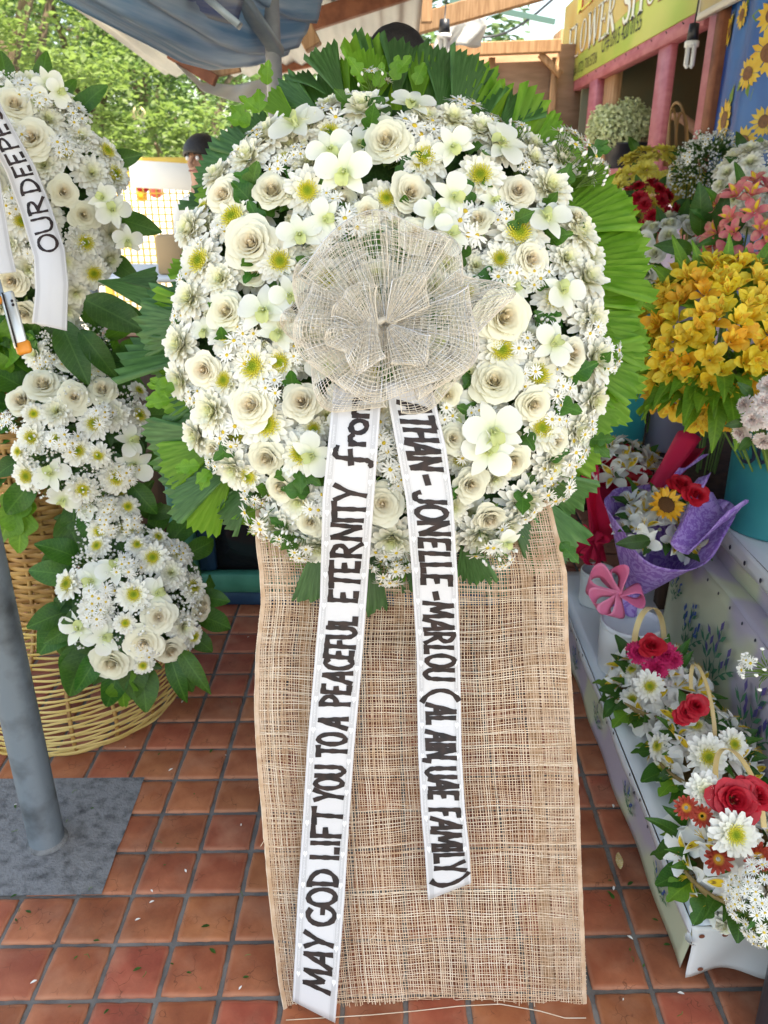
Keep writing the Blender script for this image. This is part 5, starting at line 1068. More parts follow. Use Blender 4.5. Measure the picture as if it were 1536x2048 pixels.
# three handled baskets
bam = mat('bamboo_strip', (.68, .50, .20), .4, c2=(.78, .64, .36), sc_=6, spec=.5)
def basket(bpx, rpx, h, label, hnd, recipe, seed, lsk):
    p = at_z(*bpx, Z1+.008); d = -(CR.transposed() @ (p-CO)).z; r = rpx*d/FPX; t = thing('flower_basket', label, 'flower basket', p, 'handled flower baskets on the white step')
    MB().lathe([(.001, .004), (r*.62, 0), (r*.70, .01), (r*.82, h*.5), (r*.95, h), (r*.9, h), (r*.6, .02), (.001, .016)], 24).build('bowl', mat('basket_weave', (.20, .13, .04), .7, c2=(.32, .22, .08), sc_=30, bump=.5, bscale=90), t)
    C = p+V((0, 0, h)); tl_ = V((-.12, -.55, 1))
    fill(t, C, tl_, r*.90, recipe, seed, LEAFS, 20, r*.6, .6, -.12)
    q = random.Random(seed)
    for k in range(lsk):
        a_ = 2*pi*k/lsk+q.uniform(-.15, .15); o_ = V((cos(a_), sin(a_), 0)); put_leaf(LOBEDL if k % 3 == 0 else LOBED if k % 3 == 1 else LEAFW, t, V((0, 0, h*.75))+o_*r*.75, o_+V((0, 0, -.35+q.uniform(-.2, .25))), (0, 0, 1), r*.58*q.uniform(.85, 1.15), 'leaf', 1.2)
    pts = [at_d(x, y, d_) - p for x, y, d_ in hnd]; P0, P1, A_ = pts[0], pts[2], pts[1]; mid = (P0+P1)/2; up_ = A_-mid; wd = (P1-P0)/2; path = [mid-wd*cos(pi*k/28)+up_*sin(pi*k/28)**.8 for k in range(29)]
    sdv = wd.normalized().cross(up_.normalized()); mb = MB(); rows = []
    for i, c in enumerate(path):
        tg = (path[min(28, i+1)]-path[max(0, i-1)]).normalized(); nn = tg.cross(sdv).normalized(); w_ = .0085; rows.append([c+sdv*w_+nn*.001, c+sdv*w_-nn*.001, c-sdv*w_-nn*.001, c-sdv*w_+nn*.001])
    mb.grid(rows, 0, True).build('handle', bam, t, smooth=False); return t, p, d
b1, p1, d1 = basket((1308, 1425), 92, .075, 'flower basket with crimson carnations, farthest of three on the white step', ((1268, 1318, 2.14), (1298, 1216, 2.16), (1328, 1290, 2.26)), [(ALW, 22, .056, None), (MUM, 4, .036, MUMD), (BUD, 4, .014, None)], 21, 15)
for x, y, r in ((1275, 1305, 24), (1330, 1310, 27), (1312, 1335, 27), (1345, 1318, 22)): put(CARN, b1, at_d(x, y, d1-.12)-p1, (0, -.7, .8), r*d1/FPX)
put(REDROSE, b1, at_d(1303, 1292, d1-.13)-p1, (0, -.5, .9), 30*d1/FPX); put(MUM, b1, at_d(1298, 1372, d1-.14)-p1, (-.1, -.9, .5), 30*d1/FPX, None, MUMD)
b2, p2, d2 = basket((1396, 1560), 100, .075, 'middle flower basket of white alstroemeria around dark red roses', ((1382, 1378, 1.98), (1402, 1342, 1.95), (1430, 1475, 1.84)), [(ALW, 20, .054, None), (MUM, 5, .036, MUMD), (BUD, 4, .014, None)], 22, 15)
for x, y, r in ((1375, 1425, 22), (1392, 1412, 24), (1362, 1437, 16)): put(REDROSE, b2, at_d(x, y, d2-.12)-p2, (0, -.6, .8), r*d2/FPX*1.15)
put(MUM, b2, at_d(1415, 1512, d2-.16)-p2, (-.1, -.9, .5), 40*d2/FPX, None, MUMD); put(MUM, b2, at_d(1465, 1488, d2-.14)-p2, (.2, -.8, .6), 30*d2/FPX, None, MUMD)
b3, p3, d3 = basket((1462, 1775), 122, .075, 'flower basket with one large red rose and rust daisies, nearest of three', ((1432, 1570, 1.66), (1470, 1505, 1.63), (1528, 1655, 1.54)), [(ALW, 20, .055, None), (MUMF, 4, .036, None), (BUD, 3, .014, None)], 23, 16)
put(REDROSE, b3, at_d(1468, 1600, d3-.13)-p3, (-.1, -.75, .8), 52*d3/FPX); put(REDROSE, b3, at_d(1510, 1590, d3-.12)-p3, (.2, -.5, .9), 44*d3/FPX)
put(MUM, b3, at_d(1468, 1668, d3-.16)-p3, (0, -.9, .6), 44*d3/FPX, None, MUMD); put(MUMF, b3, at_d(1412, 1585, d3-.1)-p3, (-.3, -.6, .8), 40*d3/FPX)
for x, y, r in ((1372, 1615, 24), (1404, 1632, 22), (1436, 1718, 28), (1515, 1715, 30)): put([RUST], b3, at_d(x, y, d3-.13)-p3, (-.2, -.8, .6), r*d3/FPX)
# buckets and bunches
def bucket(name, label, c, r, h, m_, flare=1.12):
    t = thing(name, label, 'bucket', c); MB().lathe([(.001, .004), (r, 0), (r*1.01, .006), (r*flare, h-.014), (r*flare+.006, h-.012), (r*flare+.006, h), (r*flare-.004, h), (r*.97, .02), (.001, .012)], 40).build('body', m_, t); return t
tealp = mat('teal_plastic', (.02, .22, .25), .38, c2=(.03, .27, .29), sc_=5, spec=.5); turq = mat('turquoise_plastic', (.03, .42, .46), .35, spec=.5); blackp = mat('black_plastic', (.015, .018, .025), .4, spec=.5); greyp = mat('dark_grey_plastic', (.035, .045, .06), .4, spec=.5)
tb_c = at_z(1449, 1048, Z3+.004)+V((.150, .0, 0)); tb = bucket('flower_bucket', 'tall teal plastic bucket marked Ju on the top step', tb_c, .148, .33, tealp, 1.06)
def on_cyl(t, cyl_c, r, px, py):
    ry = ray(px, py); o_ = CO-cyl_c; A_ = ry.x**2+ry.y**2; B_ = 2*(o_.x*ry.x+o_.y*ry.y); C_ = o_.x**2+o_.y**2-r*r; D_ = B_*B_-4*A_*C_
    return None if D_ < 0 else CO+ry*((-B_-sqrt(D_))/(2*A_))
mk = MB()
for stx in ([(1505, 888), (1508, 905), (1507, 918), (1498, 925), (1486, 922), (1478, 915)], [(1519, 893), (1516, 915), (1522, 926), (1532, 922), (1540, 900), (1538, 926)]):
    pts = []
    for (x0, y0), (x1, y1) in zip(stx, stx[1:]): pts += [(lerp(x0, x1, k/5), lerp(y0, y1, k/5)) for k in range(5)]
    rows = []
    for i, (x, y) in enumerate(pts):
        a_, b_ = pts[max(0, i-1)], pts[min(len(pts)-1, i+1)]; dx, dy = b_[0]-a_[0], b_[1]-a_[1]; n_ = sqrt(dx*dx+dy*dy) or 1; pr = [on_cyl(tb, tb_c, .1575, x+sg*3.6*-dy/n_, y+sg*3.6*dx/n_) for sg in (-1, 1)]
        if None in pr: continue
        rows.append([p-tb_c for p in pr])
    if len(rows) > 1: mk.grid(rows)
mk.build('marker_writing', mat('navy_ink', (.012, .02, .06), .5), tb, smooth=False)
def bunch(name, label, C, ax, Rr, recipe, seed, leaves, nl, lsz, foot, flat=.8, nst=14, zmin=-.25, hang=0):
    """cut flowers standing together; foot = where the stems gather"""
    t = thing(name, label, 'flower bunch', V(foot)); q = random.Random(seed); fill(t, V(C), V(ax), Rr, recipe, seed, leaves, nl, lsz, flat, zmin); rw = t.matrix_basis.translation
    mb = MB()
    for k in range(nst):
        a_ = k*2.4; rr = Rr*.7*sqrt((k+.5)/nst); p = V(C)+V((rr*cos(a_), rr*sin(a_), -.02)); mb.tube([V((.03*cos(a_), .03*sin(a_), 0)), (p-rw)*.6+V((0, 0, .02)), p-rw], .003, 5)
    mb.build('stems', stem_green, t, kind='stuff')
    for k in range(hang):
        a_ = q.random()*2*pi; o_ = V((cos(a_), sin(a_)-.4, 0)); pos = V(C)+o_*Rr*.55-V((0, 0, Rr*q.uniform(.1, .55))); put_leaf(leaves, t, pos-rw, o_+V((0, 0, q.uniform(-1.3, .2))), o_+V((0, 0, .8)), lsz*q.uniform(.9, 1.5))
    return t
yc = at_d(1440, 690, 1.98)
yb = bunch('alstroemeria_bunch', 'big bunch of yellow and orange alstroemeria in the teal bucket', yc, (-.12, -.75, .55), .205, [(ALY, 124, .047, None), (ALO, 36, .045, None), (BUD, 0, .02, None)], 31, LEAFG, 62, .11, tb_c+V((0, 0, .05)), .75, 18, -.1, 70)
cb_c = at_d(1570, 1060, 1.72); cb_c.z = Z3+.004
bucket('flower_bucket', 'dark navy bucket half cut by the right edge with blush carnations', at_z(1526, 1062, Z3+.004)+V((.085, 0, 0)), .08, .13, mat('navy_plastic', (.01, .03, .08), .4))
cc_ = at_d(1550, 832, 1.68); cbn = bunch('carnation_bunch', 'bunch of blush pink and white carnations at the right edge', cc_, (-.2, -.9, .35), .068, [(CARB, 15, .026, None)], 32, LEAFD, 8, .05, V((cc_.x+.14, cc_.y+.02, Z3+.03)), .8, 8, -.2)
wr_c = at_d(1345, 525, 2.75); bk = V((at_d(1290, 585, 2.75).x+.02, wr_c.y, .56)); bk.x = at_d(1282, 590, 2.75).x+.035
bucket('flower_bucket', 'bright turquoise bucket just behind the palm leaves at right', V((at_d(1285, 590, 2.75).x, wr_c.y, .56)), .080, at_d(1270, 558, 2.75).z-.56, turq, 1.15)
bucket('flower_bucket', 'grey bucket beside the turquoise one, under the white roses', V((at_d(1375, 590, 2.72).x+.03, wr_c.y-.02, .56)), .085, at_d(1270, 575, 2.75).z-.56, mat('lilac_plastic', (.32, .31, .42), .4), 1.12)
bunch('white_rose_bunch', 'bunch of greenish white roses in the turquoise and grey buckets', wr_c, (-.05, -.85, .5), .15, [(WROSE, 34, .047, None)], 33, LEAFD, 14, .10, V((wr_c.x-.02, wr_c.y, .62)), .8, 10, -.15, 6)
yc2 = at_d(1310, 385, 3.15); bucket('flower_bucket', 'black bucket on the bench holding yellow chrysanthemums', V((yc2.x, yc2.y+.03, .56)), .10, .45, blackp)
bunch('yellow_chrysanthemum_bunch', 'bunch of lemon yellow chrysanthemums below the shop window', yc2, (-.05, -.8, .6), .17, [(LMUM, 34, .052, None)], 34, LEAFD, 10, .09, V((yc2.x, yc2.y+.03, .62)), .6, 10, -.05)
rc2 = at_d(1290, 425, 2.95); bunch('red_carnation_bunch', 'bunch of dark red carnations in front of the lemon chrysanthemums', rc2, (-.1, -.8, .5), .105, [(CARR, 22, .032, None)], 35, LEAFD, 8, .08, V((rc2.x+.02, rc2.y+.05, .60)), .7, 9, -.1)
gc = at_d(1415, 345, 2.9); bunch('filler_bunch', 'airy grey green bunch of tiny white filler flowers below the blue curtain', gc, (0, -.5, .9), .125, [(PUFF, 13, .10, None), (SPRAYB, 12, .09, None)], 36, LEAFD, 46, .06, V((gc.x, gc.y+.05, .60)), 1.0, 16, -.3)
wc2 = at_d(1515, 375, 2.6); bunch('white_chrysanthemum_bunch', 'bunch of white chrysanthemums at the right edge below the blue curtain', wc2, (-.15, -.8, .5), .13, [(MUMF, 30, .044, None)], 37, LEAFD, 8, .08, V((wc2.x, wc2.y+.05, .60)), .7, 8, -.1)
sc2_ = at_d(1515, 470, 2.35); bunch('salmon_alstroemeria_bunch', 'bunch of salmon pink alstroemeria above the yellow ones', sc2_, (-.2, -.85, .4), .15, [(ALS, 40, .044, None)], 38, LEAFM, 14, .09, V((sc2_.x, sc2_.y+.08, .56)), .8, 10, -.2, 10)
for x, y, dx, dz, s_ in ((1400, 470, -.25, 1, .16), (1425, 470, .1, 1, .13), (1385, 500, -.9, .15, .13), (1440, 480, .5, .7, .12)): o = put_leaf(LEAFD, bpy.data.objects['salmon_alstroemeria_bunch'], at_d(x, y, 2.4)-V((sc2_.x, sc2_.y+.08, .56)), (dx, -.3, dz), (-.2, -1, .2), s_)
ac = at_d(1538, 1808, 1.36); ab = V((at_d(1527, 2000, 1.42).x+.10, at_d(1527, 2000, 1.42).y, 0))
bucket('flower_bucket', 'dark grey bucket on the tiles cut by the lower right corner', ab, .085, .30, greyp)
bunch('aster_bunch', 'bunch of small white asters in the lower right corner bucket', ac, (-.35, -.75, .6), .058, [(SPRAY, 11, .05, None)], 39, LEAFM, 4, .04, ab+V((0, 0, .02)), .6, 10, -.1)
sg = thing('aster_sprig', 'single aster sprig reaching in from the right edge before the cloth riser', 'sprig', at_d(1560, 1350, 1.55)); sl_ = sg.location
put(SPRAYB, sg, V((0, 0, 0)), at_d(1478, 1325, 1.53)-sl_, .085)
# ------------------------------------------------------------------ flower shop booth along the right
XF = 1.5
pinkp = mat('pink_paint', (.34, .085, .11), .5, c2=(.44, .15, .17), sc_=7, stretch=(1, 1, 3), bump=.15)
lilac = mat('lilac_paint', (.50, .40, .52), .6, c2=(.56, .46, .57), sc_=6)
BX = at_x(1130, 330, XF); bo = thing('shop_booth', 'pink framed flower shop booth with open windows on the right', 'booth', (XF, 0, 0))
def fx(px, py, off=0): p = at_x(px, py, XF+off); return V((p.x-XF, p.y, p.z))
def post(nm, px0, px1, y, z0, z1, m_, dp=.07, off=0):
    a_, b_ = fx(px0, y), fx(px1, y); w_ = abs(a_.y-b_.y); return MB().box(((off), (a_.y+b_.y)/2, (z0+z1)/2), (dp, w_, z1-z0), bev=.006).build(nm, m_, bo)
zs = fx(1250, 338).z; zt = fx(1400, 45).z; yfar = fx(1112, 200).y; ynear = fx(1400, 200).y
yb_ = fx(1180, 330).y
post('corner_post', 1108, 1122, 150, 0, 2.75, wood); post('corner_post', 1124, 1150, 250, 0, 2.6, wood, .06, .09)
post('window_post', 1178, 1192, 280, .9, fx(1185, 150).z, pinkp); post('inner_post', 1192, 1210, 280, .9, fx(1200, 150).z, wood, .06, .05)
post('window_post', 1312, 1336, 200, .6, fx(1340, 72).z, pinkp, .04)
post('window_post', 1408, 1434, 200, .6, 2.75, pinkp, .06); post('trim_strip', 1432, 1447, 200, .6, 2.75, redwood, .11)
zb0, zb1 = fx(1120, 168).z, fx(1400, 45).z; zl = (zb0+zb1)/2
MB().box((0, (yfar+ynear)/2, zl-.035), (.075, yfar-ynear, .10), bev=.006).build('lintel', pinkp, bo)
MB().box((0, (fx(1190, 335).y+fx(1318, 335).y)/2, zs-.02), (.10, fx(1190, 335).y-fx(1318, 335).y, .05), bev=.006).build('sill', pinkp, bo)
MB().box((.02, (yb_+1.6)/2+.0, zs/2-.06), (.04, yb_-1.6+1.3, zs-.12)).build('lower_panel', lilac, bo)
for px in (1330, 1318): post('panel_batten', px, px+12, 345, .0, zs-.02, wood, .05, -.02)
for k in range(15): y_ = lerp(yfar-.1, ynear+.05, k/14); MB().beam((-.036, y_, zl-.02), (-.044, y_-.045, zl-.035), .004, .004).build('bent_nail', darkwood, bo)
# room behind: back wall, ceiling, shelves with goods
MB().box((2.1, 4.6, 1.4), (.03, 5.2, 2.8)).build('back_wall', mat('dim_wall', (.12, .11, .07), .9, c2=(.20, .17, .11), sc_=3), bo)
MB().box((1.05, 4.6, 2.78), (2.15, 5.4, .03)).build('ceiling_board', ply, bo); MB().box((1.05, 7.15, 1.4), (2.1, .03, 2.8)).build('end_wall', mat('end_boards', (.16, .11, .06), .8, c2=(.10, .12, .08), sc_=2), bo)
sh_z = fx(1250, 178, .9).z
MB().box((.95, 4.6, sh_z), (.36, 3.0, .03)).build('shelf', redwood, bo); MB().box((.9, 4.7, zs-.02), (.8, 3.4, .03)).build('shelf', wood, bo)
goods = [(1228, 160, .9, (.10, .09, .10), darkwood), (1262, 165, .9, (.11, .10, .09), redwood), (1300, 165, .9, (.12, .14, .05), mat('green_box', (.05, .22, .10), .5)), (1325, 158, .9, (.10, .12, .10), mat('red_box', (.30, .02, .04), .5)), (1270, 205, 1.6, (.05, .5, .16), mat('pale_blue_pack', (.30, .38, .44), .5)), (1285, 225, 1.5, (.05, .30, .16), mat('blue_pack', (.03, .10, .34), .5)), (1230, 205, 1.7, (.05, .3, .2), mat('teal_pack', (.10, .26, .24), .5))]
for i, (px, py, off, d_, m_) in enumerate(goods):
    p = at_x(px, py, XF+off); tag(MB().box((0, 0, 0), d_, bev=.006).build('goods_box', m_, None, M.Translation(p)), ['dark box on the booth shelf nearest the corner post', 'brown wooden box on the booth shelf', 'flat green box on the booth shelf behind the pink post', 'red box on the booth shelf behind the pink post', 'pale blue packet stacked against the booth back wall', 'deep blue packet on the booth back wall above the bucket', 'small teal packet at the dim far end of the booth', 'dark wooden crate hanging in the booth above the hand'][i], 'box')
# sign board
lime = mat('sign_lime', (.33, .46, .08), .4, c2=(.46, .50, .12), sc_=1.5, detail=2, split=(.40, .6)); gold = mat('sign_gold', (.55, .30, .06), .4, c2=(.62, .44, .14), sc_=2.2, detail=3)
sgn = thing('shop_sign', 'lime and gold FLOWER SHOP sign board above the booth window', 'sign', at_x(1260, 90, XF-.05)); so_ = sgn.location.copy()
def sy(px, py): p = at_x(px, py, XF-.05); return p
c_bl, c_br = sy(1118, 168), sy(1404, 34); zb = (c_bl.z+c_br.z)/2; ztop = zb+.62
mb = MB().box((.012, (c_bl.y+c_br.y)/2-so_.y, (zb+ztop)/2-so_.z), (.016, c_bl.y-c_br.y, ztop-zb), bev=.002); mb.build('panel', lime, sgn)
gm = MB()                                                   # gold cloud behind the letters
ny = 30; yA, yB = c_bl.y-.03, c_br.y+.25
gm.grid([[V((.0025-so_.x+so_.x, lerp(yA, yB, i/ny)-so_.y, lerp(lerp(zb+.16+.16*(i/ny)**2, ztop-.01, 0), ztop-.01, j/4)-so_.z)) for j in range(5)] for i in range(ny+1)]); gm.build('printed_gold_ground', gold, sgn, smooth=False)
serif = mat('sign_letter', (.74, .72, .60), .45); sshade = mat('sign_letter_shade', (.30, .13, .03), .5); yl = mat('sign_yellow', (.70, .66, .10), .5); rd = mat('sign_red', (.55, .05, .03), .5); blk = mat('sign_black', (.02, .03, .02), .5)
SG = {'F': (.62, [('v', .16), ('h', .16, .58, 1), ('h', .16, .48, .52), ('s', .16, 0), ('s', .16, 1)]), 'L': (.60, [('v', .16), ('h', .16, .56, 0), ('s', .16, 1), ('s', .16, 0)]), 'E': (.62, [('v', .16), ('h', .16, .56, 0), ('h', .16, .56, 1), ('h', .16, .46, .52)]), 'H': (.78, [('v', .16), ('v', .62), ('h', .16, .62, .52), ('s', .16, 0), ('s', .16, 1), ('s', .62, 0), ('s', .62, 1)]),
      'O': (.80, [('o', .40, .5, .30, .46)]), 'P': (.64, [('v', .16), ('b', .16, .74, .36, .22), ('s', .16, 0), ('s', .16, 1)]), 'R': (.72, [('v', .16), ('b', .16, .74, .36, .22), ('d', .30, .48, .62, 0), ('s', .16, 0), ('s', .16, 1)]), 'S': (.58, [('c', )]), 'W': (1.02, [('d', .08, 1, .30, 0), ('d2', .30, 0, .50, 1), ('d', .50, 1, .74, 0), ('d2', .74, 0, .94, 1), ('s', .08, 1), ('s', .94, 1)]), ' ': (.42, []), 'N': (.78, [('v2', .16), ('d', .16, 1, .62, 0), ('v2', .62), ('s', .16, 1), ('s', .16, 0), ('s', .62, 1)]), 'I': (.32, [('v', .16), ('s', .16, 0), ('s', .16, 1)])}
def serif_text(txt, y0, z0, y1, h, xo, m_, nm, sl=0.):
    tot = sum(SG[c][0] for c in txt); k = (y1-y0)/tot; mb = MB(); x = 0; TH, TN = .075, .028
    def P(a_, b_): return V((xo, y0+(x+a_+sl*b_)*k-so_.y, z0+b_*h-so_.z))
    def q4(a_, b_, c_, d_, w0): L_ = sqrt((c_-a_)**2+(d_-b_)**2); nx, ny_ = -(d_-b_)/L_*w0, (c_-a_)/L_*w0; mb.add([P(a_+nx, b_+ny_), P(a_-nx, b_-ny_), P(c_-nx, d_-ny_), P(c_+nx, d_+ny_)], [(0, 1, 2, 3)])
    for c in txt:
        for s_ in SG[c][1]:
            if s_[0] == 'v': q4(s_[1], 0, s_[1], 1, TH)
            if s_[0] == 'v2': q4(s_[1], 0, s_[1], 1, TN)
            if s_[0] == 'h': q4(s_[1], s_[3]+(.03 if s_[3] == 0 else -.03 if s_[3] == 1 else 0), s_[2], s_[3]+(.03 if s_[3] == 0 else -.03 if s_[3] == 1 else 0), .028); q4(s_[2], s_[3]-.12*(s_[3] > 0), s_[2], s_[3]+.12*(s_[3] < 1), .022)
            if s_[0] == 's': q4(s_[1]-.14, s_[2]+(.02 if s_[2] == 0 else -.02), s_[1]+.14, s_[2]+(.02 if s_[2] == 0 else -.02), .022)
            if s_[0] == 'd': q4(*s_[1:], TH)
            if s_[0] == 'd2': q4(*s_[1:], TN)
            if s_[0] in 'ob':
                cx, cy, rx_, ry_ = s_[1:]; A0, A1 = (0, 360) if s_[0] == 'o' else (-90, 90); n_ = 24; rows = []
                for i in range(n_+1):
                    an = R(lerp(A0, A1, i/n_)); w_ = TN+(TH*1.6-TN)*abs(cos(an)); rows.append([P(cx+rx_*cos(an), cy+ry_*sin(an)), P(cx+(rx_-w_)*cos(an), cy+(ry_-.05)*sin(an))])
                mb.grid(rows)
            if s_[0] == 'c':
                pts = arc(.29, .74, .19, .23, 25, 250)+arc(.29, .26, .20, .24, 70, -160); rows = []
                for i, (a_, b_) in enumerate(pts):
                    p_, n2 = pts[max(0, i-1)], pts[min(len(pts)-1, i+1)]; dx, dy = n2[0]-p_[0], n2[1]-p_[1]; L_ = sqrt(dx*dx+dy*dy); w_ = .03+.05*sin(pi*i/len(pts)); rows.append([P(a_-dy/L_*w_, b_+dx/L_*w_), P(a_+dy/L_*w_, b_-dx/L_*w_)])
                mb.grid(rows)
        x += SG[c][0]
    return mb.build(nm, m_, sgn, smooth=False)
b0, b1_ = sy(1133, 138), sy(1342, 6); zz = zb+.165; hh = .24
serif_text('FLOWER SHOP', b0.y+.012, zz-.008, sy(1340, 10).y+.012, hh, -.0004, sshade, 'lettering_shade'); serif_text('FLOWER SHOP', b0.y, zz, sy(1340, 10).y, hh, -.002, serif, 'lettering')
serif_text('ELN', sy(1150, 60).y, zz+.30, sy(1290, 0).y, .24, -.0012, rd, 'upper_lettering_shade'); serif_text('ELN', sy(1148, 60).y, zz+.305, sy(1286, 0).y, .24, -.003, yl, 'upper_lettering')
def flat_text(txt, y0, z0, h, wd, m_, nm, xo=-.002, par=None):
    cu = bpy.data.curves.new('line', 'FONT'); cu.body = txt; cu.size = 1; cu.resolution_u = 2; to = bpy.data.objects.new('t', cu); col.objects.link(to); dg = bpy.context.evaluated_depsgraph_get(); me = bpy.data.meshes.new_from_object(to.evaluated_get(dg)); bpy.data.objects.remove(to)
    vs = [v.co.copy() for v in me.vertices]; fs = [tuple(p.vertices) for p in me.polygons]; mx = max(v.x for v in vs)
    return MB().add([V((xo, y0-v.x/mx*wd-so_.y, z0+v.y/.7*h-so_.z)) for v in vs], fs).build(nm, m_, sgn, smooth=False)
q0, q1 = sy(1142, 155), sy(1192, 132); flat_text('Tel# (072) 700 5736', q0.y, zb+.035, .075, q0.y-q1.y, blk, 'phone_number')
q0, q1 = sy(1200, 128), sy(1278, 88); flat_text('CP# 0915 420 0155', q0.y, zb+.075, .095, q0.y-q1.y, blk, 'phone_number')
# framed white panel right of the sign
fpn = thing('framed_panel', 'small white framed panel hung beside the sign end', 'panel', at_x(1440, 5, XF-.09)); fo = fpn.location
a_, b_ = at_x(1396, 42, XF-.09), at_x(1484, -20, XF-.09); hgt = .42; zc = a_.z
MB().box((0, (a_.y+b_.y)/2-fo.y, zc+hgt/2-fo.z), (.012, a_.y-b_.y-.04, hgt-.04)).build('panel_face', mat('cream_board', (.52, .48, .34), .6, c2=(.6, .5, .2), sc_=9), fpn)
for nm, c, d_ in (('frame_bar', (0, (a_.y+b_.y)/2, zc+.012), (.03, a_.y-b_.y, .028)), ('frame_bar', (0, a_.y-.012, zc+hgt/2), (.028, .026, hgt)), ('frame_bar', (0, b_.y+.012, zc+hgt/2), (.028, .026, hgt))): MB().box(V(c)-V((0, fo.y, fo.z)), d_, bev=.003).build(nm, mat('white_paint', (.66, .64, .58), .5), fpn)
# blue sunflower curtain
blue = mat('blue_cloth', (.005, .06, .30), .38, c2=(.012, .14, .46), sc_=3, stretch=(1, 2, 1), spec=.5)
ya, yz = fx(1422, 300).y, 2.0; cu_ = thing('sunflower_curtain', 'shiny blue curtain printed with sunflowers at the upper right', 'curtain', (XF-.06, ya, 1.5)); co_ = cu_.location.copy()
def cur(u, v): y_ = lerp(ya-.02*v, yz, u); return V((.028*sin(u*22+v*.8)+.016*sin(u*41+v*2)+.03*(1-v)*u, y_-ya, lerp(2.75, .95, v)-1.5))
o = cloth('cloth', cur, 90, 16, blue, cu_)
psun = mat('print_sun_petal', (.66, .40, .03), .45, c2=(.74, .56, .08), sc_=20); pdisc = mat('print_sun_disc', (.14, .05, .02), .5, c2=(.24, .10, .03), sc_=60); pleaf = mat('print_sun_leaf', (.13, .25, .04), .5)
def pcur(y_, z_, h): u = min(1, max(0, (y_-ya)/(yz-ya))); v = (2.75-z_)/1.8; p = cur(u, v); du = cur(min(1, u+.004), v)-cur(max(0, u-.004), v); n_ = du.cross(V((0, 0, 1))).normalized(); n_ = -n_ if n_.x > 0 else n_; return V((p.x, y_-ya, z_-1.5))+n_*h
def psunf(px, py, r, sd, leaf_a):
    p = at_x(px, py, XF-.06); q = random.Random(sd); lf = MB(); pe = MB(); di = MB()
    lfs = []
    for la in leaf_a:
        lf = MB(); lfs.append(lf); ring_ = [(r*.5, -.10), (r*1.05, -.32), (r*1.7, 0), (r*1.05, .32)]; lf.add([pcur(p.y-rr*cos(la)+ss*r*sin(la), p.z+rr*sin(la)+ss*r*cos(la), .004) for rr, ss in ring_], [(0, 1, 2, 3)])
    n_ = 15
    for k in range(n_):
        an = 2*pi*k/n_+q.uniform(-.08, .08); l_ = r*q.uniform(.92, 1.1)
        pe.add([pcur(p.y+rr*cos(an+da), p.z+rr*sin(an+da), .006+.0004*(k % 3)) for rr, da in ((r*.3, -.2), (r*.72, -.20), (l_, 0), (r*.72, .20), (r*.3, .2))], [(0, 1, 2, 3, 4)])
    di.add([pcur(p.y+r*.42*cos(k*pi/8), p.z+r*.42*sin(k*pi/8), .009) for k in range(16)], [tuple(range(16))])
    o = pe.build('sunflower_print', psun, cu_, smooth=False); di.build('printed_disc', pdisc, o, smooth=False)
    for lf in lfs: lf.build('printed_leaf', pleaf, o, smooth=False)
for args in ((1488,30,.055,1,(1,)),(1510,147,.062,2,(3.7,5)),(1534,105,.085,3,(4.2,)),(1452,240,.085,4,(1.2,)),(1515,243,.060,5,(.3,)),(1493,283,.058,6,(4,0)),(1535,270,.075,7,()),(1545,30,.07,8,(3,)),(1560,190,.07,9,()),(1480,330,.05,10,(.4,)),(1448,60,.07,11,(.6,)),(1600,250,.07,12,())): psunf(*args)
# CFL bulb on its cord
white_glass = mat('bulb_glass', (.78, .80, .80), .25, spec=.5)
def bulb(px0, py0, px1, py1, X, label, s):
    a_, b_ = at_x(px0, py0, X), at_x(px1, py1, X); ln = a_.z-b_.z; t = thing('cfl_bulb', label, 'light bulb', a_)
    MB().tube([(0, 0, .35), (.005, 0, .1), (0, 0, 0)], .004, 6).build('cord', blackp, t); MB().lathe([(.001, .02), (.018*s, .015), (.022*s, -ln*.35), (.001, -ln*.36)], 16).build('socket', blackp, t); MB().lathe([(.024*s, -ln*.34), (.027*s, -ln*.36), (.027*s, -ln*.50), (.012*s, -ln*.52)], 16).build('ballast', white_glass, t)
    mb = MB()
    for k in range(4):
        an = k*pi/2+.4; mb.tube([(.016*s*cos(an), .016*s*sin(an), -ln*.5), (.016*s*cos(an), .016*s*sin(an), -ln*.97), (.010*s*cos(an), .010*s*sin(an), -ln)], .0085*s, 8)
    mb.build('tubes', white_glass, t)
bulb(1388, 55, 1378, 133, 1.35, 'white compact fluorescent bulb hanging in the shop window', 1.2)
bulb(889, 45, 889, 106, at_y(889, 80, 5.0).x, 'white compact fluorescent bulb hanging over the wreath top', 1.5)
# black hanging lantern by the corner post
lp = at_x(1098, 185, XF-.12); ln_ = thing('black_bell', 'glossy black bell shaped pot hanging on the booth corner post', 'hanging pot', lp); gl = mat('gloss_black', (.012, .008, .007), .15, c2=(.03, .015, .01), sc_=6, spec=.6)
MB().lathe([(.001, .02), (.05, .015), (.085, -.02), (.095, -.09), (.075, -.14), (.085, -.20), (.11, -.27), (.105, -.28), (.07, -.2), (.001, -.15)], 28).build('body', gl, ln_); MB().tube([(0, 0, .015), (.03, 0, .06), (.10, -.02, .09)], .006, 6).build('hook', redwood, ln_)
MB().lathe([(.0, -.06), (.006, -.05), (.006, -.03), (.0, -.02)], 8).build('rivet', steel, ln_, M.Translation((-.05, -.085, -.15)))
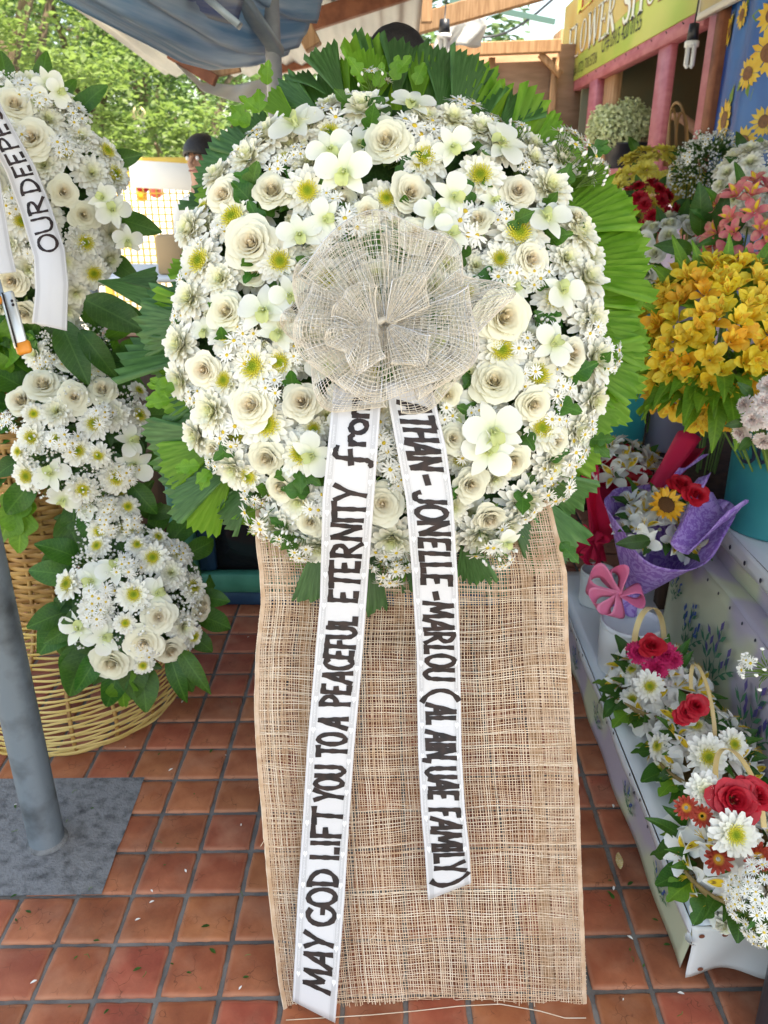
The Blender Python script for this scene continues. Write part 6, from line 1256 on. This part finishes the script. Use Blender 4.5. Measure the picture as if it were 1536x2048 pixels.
# flag
fp = at_x(1160, 300, XF+.06); fgm = mat('flag_red', (.42, .03, .05), .6); fgw = mat('flag_white', (.62, .58, .62), .6); fg_ = thing('striped_flag', 'small red and white striped flag hanging inside the booth corner', 'flag', fp)
for k in range(9):
    mb = MB(); rows = []
    for i in range(9):
        t = i/8; rows.append([V((.02*sin(t*5+x*7), .02-(x-.5)*.26*(.35+.65*t)-.05*t, .17-.36*t)) for x in (k/9, (k+.5)/9, (k+1)/9)])
    o = mb.grid(rows).build('stripe', fgm if k % 2 == 0 else fgw, fg_); solid(o, .002)
# bucket with white statice on the sill, second low blue tray
wb = at_x(1255, 325, XF+.16); wb.z = zs+.006; bucket('window_bucket', 'black plastic bucket standing on the booth window sill', wb, .155, at_x(1255, 283, XF+.1).z-zs-.01, blackp, 1.1)
stat = mat('statice_floret', (.66, .72, .38), .7, c2=(.78, .80, .56), sc_=20, trans=.2); PST = [puff(40+k, 150, .6, .075).mesh('statice_spray', [stat, stat, stem_green]) for k in range(2)]
wfc = at_x(1240, 262, XF+.10); t = thing('statice_bunch', 'bunch of pale greenish statice in the black window bucket', 'flower bunch', wb+V((0, 0, .10)))
PUFF_ = PUFF; PUFF = PST; fill(t, wfc, (-.2, -.2, 1), .19, [(PST, 22, .16, None)], 51, None, 0, .05, .9, -.1); PUFF = PUFF_
trb = at_x(1390, 300, XF+.35); trb.z = zs; tag(MB().lathe([(.001, .01), (.16, 0), (.19, .10), (.18, .10), (.15, .02), (.001, .015)], 28).build('blue_basin', mat('basin_blue', (.01, .16, .36), .35), None, M.Translation(trb)), 'blue plastic basin behind the pink window post', 'basin')
# rattan handles
rt = mat('rattan', (.36, .22, .09), .6); rp = at_x(1352, 300, XF+.12); hb = thing('rattan_basket', 'rattan basket with tall loop handles behind the window post', 'basket', rp)
for x0, x1, yt in ((1335, 1372, 205), (1338, 1352, 215), (1352, 1375, 225)):
    A_, B_, C_ = at_x(x0, 300, XF+.12)-rp, at_x(x1, 300, XF+.16)-rp, at_x((x0+x1)/2, yt, XF+.14)-rp; m_ = (A_+B_)/2; MB().tube([m_-(B_-A_)/2*cos(pi*k/20)+(C_-m_)*sin(pi*k/20)**.7 for k in range(21)], .008, 6).build('handle', rt, hb)
MB().lathe([(.001, -.10), (.09, -.10), (.12, .0), (.11, .0), (.085, -.09), (.001, -.09)], 20).build('bowl', rt, hb)

# ------------------------------------------------------------------ people
skin = mat('skin', (.36, .19, .12), .5, c2=(.42, .23, .15), sc_=12, spec=.35); hairm = mat('hair', (.010, .009, .010), .45, c2=(.022, .018, .016), sc_=50, stretch=(3, 3, .5), bump=.5, bscale=160)
def person(label, base, H, yaw, shirt, trous, pose=None, hairr=1.0):
    """one continuous skinned body; pose overrides joints (in units of height 1.7)"""
    t = thing('person', label, 'person', M.Translation(base) @ M.Rotation(yaw, 4, 'Z')); k = H/1.7
    J = {'pel': (0, 0, .92, .125), 'wai': (0, 0, 1.06, .115), 'che': (0, .01, 1.26, .135), 'sho': (0, .01, 1.38, .095), 'nek': (0, 0, 1.46, .052), 'he1': (0, -.012, 1.53, .066), 'he2': (0, -.008, 1.60, .082), 'he3': (0, .004, 1.645, .066)}
    for s_, n_ in ((-1, 'l'), (1, 'r')): J.update({n_+'hip': (s_*.09, 0, .86, .092), n_+'kne': (s_*.10, -.02, .48, .058), n_+'ank': (s_*.105, .02, .08, .038), n_+'toe': (s_*.12, -.14, .035, .036), n_+'sh': (s_*.17, .01, 1.37, .058), n_+'el': (s_*.22, .03, 1.09, .043), n_+'wr': (s_*.22, -.06, .86, .028), n_+'pa': (s_*.22, -.08, .78, .034)})
    for a_, v_ in (pose or {}).items(): J[a_] = v_
    E = [('pel', 'wai'), ('wai', 'che'), ('che', 'sho'), ('sho', 'nek'), ('nek', 'he1'), ('he1', 'he2'), ('he2', 'he3')]
    for n_ in 'lr':
        E += [('pel', n_+'hip'), (n_+'hip', n_+'kne'), (n_+'kne', n_+'ank'), (n_+'ank', n_+'toe'), ('sho', n_+'sh'), (n_+'sh', n_+'el'), (n_+'el', n_+'wr'), (n_+'wr', n_+'pa')]
        wr_, pa = V(J[n_+'wr'][:3]), V(J[n_+'pa'][:3]); d_ = (pa-wr_).normalized(); sx = d_.cross(V((0, 1, 0)) if abs(d_.y) < .8 else V((0, 0, 1))).normalized(); nn = d_.cross(sx)
        for f in range(4):
            b_ = pa+sx*(.026*(f-1.5)/1.5)+d_*.03; l_ = (.072, .084, .080, .062)[f]; J[n_+'f%da' % f] = (*b_, .0095); J[n_+'f%db' % f] = (*(b_+d_*l_*.55+nn*.008), .0088); J[n_+'f%dc' % f] = (*(b_+d_*l_*.9+nn*.034), .0075); E += [(n_+'pa', n_+'f%da' % f), (n_+'f%da' % f, n_+'f%db' % f), (n_+'f%db' % f, n_+'f%dc' % f)]
        b_ = wr_+d_*.035+sx*.03*(1 if n_ == 'l' else -1); J[n_+'ta'] = (*b_, .011); J[n_+'tb'] = (*(b_+d_*.04+sx*.022*(1 if n_ == 'l' else -1)+nn*.02), .009); E += [(n_+'pa', n_+'ta'), (n_+'ta', n_+'tb')]
    ks = list(J); me = bpy.data.meshes.new('body'); me.from_pydata([V(J[a_][:3])*k for a_ in ks], [(ks.index(a_), ks.index(b_)) for a_, b_ in E], []); o = bpy.data.objects.new('b', me); col.objects.link(o)
    md = o.modifiers.new('s', 'SKIN'); md.use_smooth_shade = True
    for i, a_ in enumerate(ks): me.skin_vertices[0].data[i].radius = (J[a_][3]*k,)*2; me.skin_vertices[0].data[i].use_root = (a_ == 'pel')
    o.modifiers.new('ss', 'SUBSURF').levels = 1; dg = bpy.context.evaluated_depsgraph_get(); m2 = bpy.data.meshes.new_from_object(o.evaluated_get(dg)); bpy.data.objects.remove(o)
    m2.name = 'body'; m2.materials.clear()
    for m_ in (skin, shirt, trous, blackp): m2.materials.append(m_)
    sl = [V(J[n_+'el'][:3])*k for n_ in 'lr']
    for p in m2.polygons:
        c = p.center/k; p.use_smooth = True
        if c.z < .10: p.material_index = 3
        elif c.z < .95 and abs(c.x) < .19 and c.y < .2 and c.y > -.2: p.material_index = 2
        elif c.z < 1.43 and (abs(c.x) < .20 or min((p.center-e_).length for e_ in sl) > .02 and c.z > 1.16): p.material_index = 1
    for f in ('l', 'r'):
        pass
    ob('body', m2, t)
    hd = V(J['he2'][:3])*k
    def cap(a_, b_): # hair shell
        ph = lerp(.0, 1.75, a_); th = 2*pi*b_; fr = max(0, -sin(th)); ph *= 1-.14*fr**2; r = V((.083*sin(ph)*cos(th), .100*sin(ph)*sin(th)+.006, .092*cos(ph)+.022)); return hd+r*k*hairr*(1+.02*NZ.noise(r*60))
    hm = MB().grid([[cap(i/12, j/32) for j in range(33)] for i in range(13)]).build('hair', hairm, t); solid(hm, .008*k)
    MB().tube([hd+V((0, -.080, .01))*k, hd+V((0, -.102, -.022))*k, hd+V((0, -.092, -.034))*k], lambda u: (.010+.006*u)*k, 8).build('nose', skin, t)
    for s_ in (-1, 1):
        MB().lathe([(.001, -.006), (.010, -.002), (.012, .002), (.006, .006), (.001, .007)], 12).build('eye', mat('eye_white', (.7, .68, .66), .3), t, M.Translation(hd+V((s_*.031, -.078, .004))*k) @ M.Rotation(pi/2, 4, 'X'))
        MB().tube([hd+V((s_*.082, .0, .02))*k, hd+V((s_*.094, .012, .012))*k, hd+V((s_*.092, .012, -.02))*k, hd+V((s_*.080, .0, -.03))*k], .009*k, 6).build('ear', skin, t)
        MB().tube([hd+V((s_*.047, -.078, .022))*k, hd+V((s_*.03, -.085, .027))*k, hd+V((s_*.014, -.086, .022))*k], .004*k, 5).build('eyebrow', hairm, t)
    MB().tube([hd+V((-.025, -.080, -.055))*k, hd+V((0, -.088, -.055))*k, hd+V((.025, -.080, -.055))*k], .0055*k, 6).build('mouth', mat('lips', (.30, .11, .09), .5), t)
    return t
khaki = mat('khaki_cloth', (.22, .15, .10), .8); greyc = mat('grey_shirt', (.20, .22, .25), .8); whitec = mat('white_shirt', (.62, .62, .60), .8); dkc = mat('dark_cloth', (.04, .045, .06), .8)
hp = at_y(793, 30, 2.35); person('person with short dark hair standing behind the wreath, only forehead showing', (hp.x, 2.35, 0), hp.z*1.7/1.722, R(4), greyc, khaki, None, .86)
hp = at_y(402, 266, 4.4); person('person with dark hair in the sun, half hidden by leaves at the left', (hp.x, 4.4, 0), hp.z*1.7/1.722, R(-25), whitec, dkc)
hw = at_x(1368, 238, XF+.22); K_ = 1.0
pb = V((XF+.75, hw.y-.55, .15)); Mi = (M.Translation(pb) @ M.Rotation(R(-150), 4, 'Z')).inverted(); h1 = Mi @ hw; h0 = Mi @ at_x(1402, 268, XF+.30); h2 = Mi @ at_x(1352, 232, XF+.19)
person('person inside the booth reaching a bare forearm towards the rattan basket', pb, 1.7, R(-150), dkc, dkc, {'lwr': (*h1, .028), 'lpa': (*h2, .034), 'lel': (*(h0+(h0-h1)*.8), .042)} if h0.x < 0 else {'rwr': (*h1, .028), 'rpa': (*h2, .034), 'rel': (*(h0+(h0-h1)*.8), .042)})

# ------------------------------------------------------------------ outdoors behind the left side
yel = mat('yellow_paint', (.66, .42, .05), .5, c2=(.72, .5, .1), sc_=8); FY = 7.0
fc0, fc1 = at_y(186, 325, FY), at_y(430, 318, FY); fe = thing('yellow_fence', 'yellow railed wire mesh fence in the sun behind the flower stand', 'fence', (fc0.x, FY, 0)); fw = fc1.x-fc0.x+.6; fh = fc0.z
MB().beam((0, 0, fh), (fw, 0, fh+.01), .07, .07).build('top_rail', yel, fe); MB().beam((0, 0, fh-.09), (fw, 0, fh-.08), .04, .04).build('mid_rail', yel, fe); MB().beam((0, 0, .12), (fw, 0, .12), .05, .05).build('bottom_rail', yel, fe)
for x in (0, .9, fw): MB().beam((x, .0, 0), (x, 0, fh-.02), .06, .06, (1, 0, 0)).build('fence_post', yel, fe)
mb = MB(); n_ = int(fw/.055)
for i in range(n_): mb.beam((i*.055, .012, .1), (i*.055, .012, fh-.06), .018, .010, (1, 0, 0))
for j in range(int(fh/.055)-2): mb.beam((0, 0, .14+j*.055), (fw, 0, .14+j*.055), .018, .010)
mb.build('wire_grid', yel, fe, kind='stuff')
wh = mat('overexposed_white', (.72, .71, .66), .8, c2=(.78, .77, .73), sc_=3)
tag(MB().box((fc0.x+1.6, 8.6, .72), (5.2, .14, 1.5), bev=.01).build('white_backdrop', wh), 'added low white slab standing for overexposed ground behind the yellow wire fence', 'wall')  # added slab: its white imitates blown-out sunlit ground behind the lattice
p = at_y(335, 352, 6.7); tag(MB().box((0, 0, 0), (.60, .012, .20), rot=M.Rotation(.06, 3, 'Y'), bev=.003).build('white_card', mat('white_foam', (.78, .78, .76), .7), None, M.Translation(p)), 'white card panel tied across the yellow fence below its rail', 'panel')
for i, (px, py, r, c) in enumerate(((285, 370, .09, red_petal), (308, 358, .07, crimson_petal), (312, 383, .08, salmon_petal), (292, 345, .05, leaf_lime), (284, 392, .07, orange_petal))):
    p = at_y(px, py, 7.35); o = MB().box((0, 0, 0), (r*1.1, .1, r*1.3), bev=.02).build('hanging_cloth', c, None, M.Translation(p)); tag(o, ['orange red cloth hanging behind the yellow fence grid', 'magenta cloth hanging behind the yellow fence grid', 'pink cloth low behind the yellow fence grid', 'lime green cloth tag behind the yellow fence grid', 'rust orange cloth lowest behind the yellow fence grid'][i], 'cloth')
tbp = at_y(300, 545, 4.6); tw = thing('market_table', 'low table with a white blue cloth in the sun between stand and wreath', 'table', (tbp.x, 4.6, 0))
MB().box((0, 0, tbp.z), (1.1, .7, .03), bev=.01).build('table_top', mat('sunlit_cloth', (.62, .68, .74), .7), tw)
for x in (-.45, .45):
    for y_ in (-.3, .3): MB().box((x, y_, tbp.z/2), (.05, .05, tbp.z-.02)).build('leg', steel, tw)
bp_ = at_y(345, 500, 4.4); tag(MB().box((0, 0, 0), (.14, .14, .2), bev=.01).build('cardboard_box', mat('cardboard', (.42, .30, .17), .8), None, M.Translation((bp_.x, 4.4, tbp.z+.115))), 'small cardboard box on the sunlit table by the wreath edge', 'box')
# lamp post
LY = 13.; q0 = at_y(277, 228, LY); lm = thing('street_lamp', 'white globe street lamp standing before the trees', 'street lamp', (q0.x, LY, -.03)); whp = mat('lamp_white', (.70, .72, .74), .5)
MB().tube([(0, 0, 0), (0, 0, q0.z-.12)], lambda t: .055-.02*t, 12).build('pole', whp, lm); MB().lathe([(.06, q0.z-.22), (.10, q0.z-.20), (.085, q0.z-.08), (.05, q0.z-.05)], 16).build('collar', whp, lm); MB().lathe([(.11*sin(pi*i/12)+1e-4, q0.z+.03-.11*cos(pi*i/12)) for i in range(13)], 18).build('globe', mat('lamp_globe', (.72, .62, .40), .3), lm)
wire_m = mat('wire_grey', (.25, .27, .28), .6)
for i, (a_, b_, lab) in enumerate((((-40, 18, 14), (440, 12, 12), 'upper overhead wire crossing the trees'), ((180, 58, 13), (330, 75, 13), 'middle overhead wire crossing the trees'), ((150, 135, 13), (300, 137, 13), 'lowest overhead wire crossing the trees'), ((870, 40, 9), (1120, -15, 9), 'dark electric wire drooping across the bright gap at top'))):
    A_, B_ = at_y(*a_), at_y(*b_); tag(MB().tube([A_.lerp(B_, k/12)-V((0, 0, .25*sin(pi*k/12))) for k in range(13)], .012, 5).build('overhead_wire', wire_m if i < 3 else blackp), lab, 'wire')
# trees
bark = mat('bark', (.09, .065, .045), .9, c2=(.16, .12, .08), sc_=8, bump=.6, bscale=20)
tl1 = mat('tree_leaf', (.075, .145, .055), .55, c2=(.14, .21, .09), sc_=1.3, trans=.4, tcol=(.2, .36, .09)); tl2 = mat('tree_leaf_deep', (.05, .10, .04), .55, c2=(.09, .14, .055), sc_=1.3, trans=.3, tcol=(.10, .22, .03)); tl3 = mat('tree_leaf_yellow', (.11, .17, .055), .55, c2=(.18, .24, .09), sc_=1.3, trans=.4, tcol=(.28, .42, .10))
def tree(label, x, y, H, rx_, rz, leafm, seed, ls=.10, ncl=80, per=130, cz=None):
    q = random.Random(seed); t = thing('tree', label, 'tree', (x, y, -.03)); cz = cz or H-rz
    mb = MB().tube([(0, 0, 0), (.08, .05, cz*.4), (q.uniform(-.2, .2), 0, cz)], lambda u: .20*(1-.6*u), 10)
    for k in range(7):
        a_ = k*2.4; e_ = V((rx_*.6*cos(a_), rx_*.6*sin(a_), cz+rz*q.uniform(-.2, .6))); s_ = V((.05, .03, cz*q.uniform(.45, .9))); mb.tube([s_, (s_+e_)/2+V((0, 0, .2)), e_], lambda u: .08*(1-.8*u), 6)
    mb.build('trunk', bark, t); cr = MB()
    for c in range(ncl):
        while True:
            p = V((q.uniform(-1, 1), q.uniform(-1, 1), q.uniform(-1, 1)))
            if .25 < p.length < 1: break
        C = V((p.x*rx_, p.y*rx_, cz+p.z*rz)); R_ = rx_*q.uniform(.16, .30)
        for k in range(per):
            d_ = V((q.gauss(0, .5), q.gauss(0, .5), q.gauss(0, .36)))*R_; u = V((q.uniform(-1, 1), q.uniform(-1, 1), q.uniform(-.6, .3))).normalized(); n_ = V((q.uniform(-.6, .6), q.uniform(-.6, .6), 1)).normalized(); v_ = u.cross(n_).normalized(); s_ = ls*q.uniform(.6, 1.3); b_ = C+d_
            cr.add([b_, b_+u*s_*.5+v_*s_*.28, b_+u*s_, b_+u*s_*.5-v_*s_*.28], [(0, 1, 2, 3)])
    cr.build('crown', leafm, t, smooth=False)
def tx(px, y): return at_y(px, 300, y).x
tree('yellow green sunlit tree at the far left behind the flower stand', tx(40, 11), 11, 5.8, 1.9, 2.2, tl3, 1)
tree('bright green tree with hanging branches left of the street lamp', tx(170, 13.5), 13.5, 5.6, 1.7, 2.4, tl1, 2)
tree('deep green tree directly behind the street lamp', tx(300, 16), 16, 7.2, 2.3, 3.2, tl2, 3)
tree('bright leafy tree right of the street lamp below the tarpaulin', tx(415, 14), 14, 4.6, 1.7, 1.9, tl1, 4)
tree('dark tall tree far behind the second person', tx(480, 19), 19, 8, 2.6, 3.5, tl2, 5)
tree('low yellow green bushy tree behind the fence rail', tx(330, 10.5), 10.5, 2.5, .95, .85, tl3, 6, .10, 40, 90)
tree('small tree seen between steel post and palm leaves', tx(600, 12), 12, 3.2, 1.2, 1.2, tl1, 7, .12, 40, 80)
tree('dark tree behind the far left yellow green one', tx(-60, 17), 17, 9, 3.0, 4.0, tl2, 8)
tree('tree glimpsed through the bright gap above the partition', tx(860, 18), 18, 4.6, 1.3, 1.5, tl1, 9, .14, 40, 70)
tree('mid green tree behind the bright ones in the left middle', tx(120, 21), 21, 9.5, 3.2, 4.4, tl1, 10, .17)
wd_ = MB(); q = random.Random(77)
for k in range(26000):
    x = q.uniform(-26, 4); y_ = q.uniform(27, 32); z = q.random()**.8*(9+2.2*NZ.noise(V((x*.2, 0, 0)))+1.5*NZ.noise(V((x*.7, 4, 0)))); u = V((q.uniform(-1, 1), q.uniform(-1, 1), q.uniform(-.6, .3))).normalized(); v_ = u.cross(V((q.uniform(-.5, .5), -.6, 1)).normalized()); s_ = .42*q.uniform(.6, 1.3); b_ = V((x, y_, z)); wd_.add([b_, b_+u*s_*.5+v_*s_*.3, b_+u*s_, b_+u*s_*.5-v_*s_*.3], [(0, 1, 2, 3)])
wd_.build('far_wood', tl2, kind='stuff', smooth=False)

lit = [MB(), MB(), MB()]; q = random.Random(9)
for k in range(130):
    p = at_z(q.choice([q.uniform(20, 540), q.uniform(1190, 1536)]), q.uniform(1250, 2040), .0035)
    if p.x > X0-.02: continue
    m_ = q.randrange(3); s_ = q.uniform(.003, .009) if m_ else q.uniform(.004, .012); t_ = MB()
    if m_ == 2: t_.tube([(0, 0, .001), (s_*.9, s_*.4, .003), (s_*2.2, s_*q.uniform(-.6, .9), .001)], .0007, 4)
    else: petal(t_, 0, s_*1.6, s_*.35, 0, 0, .2, -.5, .3, 3, ovate)
    mm = M.Translation(p) @ M.Rotation(q.random()*6.28, 4, 'Z'); lit[m_].add([mm @ V(v) for v in t_.v], t_.f)
for mb, m_, nm in zip(lit, (leaf_dark, white_petal, stem_green), ('leaf_scraps', 'petal_scraps', 'stem_scraps')): mb.build(nm, m_, kind='stuff')
# ------------------------------------------------------------------ litter on the floor and the brown stone wall foot
def litter(px, py, me, s, dirn, lab, nm): o = put_leaf(me, None, at_z(px, py, .003), V(dirn), (0, 0, 1), s, nm); tag(o, lab, 'petal' if 'petal' in nm else 'leaf'); return o
litter(1240, 1738, [leaf_mesh(3, .18, ovate, -.6).mesh('fallen_petal', [mat('fallen_yellow', (.66, .42, .04), .5, c2=(.78, .72, .5), sc_=30, trans=.2)])], .048, (.15, 1, .05), 'fallen yellow and white petal on the tiles beside the printed skirt', 'fallen_petal')
litter(1228, 1798, LEAFM, .026, (-.4, 1, .1), 'small fallen green leaf on a tile near the printed skirt', 'fallen_leaf')
for x, y, lab in ((1260, 1902, 'tiny white petal on the tile nearest the step corner'), (1286, 1934, 'tiny white petal below the other on the same tile'), (148, 1918, 'tiny pale petal in the grout at lower left')): litter(x, y, LEAFM, .010, (rnd.uniform(-1, 1), 1, .1), lab, 'fallen_petal').data.materials
stone = mat('brown_stone', (.10, .055, .04), .85, c2=(.20, .13, .10), sc_=5, bump=.6, bscale=14)
wf_ = thing('stone_wall_foot', 'brown stone wall foot below the shop, behind the red bouquet', 'wall', (1.28, 3.9, 0)); q = random.Random(4)
for j in range(4):
    for i in range(6):
        o = MB(); s_ = (.30*q.uniform(.85, 1.05), .16, .17*q.uniform(.9, 1.05)); o.box((0, 0, 0), s_, bev=.03); o.build('stone', stone, wf_, M.Translation((-.75+i*.30+(j % 2)*.13, q.uniform(-.01, .01), .09+j*.18)) @ M.Rotation(q.uniform(-.03, .03), 4, 'Y'))
bpy.context.view_layer.update()
